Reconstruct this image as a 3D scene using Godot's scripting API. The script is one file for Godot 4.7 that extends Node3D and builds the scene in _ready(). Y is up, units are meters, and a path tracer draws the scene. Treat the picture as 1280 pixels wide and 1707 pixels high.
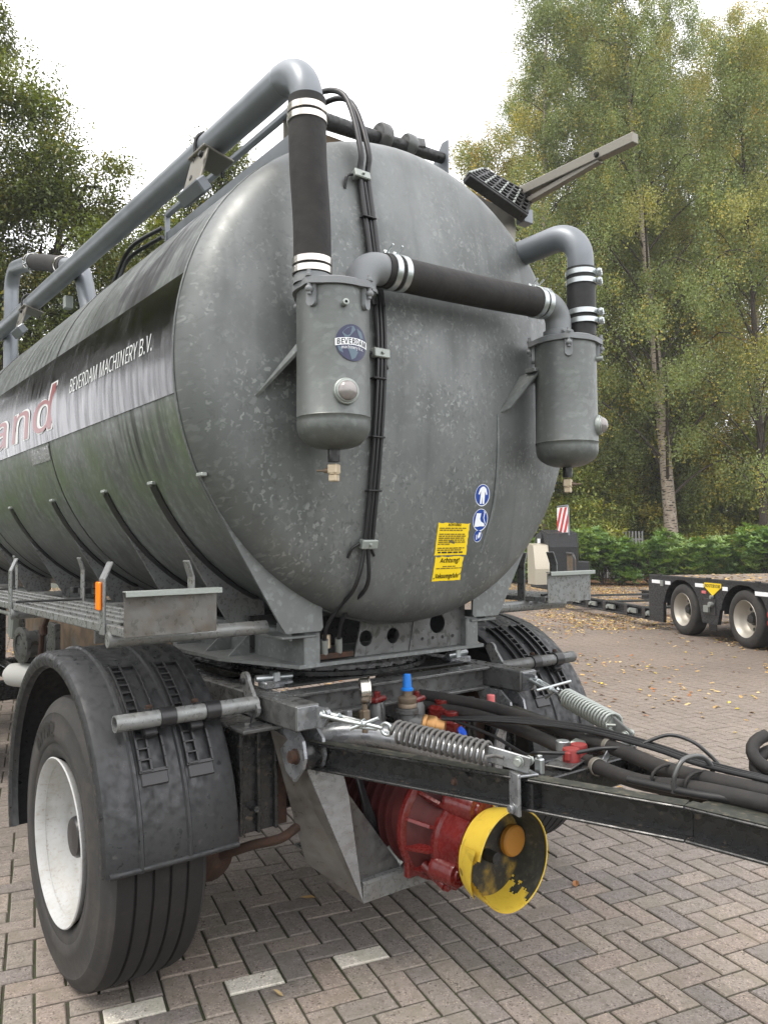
extends Node3D

# ---------------------------------------------------------------- mesh builder
class MB:
	var v := PackedVector3Array()
	var n := PackedVector3Array()
	var t := PackedVector2Array()
	var c := PackedColorArray()

	func tri(a: Vector3, b: Vector3, c: Vector3, na: Vector3, nb: Vector3, nc: Vector3, ua := Vector2.ZERO, ub := Vector2.ZERO, uc := Vector2.ZERO) -> void:
		if (b - a).cross(c - a).dot(na + nb + nc) > 0.0:
			v.append(a); v.append(c); v.append(b)
			n.append(na); n.append(nc); n.append(nb)
			t.append(ua); t.append(uc); t.append(ub)
		else:
			v.append(a); v.append(b); v.append(c)
			n.append(na); n.append(nb); n.append(nc)
			t.append(ua); t.append(ub); t.append(uc)

	func flat(a: Vector3, b: Vector3, c: Vector3, out: Vector3) -> void:
		var m := (b - a).cross(c - a)
		if m.length_squared() < 1e-18:
			return
		m = m.normalized()
		if m.dot(out) < 0.0:
			m = -m
		tri(a, b, c, m, m, m, Vector2(a.x, a.y), Vector2(b.x, b.y), Vector2(c.x, c.y))

	func quad(a: Vector3, b: Vector3, c: Vector3, d: Vector3, out: Vector3) -> void:
		flat(a, b, c, out)
		flat(a, c, d, out)

	# smooth quad with normals and uvs
	func squad(p: Array, m: Array, u: Array) -> void:
		tri(p[0], p[1], p[2], m[0], m[1], m[2], u[0], u[1], u[2])
		tri(p[0], p[2], p[3], m[0], m[2], m[3], u[0], u[2], u[3])

	func box(c: Vector3, s: Vector3, bas := Basis.IDENTITY, bev := 0.003) -> void:
		var h := s * 0.5
		var e := minf(bev, minf(h.x, minf(h.y, h.z)) * 0.6)
		var ax := [bas.x, bas.y, bas.z]
		var hh := [h.x, h.y, h.z]
		for i in 3:
			var j := (i + 1) % 3
			var k := (i + 2) % 3
			for si in [-1.0, 1.0]:
				var o: Vector3 = c + ax[i] * (hh[i] * si)
				var pj: Vector3 = ax[j] * (hh[j] - e)
				var pk: Vector3 = ax[k] * (hh[k] - e)
				quad(o + pj + pk, o - pj + pk, o - pj - pk, o + pj - pk, ax[i] * si)
				if e <= 0.0:
					continue
				for sj in [-1.0, 1.0]:
					var w: Vector3 = c + ax[i] * (si * (hh[i] - e)) + ax[j] * (sj * hh[j])
					var w2: Vector3 = c + ax[i] * (si * hh[i]) + ax[j] * (sj * (hh[j] - e))
					quad(w + pk, w - pk, w2 - pk, w2 + pk, ax[i] * si + ax[j] * sj)
		if e > 0.0:
			for sx in [-1.0, 1.0]:
				for sy in [-1.0, 1.0]:
					for sz in [-1.0, 1.0]:
						var a: Vector3 = c + bas.x * (sx * h.x) + bas.y * (sy * (h.y - e)) + bas.z * (sz * (h.z - e))
						var b: Vector3 = c + bas.x * (sx * (h.x - e)) + bas.y * (sy * h.y) + bas.z * (sz * (h.z - e))
						var d: Vector3 = c + bas.x * (sx * (h.x - e)) + bas.y * (sy * (h.y - e)) + bas.z * (sz * h.z)
						flat(a, b, d, bas.x * sx + bas.y * sy + bas.z * sz)

	# box that runs from a to b; w across, h along the up hint
	func bar(a: Vector3, b: Vector3, w: float, h: float, up := Vector3.UP, bev := 0.003) -> void:
		var z := (b - a).normalized()
		var x := up.cross(z).normalized()
		var y := z.cross(x)
		box((a + b) * 0.5, Vector3(w, h, a.distance_to(b)), Basis(x, y, z), bev)

	func tube(path: Array, rad, seg := 12, cap := true, vs := 1.0) -> void:
		var m := path.size()
		var tang := []
		for i in m:
			var d: Vector3 = path[mini(i + 1, m - 1)] - path[maxi(i - 1, 0)]
			tang.append(d.normalized())
		var up := Vector3.UP if absf(tang[0].y) < 0.9 else Vector3.RIGHT
		var x: Vector3 = up.cross(tang[0]).normalized()
		var rings := []
		var nors := []
		var lens := []
		var run := 0.0
		for i in m:
			x = (x - tang[i] * x.dot(tang[i])).normalized()
			var y: Vector3 = tang[i].cross(x)
			var r: float = rad[i] if rad is Array else rad
			if i > 0:
				run += path[i].distance_to(path[i - 1])
			lens.append(run * vs)
			var ring := PackedVector3Array()
			var nor := PackedVector3Array()
			for k in seg + 1:
				var a := TAU * k / seg
				var q := x * cos(a) + y * sin(a)
				nor.append(q)
				ring.append(path[i] + q * r)
			rings.append(ring)
			nors.append(nor)
		for i in m - 1:
			for k in seg:
				squad([rings[i][k], rings[i][k + 1], rings[i + 1][k + 1], rings[i + 1][k]], [nors[i][k], nors[i][k + 1], nors[i + 1][k + 1], nors[i + 1][k]],
					[Vector2(float(k) / seg, lens[i]), Vector2(float(k + 1) / seg, lens[i]), Vector2(float(k + 1) / seg, lens[i + 1]), Vector2(float(k) / seg, lens[i + 1])])
		if cap:
			for k in seg:
				flat(path[0], rings[0][k], rings[0][k + 1], -tang[0])
				flat(path[m - 1], rings[m - 1][k], rings[m - 1][k + 1], tang[m - 1])

	# profile of (radius, height) turned about the local y axis of x; corners over 40 degrees stay sharp
	func lathe(x: Transform3D, prof: Array, seg := 24, a0 := 0.0, a1 := TAU, us := 1.0) -> void:
		var m := prof.size()
		var sn := []
		for i in m - 1:
			var d: Vector2 = (prof[i + 1] - prof[i])
			sn.append(Vector2(d.y, -d.x).normalized())
		var run := 0.0
		for i in m - 1:
			var na: Vector2 = sn[i]
			var nb: Vector2 = sn[i]
			if i > 0 and sn[i - 1].dot(sn[i]) > 0.76:
				na = (sn[i - 1] + sn[i]).normalized()
			if i < m - 2 and sn[i + 1].dot(sn[i]) > 0.76:
				nb = (sn[i + 1] + sn[i]).normalized()
			var len_: float = prof[i].distance_to(prof[i + 1])
			for k in seg:
				var p := a0 + (a1 - a0) * k / seg
				var q := a0 + (a1 - a0) * (k + 1) / seg
				var dp := Vector3(cos(p), 0, sin(p))
				var dq := Vector3(cos(q), 0, sin(q))
				var up := Vector3.UP
				squad([x * (dp * prof[i].x + up * prof[i].y), x * (dq * prof[i].x + up * prof[i].y), x * (dq * prof[i + 1].x + up * prof[i + 1].y), x * (dp * prof[i + 1].x + up * prof[i + 1].y)],
					[x.basis * (dp * na.x + up * na.y), x.basis * (dq * na.x + up * na.y), x.basis * (dq * nb.x + up * nb.y), x.basis * (dp * nb.x + up * nb.y)],
					[Vector2(us * k / seg, run), Vector2(us * (k + 1) / seg, run), Vector2(us * (k + 1) / seg, run + len_), Vector2(us * k / seg, run + len_)])
			run += len_

	# a flat outline given thickness along the local z of x (from -d/2 to d/2)
	func prism(poly: PackedVector2Array, x: Transform3D, d: float) -> void:
		var ids := Geometry2D.triangulate_polygon(poly)
		var z := Vector3(0, 0, d * 0.5)
		for s in [-1.0, 1.0]:
			for i in range(0, ids.size(), 3):
				var a := poly[ids[i]]
				var b := poly[ids[i + 1]]
				var c := poly[ids[i + 2]]
				flat(x * (Vector3(a.x, a.y, 0) + z * s), x * (Vector3(b.x, b.y, 0) + z * s), x * (Vector3(c.x, c.y, 0) + z * s), x.basis.z * s)
		var cw := Geometry2D.is_polygon_clockwise(poly)
		for i in poly.size():
			var a := poly[i]
			var b := poly[(i + 1) % poly.size()]
			if a.distance_to(b) < 1e-6:
				continue
			var e := b - a
			var o := Vector3(e.y, -e.x, 0) * (-1.0 if cw else 1.0)
			quad(x * (Vector3(a.x, a.y, 0) - z), x * (Vector3(b.x, b.y, 0) - z), x * (Vector3(b.x, b.y, 0) + z), x * (Vector3(a.x, a.y, 0) + z), x.basis * o)

	# plate with four given corners, given thickness on the far side of out
	func plate(a: Vector3, b: Vector3, c: Vector3, d: Vector3, th: float, out: Vector3) -> void:
		var nn := (c - a).cross(d - b).normalized()
		if nn.dot(out) < 0.0:
			nn = -nn
		var o := -nn * th
		quad(a, b, c, d, nn)
		quad(a + o, b + o, c + o, d + o, -nn)
		var mid := (a + b + c + d) * 0.25
		for p in [[a, b], [b, c], [c, d], [d, a]]:
			quad(p[0], p[1], p[1] + o, p[0] + o, (p[0] + p[1]) * 0.5 - mid)

	func ball(c: Vector3, r: Vector3, seg := 12, rings := 8, bas := Basis.IDENTITY) -> void:
		var pr := []
		for i in rings + 1:
			var a := -PI / 2 + PI * i / rings
			pr.append(Vector2(cos(a), sin(a)))
		lathe(Transform3D(bas * Basis.from_scale(r), c), pr, seg)

	# grid of points f(u, v), u and v from 0 to 1; normals from the grid, turned to out(p)
	func sheet(f: Callable, nu: int, nv: int, out: Callable, uv := Rect2(0, 0, 1, 1)) -> void:
		var p := []
		for i in nu + 1:
			for j in nv + 1:
				p.append(f.call(float(i) / nu, float(j) / nv))
		var nn := []
		for i in nu + 1:
			for j in nv + 1:
				var du: Vector3 = p[mini(i + 1, nu) * (nv + 1) + j] - p[maxi(i - 1, 0) * (nv + 1) + j]
				var dv: Vector3 = p[i * (nv + 1) + mini(j + 1, nv)] - p[i * (nv + 1) + maxi(j - 1, 0)]
				var m := du.cross(dv).normalized()
				if m.dot(out.call(p[i * (nv + 1) + j])) < 0.0:
					m = -m
				nn.append(m)
		for i in nu:
			for j in nv:
				var a := i * (nv + 1) + j
				var b := a + nv + 1
				squad([p[a], p[b], p[b + 1], p[a + 1]], [nn[a], nn[b], nn[b + 1], nn[a + 1]],
					[uv.position + Vector2(float(i) / nu, float(j) / nv) * uv.size, uv.position + Vector2(float(i + 1) / nu, float(j) / nv) * uv.size, uv.position + Vector2(float(i + 1) / nu, float(j + 1) / nv) * uv.size, uv.position + Vector2(float(i) / nu, float(j + 1) / nv) * uv.size])

	func mesh() -> ArrayMesh:
		var a := []
		a.resize(Mesh.ARRAY_MAX)
		a[Mesh.ARRAY_VERTEX] = v
		a[Mesh.ARRAY_NORMAL] = n
		a[Mesh.ARRAY_TEX_UV] = t
		if c.size() == v.size():
			a[Mesh.ARRAY_COLOR] = c
		var m := ArrayMesh.new()
		m.add_surface_from_arrays(Mesh.PRIMITIVE_TRIANGLES, a)
		return m


# ---------------------------------------------------------------- shorthand
var M := {}
var rng := RandomNumberGenerator.new()
var taken := {}

func V(x: float, y: float, z: float) -> Vector3:
	return Vector3(x, y, z)

func numbered(called: String) -> String:
	if not taken.has(called):
		taken[called] = 0
		return called
	taken[called] += 1
	return "%s_%03d" % [called, taken[called]]

func thing(called: String, label: String, category: String, at := Vector3.ZERO, group := "") -> Node3D:
	var o := Node3D.new()
	o.name = numbered(called)
	add_child(o)
	o.position = at
	o.set_meta("label", label)
	o.set_meta("category", category)
	if group:
		o.set_meta("group", group)
	return o

func part(called: String, mb: MB, m: Material, parent: Node, label := "") -> MeshInstance3D:
	var o := MeshInstance3D.new()
	o.name = called
	o.mesh = mb.mesh()
	o.material_override = m
	parent.add_child(o, true)
	if label:
		o.set_meta("label", label)
	return o

func struct(called: String, mb: MB, m: Material) -> MeshInstance3D:
	var o := part(called, mb, m, self)
	o.set_meta("kind", "structure")
	return o

func many(called: String, mesh: Mesh, m: Material, places: Array, tones: Array, parent: Node, stuff := true) -> MultiMeshInstance3D:
	var mm := MultiMesh.new()
	mm.transform_format = MultiMesh.TRANSFORM_3D
	mm.use_colors = tones.size() > 0
	mm.mesh = mesh
	mm.instance_count = places.size()
	for i in places.size():
		mm.set_instance_transform(i, places[i])
		if tones.size() > 0:
			mm.set_instance_color(i, tones[i])
	var o := MultiMeshInstance3D.new()
	o.name = called
	o.multimesh = mm
	o.material_override = m
	parent.add_child(o, true)
	if stuff:
		o.set_meta("kind", "stuff")
	return o

# Catmull-Rom through the points
func curve(p: Array, sub := 6) -> Array:
	var out := []
	for i in p.size() - 1:
		var a: Vector3 = p[maxi(i - 1, 0)]
		var b: Vector3 = p[i]
		var c: Vector3 = p[i + 1]
		var d: Vector3 = p[mini(i + 2, p.size() - 1)]
		for k in sub:
			out.append(b.cubic_interpolate(c, a, d, float(k) / sub))
	out.append(p[p.size() - 1])
	return out

# straight, quarter bend, straight: from a towards corner c, on towards b, bend radius r
func bend(a: Vector3, c: Vector3, b: Vector3, r: float, steps := 10) -> Array:
	var u := (a - c).normalized()
	var w := (b - c).normalized()
	var half := acos(clampf(u.dot(w), -1, 1)) * 0.5
	var back := r / tan(half)
	var p := [a]
	var s := c + u * back
	var e := c + w * back
	var o := c + (u + w).normalized() * (r / sin(half))
	for i in steps + 1:
		p.append(o + (s - o).slerp(e - o, float(i) / steps))
	p.append(b)
	return p

# local y along d
func along(at: Vector3, d: Vector3) -> Transform3D:
	var y := d.normalized()
	var h := Vector3.RIGHT if absf(y.x) < 0.8 else Vector3.UP
	var x := y.cross(h).normalized()
	return Transform3D(Basis(x, y, x.cross(y)), at)

func rod(mb: MB, a: Vector3, b: Vector3, r: float, seg := 12) -> void:
	mb.tube([a, b], r, seg)

func disc(mb: MB, at: Vector3, d: Vector3, r: float, h: float, seg := 16, bev := 0.002) -> void:
	mb.lathe(along(at, d), [Vector2(0, 0), Vector2(r - bev, 0), Vector2(r, bev), Vector2(r, h - bev), Vector2(r - bev, h), Vector2(0, h)], seg)

func hexbolt(mb: MB, at: Vector3, d: Vector3, r: float) -> void:
	disc(mb, at, d, r * 1.25, 0.003, 14, 0.001)
	disc(mb, at + d.normalized() * 0.003, d, r, r * 0.9, 6, 0.002)

# lettering laid on a surface: f(x, y) gives the point, g(x, y) the outward normal
func letters(mb: MB, txt: String, size: float, f: Callable, g: Callable, bold := true, center := true, slant := 0.0, squeeze := 1.0) -> float:
	var tm := TextMesh.new()
	var fo := SystemFont.new()
	fo.font_names = PackedStringArray(["Droid Sans"])
	fo.font_weight = 700 if bold else 400
	tm.font = fo
	tm.text = txt
	tm.font_size = 32
	tm.pixel_size = size / 32.0
	tm.depth = 0.0
	tm.curve_step = 1.0
	tm.horizontal_alignment = HORIZONTAL_ALIGNMENT_CENTER if center else HORIZONTAL_ALIGNMENT_LEFT
	var a := tm.get_mesh_arrays()
	var pv: PackedVector3Array = a[Mesh.ARRAY_VERTEX]
	var ix: PackedInt32Array = a[Mesh.ARRAY_INDEX] if a[Mesh.ARRAY_INDEX] != null else PackedInt32Array()
	if ix.is_empty():
		ix = PackedInt32Array(range(pv.size()))
	var wide := 0.0
	for i in range(0, ix.size() - 2, 3):
		var q := []
		var m := []
		for k in 3:
			var p := pv[ix[i + k]]
			wide = maxf(wide, absf(p.x))
			var px := (p.x + slant * p.y) * squeeze
			q.append(f.call(px, p.y))
			m.append(g.call(px, p.y))
		mb.tri(q[0], q[1], q[2], m[0], m[1], m[2])
	return wide

# ---------------------------------------------------------------- textures
func noise(freq: float, type := FastNoiseLite.TYPE_SIMPLEX_SMOOTH, s := 1, oct := 4) -> FastNoiseLite:
	var f := FastNoiseLite.new()
	f.seed = s
	f.noise_type = type
	f.frequency = freq
	f.fractal_type = FastNoiseLite.FRACTAL_FBM if oct > 1 else FastNoiseLite.FRACTAL_NONE
	f.fractal_octaves = oct
	return f

func cells(freq: float, s: int, ret := FastNoiseLite.RETURN_CELL_VALUE) -> FastNoiseLite:
	var f := noise(freq, FastNoiseLite.TYPE_CELLULAR, s, 1)
	f.cellular_return_type = ret
	f.domain_warp_enabled = true
	f.domain_warp_amplitude = 4.0
	f.domain_warp_frequency = 0.05
	return f

func plane(f: FastNoiseLite, size: int) -> PackedByteArray:
	var im := f.get_seamless_image(size, size)
	im.convert(Image.FORMAT_L8)
	return im.get_data()

# base colour and layers [bytes, from, to, colour, strength]
func layered(size: int, base: Color, layers: Array) -> ImageTexture:
	var out := PackedByteArray()
	out.resize(size * size * 3)
	for i in size * size:
		var r := base.r
		var g := base.g
		var b := base.b
		for l in layers:
			var k: float = clampf((l[0][i] / 255.0 - l[1]) / (l[2] - l[1]), 0.0, 1.0) * l[4]
			var c: Color = l[3]
			r += (c.r - r) * k
			g += (c.g - g) * k
			b += (c.b - b) * k
		out[i * 3] = int(clampf(r, 0, 1) * 255.0)
		out[i * 3 + 1] = int(clampf(g, 0, 1) * 255.0)
		out[i * 3 + 2] = int(clampf(b, 0, 1) * 255.0)
	return ImageTexture.create_from_image(Image.create_from_data(size, size, false, Image.FORMAT_RGB8, out))

func grey_tex(bytes: PackedByteArray, size: int) -> ImageTexture:
	return ImageTexture.create_from_image(Image.create_from_data(size, size, false, Image.FORMAT_L8, bytes))

func normal_tex(bytes: PackedByteArray, size: int, k: float) -> ImageTexture:
	var im := Image.create_from_data(size, size, false, Image.FORMAT_L8, bytes)
	im.convert(Image.FORMAT_RGB8)
	im.bump_map_to_normal_map(k)
	return ImageTexture.create_from_image(im)

func mat(called: String, col: Color, rough: float, metal := 0.0, tex: Texture2D = null, scale := 1.0, nrm: Texture2D = null, nk := 0.5, rt: Texture2D = null) -> StandardMaterial3D:
	var m := StandardMaterial3D.new()
	m.resource_name = called
	m.albedo_color = col
	m.roughness = rough
	m.metallic = metal
	if tex or nrm or rt:
		m.uv1_triplanar = true
		m.uv1_world_triplanar = true
		m.uv1_scale = Vector3.ONE * scale
	m.albedo_texture = tex
	if nrm:
		m.normal_enabled = true
		m.normal_texture = nrm
		m.normal_scale = nk
	if rt:
		m.roughness_texture = rt
	M[called] = m
	return m

func grey(x: float, tint := Color(1, 1, 1)) -> Color:
	return Color(x * tint.r, x * tint.g, x * tint.b)

func make_materials() -> void:
	var N := 256
	var fine := plane(noise(0.06, FastNoiseLite.TYPE_SIMPLEX_SMOOTH, 3, 4), N)
	var coarse := plane(noise(0.012, FastNoiseLite.TYPE_SIMPLEX_SMOOTH, 5, 5), N)
	var mid := plane(noise(0.03, FastNoiseLite.TYPE_SIMPLEX_SMOOTH, 9, 4), N)
	var grit := plane(noise(0.25, FastNoiseLite.TYPE_VALUE, 11, 2), N)
	var spang := plane(cells(0.11, 21), N)
	var spang2 := plane(cells(0.2, 23), N)
	var t_fine := grey_tex(fine, N)
	var n_fine := normal_tex(fine, N, 2.0)
	var n_mid := normal_tex(mid, N, 4.0)
	var n_grit := normal_tex(grit, N, 2.0)

	# weathered galvanised steel: grey with pale flecks
	var gv := layered(N, Color(0.43, 0.443, 0.438), [[coarse, 0.35, 0.8, Color(0.41, 0.42, 0.417), 0.9], [fine, 0.5, 0.9, Color(0.49, 0.505, 0.5), 0.4], [spang, 0.8, 0.88, Color(0.55, 0.57, 0.565), 0.35], [spang2, 0.9, 0.96, Color(0.62, 0.64, 0.63), 0.3]])
	var gh := layered(512, Color(0.415, 0.428, 0.422), [[plane(noise(0.008, FastNoiseLite.TYPE_SIMPLEX_SMOOTH, 31, 5), 512), 0.45, 0.8, Color(0.345, 0.36, 0.352), 0.9], [plane(noise(0.05, FastNoiseLite.TYPE_SIMPLEX_SMOOTH, 32, 4), 512), 0.5, 0.9, Color(0.445, 0.458, 0.452), 0.5],
		[plane(cells(0.17, 33), 512), 0.84, 0.9, Color(0.475, 0.49, 0.483), 0.5], [plane(cells(0.26, 34), 512), 0.92, 0.95, Color(0.58, 0.595, 0.585), 0.5], [plane(cells(0.12, 35), 512), 0.88, 0.94, Color(0.37, 0.383, 0.376), 0.6]])
	mat("galv_head", Color(1, 1, 1), 0.5, 0.42, gh, 0.8, n_fine, 0.03)
	M.galv_head.roughness = 0.47
	mat("galv", Color(1, 1, 1), 0.8, 0.35, gv, 1.6, n_fine, 0.08)
	M.galv.roughness = 0.45
	mat("galv_pot", Color(1.02, 1.03, 1.0), 0.75, 0.35, gv, 1.6, n_fine, 0.04)
	M.galv_pot.roughness = 0.42
	M.galv_pot.albedo_color = Color(0.9, 0.905, 0.89)
	mat("galv_pipe", Color(0.95, 0.97, 1.0), 0.7, 0.4, grey_tex(_range_bytes(coarse, 205, 255), N), 0.8)
	M.galv_pipe.albedo_color = Color(0.52, 0.54, 0.56)
	M.galv_pipe.roughness = 0.42
	mat("cast_grey", Color(0.47, 0.48, 0.485), 0.55, 0.15, null, 3.0, n_grit, 0.15)
	var steel := layered(N, Color(0.40, 0.405, 0.402), [[coarse, 0.2, 0.9, Color(0.31, 0.31, 0.305), 0.9], [mid, 0.45, 1.0, Color(0.3, 0.29, 0.275), 0.5], [fine, 0.4, 1.0, Color(0.43, 0.435, 0.43), 0.4]])
	mat("steel_dirty", Color(1, 1, 1), 0.8, 0.5, steel, 1.2, n_fine, 0.2, t_fine)
	mat("steel_dark", Color(0.52, 0.52, 0.52), 1.0, 0.25, steel, 1.9, n_fine, 0.25, t_fine)
	var brushed := layered(N, Color(0.58, 0.59, 0.6), [[coarse, 0.35, 0.85, Color(0.5, 0.505, 0.51), 0.9], [mid, 0.6, 0.85, Color(0.44, 0.43, 0.41), 0.5], [fine, 0.5, 0.9, Color(0.64, 0.655, 0.66), 0.5]])
	mat("galv_bright", Color(1, 1, 1), 0.6, 0.6, brushed, 1.3, n_fine, 0.12, t_fine)
	var shelf := layered(N, Color(0.49, 0.5, 0.495), [[mid, 0.2, 1.0, Color(0.42, 0.425, 0.42), 0.9], [fine, 0.4, 1.0, Color(0.54, 0.55, 0.545), 0.5], [coarse, 0.5, 1.0, Color(0.42, 0.39, 0.36), 0.4]])
	mat("galv_shelf", Color(1, 1, 1), 0.8, 0.35, shelf, 2.3, n_fine, 0.1, t_fine)
	mat("galv_grime_shade", Color(1, 1, 1), 0.9, 0.25, layered(N, Color(0.40, 0.395, 0.38), [[coarse, 0.3, 0.8, Color(0.3, 0.285, 0.265), 0.9], [mid, 0.4, 1.0, Color(0.36, 0.325, 0.28), 0.7], [fine, 0.5, 1.0, Color(0.47, 0.47, 0.46), 0.5]]), 1.7, n_fine, 0.15, t_fine)
	M.galv_grime_shade.roughness = 1.0
	mat("zinc", Color(0.72, 0.74, 0.74), 0.35, 0.9, null, 4.0, n_fine, 0.15)
	mat("zinc_dull", Color(0.6, 0.62, 0.6), 0.5, 0.7, null, 4.0, n_fine, 0.2)
	mat("stainless", Color(0.8, 0.78, 0.75), 0.22, 1.0, null, 4.0, n_fine, 0.05)
	mat("aluminium", Color(0.52, 0.505, 0.47), 0.5, 0.6, null, 3.0, n_fine, 0.15)
	mat("rust", Color(1, 1, 1), 0.9, 0.1, layered(N, Color(0.21, 0.15, 0.115), [[mid, 0.4, 0.8, Color(0.29, 0.185, 0.12), 0.8], [fine, 0.5, 0.9, Color(0.16, 0.11, 0.09), 0.8]]), 3.0, n_grit, 0.4)
	mat("dusty_brown", Color(1, 1, 1), 0.9, 0.1, layered(N, Color(0.42, 0.36, 0.29), [[mid, 0.4, 0.8, Color(0.3, 0.26, 0.22), 0.8], [coarse, 0.5, 0.8, Color(0.37, 0.37, 0.35), 0.8]]), 1.2, n_grit, 0.2)
	var hose := plane(noise(0.02, FastNoiseLite.TYPE_SIMPLEX_SMOOTH, 41, 3), N)
	mat("rubber_hose", Color(0.185, 0.177, 0.17), 0.75, 0.0, layered(N, Color(0.8, 0.8, 0.8), [[hose, 0.3, 0.8, Color(0.55, 0.54, 0.53), 0.8], [fine, 0.6, 0.9, Color(1, 0.97, 0.92), 0.6], [coarse, 0.5, 0.9, Color(0.95, 0.9, 0.84), 0.6]]), 2.0, n_fine, 0.3)
	mat("spring_grey", Color(0.36, 0.355, 0.345), 0.62, 0.25)
	mat("rubber_black", Color(0.13, 0.13, 0.13), 0.55, 0.0, grey_tex(_range_bytes(mid, 120, 255), N), 3.0, n_fine, 0.2)
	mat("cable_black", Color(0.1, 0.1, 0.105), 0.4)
	var tyre := layered(N, Color(0.205, 0.2, 0.195), [[coarse, 0.45, 0.75, Color(0.27, 0.255, 0.235), 0.7], [fine, 0.5, 0.9, Color(0.17, 0.17, 0.17), 0.7], [mid, 0.7, 0.9, Color(0.33, 0.305, 0.275), 0.4]])
	mat("tyre", Color(0.9, 0.9, 0.9), 0.8, 0.0, tyre, 1.6, n_grit, 0.12)
	mat("tyre_tread", Color(0.55, 0.54, 0.53), 0.9, 0.0, tyre, 3.0, n_grit, 0.25)
	mat("black_plastic", Color(1, 1, 1), 0.62, 0.0, layered(N, Color(0.132, 0.137, 0.142), [[coarse, 0.3, 0.9, Color(0.155, 0.157, 0.158), 0.6], [fine, 0.5, 1.0, Color(0.128, 0.132, 0.136), 0.4], [spang2, 0.97, 1.0, Color(0.4, 0.38, 0.34), 0.4]]), 1.5, n_grit, 0.06, t_fine)
	M.black_plastic.roughness = 1.1
	mat("black_gloss", Color(0.13, 0.13, 0.135), 0.35, 0.0, null, 2.0, n_fine, 0.05)
	var bp := layered(N, Color(0.115, 0.118, 0.12), [[coarse, 0.3, 0.9, Color(0.15, 0.15, 0.147), 0.7], [fine, 0.75, 0.95, Color(0.24, 0.2, 0.165), 0.4], [spang2, 0.95, 0.99, Color(0.4, 0.34, 0.27), 0.6]])
	mat("black_paint", Color(1, 1, 1), 0.6, 0.0, bp, 1.7, n_fine, 0.15, t_fine)
	var bw := layered(N, Color(0.17, 0.18, 0.15), [[mid, 0.45, 0.7, Color(0.3, 0.29, 0.25), 0.7], [fine, 0.6, 0.8, Color(0.42, 0.38, 0.32), 0.7], [coarse, 0.5, 0.7, Color(0.13, 0.14, 0.12), 0.6]])
	mat("black_worn", Color(1, 1, 1), 0.7, 0.1, bw, 2.2, n_grit, 0.2)
	var rp := layered(N, Color(0.41, 0.115, 0.105), [[coarse, 0.42, 0.75, Color(0.34, 0.1, 0.095), 0.8], [fine, 0.65, 0.9, Color(0.33, 0.13, 0.115), 0.4], [spang2, 0.94, 0.99, Color(0.55, 0.3, 0.25), 0.5]])
	mat("red_paint", Color(1, 1, 1), 0.55, 0.0, rp, 3.0, n_fine, 0.2, t_fine)
	mat("red_shaded", Color(0.7, 0.6, 0.6), 0.7, 0.0, rp, 3.0, n_fine, 0.2)  # red paint darkened for shade on the barrel and between the ribs
	mat("red_plastic", Color(0.5, 0.17, 0.16), 0.5, 0.0, null, 3.0, n_fine, 0.1)
	mat("pink_plastic", Color(0.8, 0.42, 0.42), 0.5)
	mat("blue_plastic", Color(0.05, 0.42, 0.75), 0.4)
	mat("blue_ring", Color(0.1, 0.35, 0.85), 0.4)
	mat("brass", Color(0.66, 0.5, 0.32), 0.45, 0.8, null, 4.0, n_fine, 0.2)
	mat("brass_pale", Color(0.74, 0.68, 0.58), 0.5, 0.5, null, 4.0, n_fine, 0.25)
	mat("bronze", Color(0.45, 0.4, 0.34), 0.5, 0.5, null, 4.0, n_fine, 0.3)
	var yel := layered(512, Color(0.83, 0.71, 0.24), [[plane(noise(0.03, FastNoiseLite.TYPE_SIMPLEX_SMOOTH, 51, 4), 512), 0.55, 0.8, Color(0.78, 0.64, 0.2), 0.7], [plane(noise(0.012, FastNoiseLite.TYPE_SIMPLEX_SMOOTH, 54, 5), 512), 0.8, 0.83, Color(0.16, 0.15, 0.11), 0.9]])
	mat("yellow_paint", Color(1, 1, 1), 0.5, 0.0, yel, 1.4, n_fine, 0.08)
	var yin := layered(512, Color(0.14, 0.13, 0.11), [[plane(noise(0.006, FastNoiseLite.TYPE_SIMPLEX_SMOOTH, 52, 5), 512), 0.4, 0.8, Color(0.62, 0.5, 0.17), 0.8], [plane(noise(0.03, FastNoiseLite.TYPE_SIMPLEX_SMOOTH, 53, 4), 512), 0.6, 0.7, Color(0.3, 0.27, 0.2), 0.5]])
	mat("yellow_worn", Color(1, 1, 1), 0.6, 0.0, yin, 2.6, n_fine, 0.1)
	mat("orange_worn", Color(0.62, 0.42, 0.12), 0.6, 0.0, null, 3.0, n_fine, 0.2)
	mat("orange_reflector", Color(1.0, 0.5, 0.02), 0.3)
	mat("rim_white", Color(1, 1, 1), 0.55, 0.0, layered(N, Color(0.68, 0.685, 0.68), [[coarse, 0.45, 0.8, Color(0.6, 0.595, 0.57), 0.8], [fine, 0.66, 0.85, Color(0.55, 0.5, 0.43), 0.5], [spang2, 0.95, 0.98, Color(0.45, 0.38, 0.3), 0.5]]), 3.0)
	mat("rim_silver", Color(0.66, 0.64, 0.6), 0.5, 0.5, null, 2.0, n_fine, 0.1)
	mat("label_yellow", Color(0.93, 0.8, 0.08), 0.5)
	mat("label_blue", Color(0.08, 0.25, 0.58), 0.4)
	mat("label_white", Color(0.92, 0.93, 0.94), 0.5)
	mat("label_ink", Color(0.12, 0.11, 0.09), 0.6)
	mat("ink_faint", Color(0.45, 0.38, 0.08), 0.6)
	mat("letter_white", Color(0.8, 0.81, 0.8), 0.45)
	mat("letter_red", Color(0.5, 0.24, 0.24), 0.3)
	mat("sign_red", Color(0.8, 0.1, 0.1), 0.4)
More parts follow.
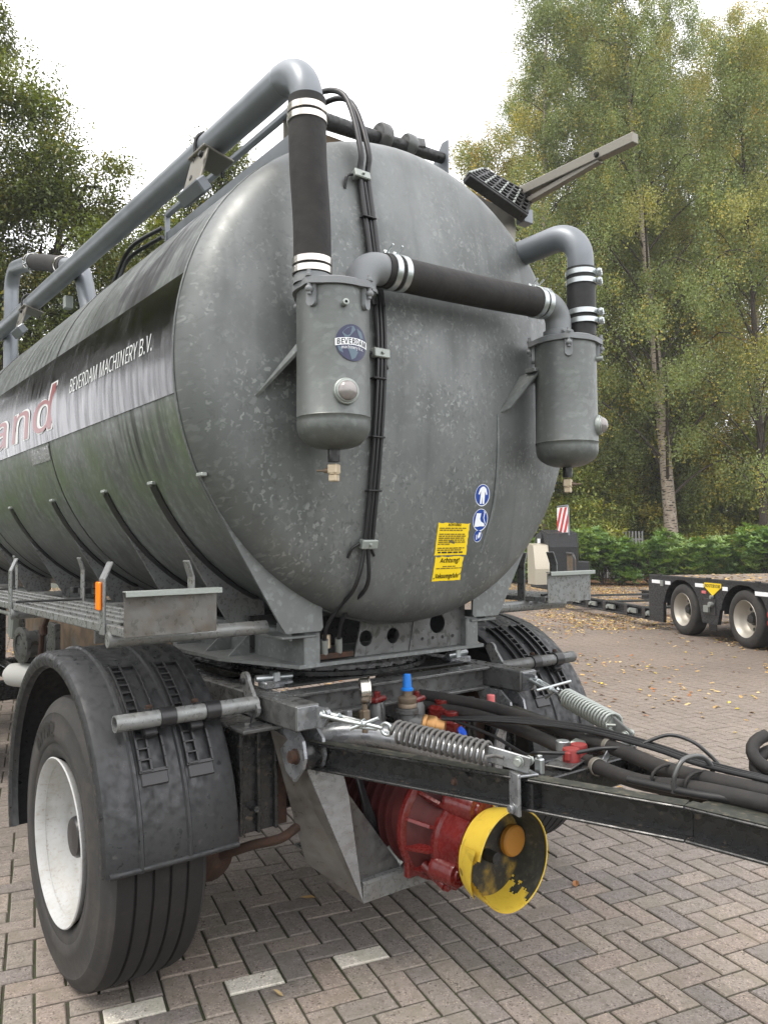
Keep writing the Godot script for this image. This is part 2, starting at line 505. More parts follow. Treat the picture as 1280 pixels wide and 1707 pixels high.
	mat("globe_dark", Color(0.17, 0.18, 0.3), 0.4)
	mat("globe_land", Color(0.33, 0.41, 0.46), 0.4)
	var gl := StandardMaterial3D.new()
	gl.albedo_color = Color(0.88, 0.87, 0.86, 0.35)
	gl.transparency = BaseMaterial3D.TRANSPARENCY_ALPHA
	gl.roughness = 0.08
	M["sight_glass"] = gl
	mat("frost", Color(0.56, 0.54, 0.53), 0.2, 0.3, null, 6.0, n_fine, 0.3)
	make_shell_texture()

	# paving
	var bt := layered(512, Color(0.84, 0.83, 0.82), [[plane(noise(0.22, FastNoiseLite.TYPE_VALUE, 12, 2), 512), 0.5, 0.95, Color(0.62, 0.6, 0.58), 0.9], [plane(noise(0.02, FastNoiseLite.TYPE_SIMPLEX_SMOOTH, 13, 4), 512), 0.5, 0.85, Color(0.7, 0.68, 0.66), 0.8],
		[plane(cells(0.2, 14), 512), 0.93, 0.96, Color(1, 0.98, 0.94), 0.9], [plane(cells(0.16, 15), 512), 0.94, 0.97, Color(0.5, 0.48, 0.46), 0.8], [plane(noise(0.006, FastNoiseLite.TYPE_SIMPLEX_SMOOTH, 16, 3), 512), 0.5, 0.8, Color(0.74, 0.74, 0.7), 0.6]])
	var tones := [Color(0.635, 0.597, 0.565), Color(0.665, 0.625, 0.585), Color(0.595, 0.567, 0.54), Color(0.65, 0.603, 0.565), Color(0.625, 0.594, 0.56), Color(0.58, 0.553, 0.535)]
	for i in tones.size():
		mat("brick_%d" % i, tones[i], 0.85, 0.0, bt, 1.9, n_grit, 0.5)
	mat("brick_white", Color(0.95, 0.935, 0.89), 0.8, 0.0, bt, 1.9, n_grit, 0.3)
	mat("brick_pale", Color(0.82, 0.755, 0.64), 0.85, 0.0, bt, 1.9, n_grit, 0.4)
	mat("brick_dark", Color(0.54, 0.515, 0.49), 0.8, 0.0, bt, 1.9, n_grit, 0.4)
	mat("brick_dark_b", Color(0.61, 0.575, 0.545), 0.8, 0.0, bt, 1.9, n_grit, 0.4)
	mat("brick_many", Color(1, 1, 1), 0.85, 0.0, bt, 1.9, n_grit, 0.5)
	M.brick_many.vertex_color_use_as_albedo = true
	var jt := layered(N, Color(0.24, 0.23, 0.19), [[mid, 0.42, 0.7, Color(0.2, 0.25, 0.12), 0.85], [grit, 0.6, 0.9, Color(0.25, 0.23, 0.2), 0.8]])
	mat("joint_sand", Color(1, 1, 1), 0.95, 0.0, jt, 3.0, n_grit, 0.5)
	mat("leaf_litter", Color(1, 1, 1), 0.8)
	M.leaf_litter.vertex_color_use_as_albedo = true
	M.leaf_litter.backlight_enabled = true
	M.leaf_litter.backlight = Color(0.2, 0.15, 0.05)
	mat("leaf", Color(1, 1, 1), 0.55)
	M.leaf.vertex_color_use_as_albedo = true
	M.leaf.backlight_enabled = true
	M.leaf.backlight = Color(0.85, 0.85, 0.36)
	var bark := layered(N, Color(0.7, 0.67, 0.62), [[coarse, 0.4, 0.8, Color(0.55, 0.5, 0.45), 0.7]])
	var bb := _bark_bytes(256)
	mat("birch_bark", Color(1, 1, 1), 0.9, 0.0, bb)
	M.birch_bark.uv1_triplanar = false
	mat("dark_bark", Color(1, 1, 1), 0.95, 0.0, layered(N, Color(0.3, 0.26, 0.22), [[mid, 0.4, 0.7, Color(0.18, 0.16, 0.14), 0.8], [fine, 0.6, 0.9, Color(0.38, 0.36, 0.3), 0.6]]), 2.0, n_mid, 0.5)
	mat("soil", Color(1, 1, 1), 0.95, 0.0, layered(N, Color(0.42, 0.30, 0.2), [[mid, 0.45, 0.7, Color(0.22, 0.17, 0.12), 0.8], [fine, 0.55, 0.8, Color(0.5, 0.34, 0.2), 0.7]]), 0.8, n_grit, 0.5)
	mat("grass_far", Color(0.26, 0.33, 0.16), 0.95, 0.0, layered(N, Color(0.9, 0.9, 0.9), [[mid, 0.4, 0.8, Color(0.6, 0.65, 0.5), 0.8]]), 0.7)
	mat("fence_grey", Color(0.62, 0.62, 0.6), 0.7)
	mat("deck_wood", Color(1, 1, 1), 0.9, 0.0, layered(N, Color(0.47, 0.42, 0.37), [[mid, 0.4, 0.8, Color(0.36, 0.33, 0.3), 0.8]]), 1.0)
	var checker := PackedByteArray()
	checker.resize(N * N)
	for y in N:
		for x in N:
			var cx := (x / 16) % 2
			var cy := (y / 16) % 2
			var dx := (x % 16) - 8.0
			var dy := (y % 16) - 8.0
			var q := dx + dy if (cx + cy) % 2 == 0 else dx - dy
			var w := dx - dy if (cx + cy) % 2 == 0 else dx + dy
			checker[y * N + x] = 255 if absf(q) < 3.0 and absf(w) < 11.0 else 40
	mat("checker_plate", Color(0.72, 0.69, 0.62), 0.45, 0.5, null, 1.6, normal_tex(checker, N, 3.0), 0.6)

func _range_bytes(b: PackedByteArray, lo: int, hi: int) -> PackedByteArray:
	var o := PackedByteArray()
	o.resize(b.size())
	for i in b.size():
		o[i] = lo + (hi - lo) * b[i] / 255
	return o

# white bark with dark cross marks; u runs round the trunk, v up it
func _bark_bytes(n: int) -> ImageTexture:
	var a := noise(1.0, FastNoiseLite.TYPE_SIMPLEX_SMOOTH, 61, 3)
	var b := noise(1.0, FastNoiseLite.TYPE_SIMPLEX_SMOOTH, 62, 2)
	var out := PackedByteArray()
	out.resize(n * n * 3)
	for y in n:
		for x in n:
			var k := clampf((a.get_noise_2d(x * 0.018, y * 0.11) - 0.22) * 6.0, 0.0, 1.0)
			var d := 0.5 + 0.5 * b.get_noise_2d(x * 0.03, y * 0.03)
			var c := Color(0.72, 0.68, 0.62).lerp(Color(0.56, 0.5, 0.44), d).lerp(Color(0.17, 0.15, 0.13), k * 0.9)
			var i := (y * n + x) * 3
			out[i] = int(c.r * 255)
			out[i + 1] = int(c.g * 255)
			out[i + 2] = int(c.b * 255)
	return ImageTexture.create_from_image(Image.create_from_data(n, n, false, Image.FORMAT_RGB8, out))

# shell of the tank: u along the length (4 m), v from the bottom (0) to the top (1) of one side
func make_shell_texture() -> void:
	var W := 1024
	var H := 512
	var s1 := noise(1.0, FastNoiseLite.TYPE_SIMPLEX_SMOOTH, 71, 4)
	var s2 := noise(1.0, FastNoiseLite.TYPE_SIMPLEX_SMOOTH, 72, 3)
	var s3 := noise(1.0, FastNoiseLite.TYPE_SIMPLEX_SMOOTH, 73, 4)
	var ce := cells(1.0, 74)
	ce.domain_warp_enabled = false
	var out := PackedByteArray()
	out.resize(W * H * 3)
	var ro := PackedByteArray()
	ro.resize(W * H)
	for y in H:
		var v := 1.0 - (y + 0.5) / H
		for x in W:
			var z := 4.0 * x / W
			var ang := v * PI - PI / 2          # -90 bottom, +90 top
			var arc := ang * 1.016
			var streak := s1.get_noise_2d(z * 14.0, arc * 1.1)
			var thin := s2.get_noise_2d(z * 22.0, arc * 1.2 + 9.0)
			var blot := s3.get_noise_2d(z * 2.2 + 5.0, arc * 2.4)
			var fleck := ce.get_noise_2d(z * 55.0, arc * 55.0)
			var c := Color(0.38, 0.395, 0.388)
			c = c.lerp(Color(0.47, 0.485, 0.48), clampf(streak * 1.6 + 0.2, 0, 1) * 0.6)
			c = c.lerp(Color(0.27, 0.28, 0.27), clampf(thin * 1.3 - 0.2 + blot * 0.7, 0, 1) * 0.4)
			if fleck > 0.6:
				c = c.lerp(Color(0.6, 0.62, 0.61), 0.3)
			# green film on the lower flank, part algae, part mirrored greenery painted in
			var g := exp(-pow((ang + 0.36) / 0.2, 2.0)) * clampf(0.65 + blot * 1.2, 0, 1)
			c = c.lerp(Color(0.33, 0.4, 0.24), g * 0.55)
			# dark running stains below the foil near the front
			var d := exp(-pow((ang + 0.27) / 0.15, 2.0)) * exp(-pow((z - 0.45) / 0.33, 2.0)) * clampf(streak * 2.2 + 0.35, 0, 1)
			c = c.lerp(Color(0.16, 0.17, 0.15), d * 0.9)
			# dark mottling above the foil
			var e := exp(-pow((ang - 0.6) / 0.36, 2.0)) * exp(-pow((z - 0.5) / 0.6, 2.0)) * 1.3 * clampf(blot * 2.2 + streak + 0.25, 0, 1)
			c = c.lerp(Color(0.12, 0.12, 0.13), e * 0.9)
			if ang < -0.6:
				c = c.lerp(Color(0.32, 0.34, 0.33), clampf((-0.6 - ang) * 3.0, 0, 1) * 0.6)
			var i := (y * W + x) * 3
			out[i] = int(clampf(c.r, 0, 1) * 255)
			out[i + 1] = int(clampf(c.g, 0, 1) * 255)
			out[i + 2] = int(clampf(c.b, 0, 1) * 255)
			ro[y * W + x] = int(clampf(0.42 + streak * 0.25 + g * 0.4, 0.15, 1) * 255)
	var m := StandardMaterial3D.new()
	m.albedo_texture = ImageTexture.create_from_image(Image.create_from_data(W, H, false, Image.FORMAT_RGB8, out))
	m.roughness_texture = ImageTexture.create_from_image(Image.create_from_data(W, H, false, Image.FORMAT_L8, ro))
	m.roughness = 1.0
	m.metallic = 0.25
	M["shell"] = m
	# glossy foil band, same layout in u, 0 to 1 across the band in v
	var W2 := 1024
	var H2 := 128
	var fo := PackedByteArray()
	fo.resize(W2 * H2 * 3)
	var fr := PackedByteArray()
	fr.resize(W2 * H2)
	for y in H2:
		var v := 1.0 - (y + 0.5) / H2
		for x in W2:
			var z := 4.0 * x / W2
			var streak := s1.get_noise_2d(z * 6.0, v * 0.6 + 30.0)
			var thin := s2.get_noise_2d(z * 16.0, v * 0.9 + 40.0)
			var blot := s3.get_noise_2d(z * 3.0 + 15.0, v * 1.6)
			# mirrored trees painted in as a dark upper field with a ragged lower border
			var k := clampf((v - 0.40 + streak * 0.25 + thin * 0.12) * 6.0, 0, 1)
			var c := Color(0.42, 0.42, 0.43).lerp(Color(0.25, 0.25, 0.26), clampf(thin * 1.5 + 0.3, 0, 1))  # paler lower field, painted for the bright sky reflection
			c = c.lerp(Color(0.055, 0.055, 0.058).lerp(Color(0.2, 0.2, 0.2), clampf(blot * 1.8 + 0.1, 0, 1)), k)
			c = c.lerp(Color(0.75, 0.75, 0.75), clampf((streak - 0.38) * 4.0, 0, 1) * 0.4)
			var i := (y * W2 + x) * 3
			fo[i] = int(clampf(c.r, 0, 1) * 255)
			fo[i + 1] = int(clampf(c.g, 0, 1) * 255)
			fo[i + 2] = int(clampf(c.b, 0, 1) * 255)
			fr[y * W2 + x] = int(clampf(0.2 + thin * 0.12 + blot * 0.08, 0.06, 1) * 255)
	var f := StandardMaterial3D.new()
	f.albedo_texture = ImageTexture.create_from_image(Image.create_from_data(W2, H2, false, Image.FORMAT_RGB8, fo))
	f.roughness_texture = ImageTexture.create_from_image(Image.create_from_data(W2, H2, false, Image.FORMAT_L8, fr))
	f.roughness = 1.0
	f.metallic = 0.4
	M["foil"] = f

# domed front: one picture of 2.4 m for the whole head; x and y in metres
func head_texture() -> void:
	var W := 900
	var cl := noise(1.0, FastNoiseLite.TYPE_SIMPLEX_SMOOTH, 81, 4)
	var st := noise(1.0, FastNoiseLite.TYPE_SIMPLEX_SMOOTH, 82, 3)
	var f1 := cells(1.0, 83)
	var f2 := cells(1.0, 84)
	for f in [f1, f2]:
		f.domain_warp_enabled = false
	var fz := noise(1.0, FastNoiseLite.TYPE_SIMPLEX_SMOOTH, 85, 2)
	var out := PackedByteArray()
	out.resize(W * W * 3)
	var ro := PackedByteArray()
	ro.resize(W * W)
	for j in W:
		# the picture's top row is v = 0; world y falls from the top of the head
		var y := 3.528 - 2.4 * (j + 0.5) / W
		for i in W:
			var x := -1.2 + 2.4 * (i + 0.5) / W
			var big := cl.get_noise_2d(x * 1.3, y * 1.3)
			var mid := cl.get_noise_2d(x * 5.0 + 9.0, y * 4.0)
			var run := st.get_noise_2d(x * 11.0, y * 0.7)
			var c := Color(0.445, 0.455, 0.45).lerp(Color(0.375, 0.387, 0.38), clampf(0.45 + big * 1.2 + mid * 0.5, 0, 1))
			c = c.lerp(Color(0.29, 0.30, 0.295), clampf(run * 1.5 - 0.25 + big * 0.4, 0, 1) * 0.3)
			c = c.lerp(Color(0.475, 0.488, 0.48), clampf(-run * 1.6 - 0.3, 0, 1) * 0.18)
			# pale zinc flecks, in drifts, small and elongated
			var wx := x + 0.012 * fz.get_noise_2d(x * 30.0, y * 30.0)
			var wy := y + 0.012 * fz.get_noise_2d(x * 30.0 + 50.0, y * 30.0)
			var drift := clampf(0.62 + cl.get_noise_2d(x * 2.6 + 30.0, y * 2.6) * 1.1, 0.15, 1.0) * clampf(1.2 - (y - 2.0) * 0.65, 0.25, 1.0)
			var a := f1.get_noise_2d(wx * 85.0, wy * 66.0)
			if a > 0.74:
				c = c.lerp(Color(0.53, 0.545, 0.535), drift * 0.38)
			var b := f2.get_noise_2d(wx * 125.0, wy * 100.0)
			if b > 0.84:
				c = c.lerp(Color(0.62, 0.635, 0.62), drift * 0.55)
			elif b < -0.8:
				c = c.lerp(Color(0.29, 0.30, 0.295), drift * 0.35)
			# darker low down
			c = c.lerp(Color(0.26, 0.265, 0.25), clampf((1.62 - y) * 1.8 + mid * 0.3, 0, 1) * 0.35)
			# pale scuff on the upper right
			var sx := (x - 0.02) * 0.9 + (y - 2.98) * 0.35
			var sy := (y - 2.98) * 0.9
			c = c.lerp(Color(0.6, 0.63, 0.6), exp(-pow(sx / 0.018, 2.0) - pow(sy / 0.09, 2.0)) * clampf(0.4 + mid * 2.0, 0, 1) * 0.7)
			var k := (j * W + i) * 3
			out[k] = int(clampf(c.r, 0, 1) * 255)
			out[k + 1] = int(clampf(c.g, 0, 1) * 255)
			out[k + 2] = int(clampf(c.b, 0, 1) * 255)
			ro[j * W + i] = int(clampf(0.47 + mid * 0.06 + run * 0.05 + big * 0.06, 0.2, 0.8) * 255)
	var m := StandardMaterial3D.new()
	m.resource_name = "tank_front"
	m.albedo_texture = ImageTexture.create_from_image(Image.create_from_data(W, W, false, Image.FORMAT_RGB8, out))
	m.roughness_texture = ImageTexture.create_from_image(Image.create_from_data(W, W, false, Image.FORMAT_L8, ro))
	m.roughness = 1.0
	m.metallic = 0.42
	M["tank_front"] = m

# ---------------------------------------------------------------- tanker trailer
const R := 1.016
const YC := 2.326
const ZS := 0.53
const RC := 3.2
const RK := 0.15
var z0 := 0.0
var T: Node3D

func crown(x: float, y: float, off := 0.0) -> Vector3:
	var q := x * x + (y - YC) * (y - YC)
	return V(x, y, z0 + sqrt(RC * RC - q)) + crown_n(x, y) * off

func crown_n(x: float, y: float) -> Vector3:
	var q := x * x + (y - YC) * (y - YC)
	return V(x, y - YC, sqrt(RC * RC - q)).normalized()

# point on the shell; a in radians above the horizontal, s -1 left, +1 right
func flank(z: float, a: float, s := -1.0, off := 0.0) -> Vector3:
	return V(s * (R + off) * cos(a), YC + (R + off) * sin(a), z)

func trailer() -> void:
	z0 = ZS - sqrt(pow(RC - RK, 2) - pow(R - RK, 2))
	T = thing("tanker_trailer", "galvanised vacuum tanker trailer with domed front, black mudguards, red pump and drawbar", "trailer")
	tank()
	supports()
	racks()
	top_gear()
	traps()
	stickers()
	dolly()
	wheels()
	drawbar()
	pump()
	rear_gear()

func tank() -> void:
	head_texture()
	# shell, both flanks from bottom to top
	var back := -6.6
	for s in [-1.0, 1.0]:
		var b := MB.new()
		var nz := 16
		var na := 48
		for i in nz:
			for j in na:
				var q := []
				var m := []
				var u := []
				for k in [[0, 0], [1, 0], [1, 1], [0, 1]]:
					var z: float = ZS + (back - ZS) * (i + k[0]) / nz
					var a: float = -PI / 2 + PI * (j + k[1]) / na
					q.append(flank(z, a, s))
					m.append(V(s * cos(a), sin(a), 0))
					u.append(Vector2((ZS - z) / 4.0 + (0.37 if s > 0 else 0.0), 1.0 - (a + PI / 2) / PI))
				b.squad(q, m, u)
		part("tank_shell", b, M.shell, T)
	var h := MB.new()
	var pr := [Vector2(R, -0.012), Vector2(R, 0.0)]
	var t1 := asin((R - RK) / (RC - RK))
	for i in range(1, 13):
		var a: float = (PI / 2 - t1) * i / 12.0
		pr.append(Vector2(R - RK + RK * cos(a), RK * sin(a)))
	for i in range(1, 21):
		var a: float = t1 * (1.0 - i / 20.0)
		pr.append(Vector2(RC * sin(a), z0 - ZS + RC * cos(a)))
	h.lathe(along(V(0, YC, ZS), V(0, 0, 1)), pr, 96)
	for i in h.v.size():
		h.t[i] = Vector2((h.v[i].x + 1.2) / 2.4, (3.528 - h.v[i].y) / 2.4)
	part("tank_head", h, M.tank_front, T)
	var hb := MB.new()
	hb.lathe(along(V(0, YC, back), V(0, 0, -1)), [Vector2(R, 0), Vector2(R * 0.9, 0.14), Vector2(R * 0.6, 0.22), Vector2(0, 0.26)], 64)
	part("tank_head", hb, M.galv_head, T)
	# weld beads round the shell
	for z in [ZS - 0.012, -1.1, -3.0, -4.8]:
		var w := MB.new()
		var p := []
		for i in 97:
			var a := TAU * i / 96.0
			p.append(V(cos(a) * (R + 0.001), YC + sin(a) * (R + 0.001), z))
		w.tube(p, 0.0045 if z > 0 else 0.0035, 6, false)
		part("weld_seam", w, M.steel_dark if z < 0 else M.galv_head, T)
	# foil band on the left flank
	var f := MB.new()
	var a0 := deg_to_rad(-7.8)
	var a1 := deg_to_rad(17.2)
	f.sheet(func(u: float, v: float) -> Vector3: return flank(0.515 - 3.6 * u, lerpf(a0, a1, v), -1.0, 0.0035 + 0.0016 * sin(u * 90.0 + v * 3.0) * sin(v * PI) * 0.3), 60, 10, func(p: Vector3) -> Vector3: return V(p.x, p.y - YC, 0), Rect2(0, 1, 0.9, -1))
	for e in [a0, a1]:
		for k in 40:
			f.quad(flank(0.515 - 0.09 * k, e, -1, 0), flank(0.425 - 0.09 * k, e, -1, 0), flank(0.425 - 0.09 * k, e, -1, 0.0036), flank(0.515 - 0.09 * k, e, -1, 0.0036), V(0, -1 if e < 0 else 1, 0))
	part("foil_band", f, M.foil, T, "glossy streaked foil band along the tank side")
	var tl := MB.new()
	var side := func(x: float, y: float) -> Vector3: return flank(-0.185 + x, 0.078 + y, -1.0, 0.0062)
	var sn := func(x: float, y: float) -> Vector3: return V(-cos(0.078 + y), sin(0.078 + y), 0)
	letters(tl, "BEVERDAM MACHINERY B.V.", 0.088, side, sn, false, true, 0.0, 0.93)
	part("lettering", tl, M.letter_white, T)
	var big := MB.new()
	var f2 := func(x: float, y: float) -> Vector3: return flank(-1.72 + x, 0.02 + y, -1.0, 0.0058)
	var f3 := func(x: float, y: float) -> Vector3: return flank(-1.72 + x, 0.02 + y, -1.0, 0.0072)
	letters(big, "land", 0.30, f2, sn, true, true, 0.12, 2.6)
	part("lettering", big, M.letter_white, T)
	var red := MB.new()
	letters(red, "land", 0.28, f3, sn, false, true, 0.12, 2.95)
	part("lettering", red, M.letter_red, T)
	# taped strip just under the foil
	var tp := MB.new()
	tp.sheet(func(u: float, v: float) -> Vector3: return flank(-1.12 - 0.36 * u, lerpf(deg_to_rad(-13.0), deg_to_rad(-8.6), v), -1.0, 0.002), 6, 2, func(p: Vector3) -> Vector3: return V(p.x, p.y - YC, 0))
	part("tape_strip", tp, M.galv_shelf, T)

func saddle(z: float, s: float, m: Material) -> void:
	var p := PackedVector2Array()
	for i in 15:
		var a := deg_to_rad(lerpf(-24.5, -66.0, i / 14.0))
		p.append(Vector2(s * (R - 0.004) * cos(a), YC + (R - 0.004) * sin(a)))
	for q in [Vector2(0.407, 1.318), Vector2(0.418, 1.306), Vector2(0.574, 1.306), Vector2(0.595, 1.335), Vector2(0.773, 1.63), Vector2(0.9, 1.85), Vector2(0.928, 1.9)]:
		p.append(Vector2(s * q.x, q.y))
	var b := MB.new()
	b.prism(p, Transform3D(Basis.IDENTITY, V(0, 0, z)), 0.012)
	part("saddle_plate", b, m, T)
	# black strip painting the shadow between plate and shell, plus an end clip
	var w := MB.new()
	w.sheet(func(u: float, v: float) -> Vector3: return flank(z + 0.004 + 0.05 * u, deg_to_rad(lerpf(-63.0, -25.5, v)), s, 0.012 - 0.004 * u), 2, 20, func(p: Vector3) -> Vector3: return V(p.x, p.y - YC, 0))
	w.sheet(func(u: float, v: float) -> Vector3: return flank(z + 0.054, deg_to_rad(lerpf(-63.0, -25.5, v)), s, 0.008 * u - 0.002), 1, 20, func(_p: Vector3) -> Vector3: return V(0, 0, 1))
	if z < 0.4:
		part("shade_strip", w, M.cable_black, T)
	var k := MB.new()
	k.box(flank(z + 0.025, deg_to_rad(-24.8), s, 0.006), V(0.022, 0.014, 0.05))
	part("end_clip", k, M.zinc_dull, T)

func supports() -> void:
	for s in [-1.0, 1.0]:
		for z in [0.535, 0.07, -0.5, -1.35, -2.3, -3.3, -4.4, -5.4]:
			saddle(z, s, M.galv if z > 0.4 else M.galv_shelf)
		# stiffening flange of the front saddle
		var b := MB.new()
		b.box(V(s * 0.435, 1.235, -2.2), V(0.075, 0.13, 5.42), Basis.IDENTITY, 0.006)
		part("chassis_rail", b, M.galv, T)
		var w := MB.new()
		w.bar(V(s * 0.472, 1.295, 0.3), V(s * 0.53, 1.30, 0.5), 0.012, 0.06)
		w.box(V(s * 0.5, 1.287, 0.42), V(0.16, 0.012, 0.2))
		part("foot_plate", w, M.galv, T)
		for z in [0.1, -0.12, -0.45, -0.8]:
			var g := MB.new()
			g.prism(PackedVector2Array([Vector2(s * 0.473, 1.175), Vector2(s * 0.60, 1.175), Vector2(s * 0.473, 1.285)]), Transform3D(Basis.IDENTITY, V(0, 0, z)), 0.01)
			part("gusset", g, M.galv, T)
	# base flange over the slewing ring
	var f := MB.new()
	f.prism(PackedVector2Array([Vector2(-0.5, -0.515), Vector2(0.5, -0.515), Vector2(0.64, -0.1), Vector2(0.66, 0.9), Vector2(-0.66, 0.9), Vector2(-0.64, -0.1)]), Transform3D(Basis(V(1, 0, 0), V(0, 0, -1), V(0, 1, 0)).orthonormalized(), V(0, 1.168, 0)).scaled_local(Vector3(1, -1, 1)), 0.014)
	f = MB.new()
	for q in [[0.5, 0.515, 0.64, 0.1], [0.64, 0.1, 0.66, -0.9]]:
		f.plate(V(-q[0], 1.176, q[1]), V(q[0], 1.176, q[1]), V(q[2], 1.176, q[3]), V(-q[2], 1.176, q[3]), 0.014, Vector3.UP)
	part("base_flange", f, M.galv, T)
	# cross plate with lightening holes
	var p := PackedVector2Array([Vector2(-0.21, 1.178), Vector2(0.42, 1.178), Vector2(0.42, 1.36), Vector2(-0.16, 1.36)])
	var holes := [[-0.15, 1.25, 0.034], [-0.005, 1.25, 0.034], [0.25, 1.285, 0.045]]
	var cp := MB.new()
	cp.prism(_with_holes(p, holes), Transform3D(Basis.IDENTITY, V(0, 0, 0.47)), 0.01)
	part("cross_plate", cp, M.steel_dirty, T)
	var bo := MB.new()
	for k in 4:
		disc(bo, V(0.16 + 0.06 * k, 1.222, 0.475), V(0, 0, 1), 0.008, 0.002, 10, 0.0005)
	part("bolt_holes", bo, M.black_paint, T)
	var rib := MB.new()
	rib.plate(V(0.08, 1.178, 0.48), V(0.08, 1.178, 0.36), V(0.12, 1.36, 0.36), V(0.12, 1.36, 0.48), 0.01, V(-1, 0, 0))
	part("rib", rib, M.steel_dirty, T)
	var bk := MB.new()
	bk.box(V(-0.05, 1.26, 0.1), V(0.9, 0.16, 0.012))
	part("cross_plate", bk, M.steel_dark, T)
	var bk2 := MB.new()
	bk2.box(V(-0.05, 1.26, -0.9), V(0.9, 0.16, 0.012))
	part("cross_plate", bk2, M.steel_dark, T)
	# hydraulic bulkhead with fittings left of the cross plate
	var bh := MB.new()
	bh.box(V(-0.33, 1.196, 0.485), V(0.2, 0.022, 0.03))
	part("bulkhead_strip", bh, M.rust, T)
	for x in [-0.40, -0.345]:
		var c := MB.new()
		disc(c, V(x, 1.225, 0.47), Vector3.UP, 0.017, 0.055, 12)
		part("hose_fitting", c, M.brass_pale, T)

func _with_holes(outer: PackedVector2Array, holes: Array) -> PackedVector2Array:
	# cuts each hole in through a hairline slit from the bottom edge (first edge, left to right)
	var p := PackedVector2Array([outer[0]])
	var y := outer[0].y
	for h in holes:
		var slit := 0.0006
		p.append(Vector2(h[0] - slit, y))
		var n := 18
		for i in n + 1:
			var a: float = -PI / 2 - slit / h[2] - (TAU - 2.0 * slit / h[2]) * i / n
			p.append(Vector2(h[0] + h[2] * cos(a), h[1] + h[2] * sin(a)))
		p.append(Vector2(h[0] + slit, y))
	for i in range(1, outer.size()):
		p.append(outer[i])
	return p

func racks() -> void:
	for s in [-1.0, 1.0]:
		for i in 5:
			var x := 1.185 - 0.07 * i
			var b := MB.new()
			b.box(V(s * x, 1.362 if i > 0 else 1.358, -1.75), V(0.026, 0.026 if i > 0 else 0.034, 4.6), Basis.IDENTITY, 0.004)
			part("rack_rail", b, M.galv_shelf, T)
		for z in [0.4, -1.0, -2.35, -3.7]:
			var t := MB.new()
			rod(t, V(s * 1.205, 1.322, z), V(s * 0.6, 1.326, z + 0.03), 0.027, 16)
			part("rack_tube", t, M.galv_shelf, T)
			var cb := MB.new()
			rod(cb, V(s * 1.19, 1.383, z + (0.04 if z < 0 else 0.09)), V(s * 0.89, 1.383, z + (0.1 if z < 0 else 0.13)), 0.006, 8)
			part("cross_rod", cb, M.steel_dark, T)
		for q in [[1.203, 0.345], [1.203, -1.015], [1.203, -2.36], [0.893, 0.395], [0.893, -0.9], [0.893, -2.25]]:
			var lean: float = -0.028 if q[0] > 1.0 else 0.02
			var b := MB.new()
			var x: float = s * q[0]
			b.bar(V(x, 1.335, q[1]), V(x, 1.535, q[1]), 0.052, 0.009, V(1, 0, 0), 0.003)
			b.bar(V(x, 1.53, q[1]), V(x + s * lean, 1.592, q[1]), 0.052, 0.009, V(1, 0, 0), 0.003)
			part("rack_post", b, M.galv_shelf, T)
		var rf := MB.new()
		rf.box(V(s * 1.214, 1.472, 0.335), V(0.012, 0.1, 0.036), Basis.IDENTITY, 0.005)
		part("orange_reflector", rf, M.orange_reflector, T)
		# end plate with folded top lip
		var e := MB.new()
		e.box(V(s * 1.045, 1.418, 0.578), V(0.33, 0.145, 0.005), Basis.IDENTITY, 0.001)
		part("rack_end_plate", e, M.galv_grime_shade if s < 0 else M.galv_shelf, T)
		var l := MB.new()
		var pth := [V(s * 0.872, 0, 0), V(s * 1.214, 0, 0)]
		for k in 2:
			pass
		l.box(V(s * 1.043, 1.4965, 0.593), V(0.342, 0.005, 0.034), Basis.IDENTITY, 0.002)
		l.box(V(s * 1.043, 1.489, 0.6085), V(0.342, 0.018, 0.004), Basis.IDENTITY, 0.0015)
		part("rolled_lip", l, M.zinc_dull, T)

func band(at: Vector3, d: Vector3, r: float, w: float, m: Material, parent: Node, bolt_dir := Vector3.ZERO, called := "hose_clamp") -> MeshInstance3D:
	var b := MB.new()
	var t := 0.003
	b.lathe(along(at - d.normalized() * w * 0.5, d), [Vector2(r, 0), Vector2(r + t, 0.0012), Vector2(r + t, w - 0.0012), Vector2(r, w)], 32)
	if bolt_dir != Vector3.ZERO:
		var o := bolt_dir.normalized()
		var side := d.normalized().cross(o)
		var c := at + o * (r + 0.014)
		for k in [-1.0, 1.0]:
			b.box(c + side * 0.016 * k, Vector3(0.012, 0.024, w * 0.95), Basis(side, o, side.cross(o)), 0.003)
		rod(b, c - side * 0.03, c + side * 0.062, 0.004, 8)
		hexbolt(b, c - side * 0.03, -side, 0.008)
	return part(called, b, m, parent)

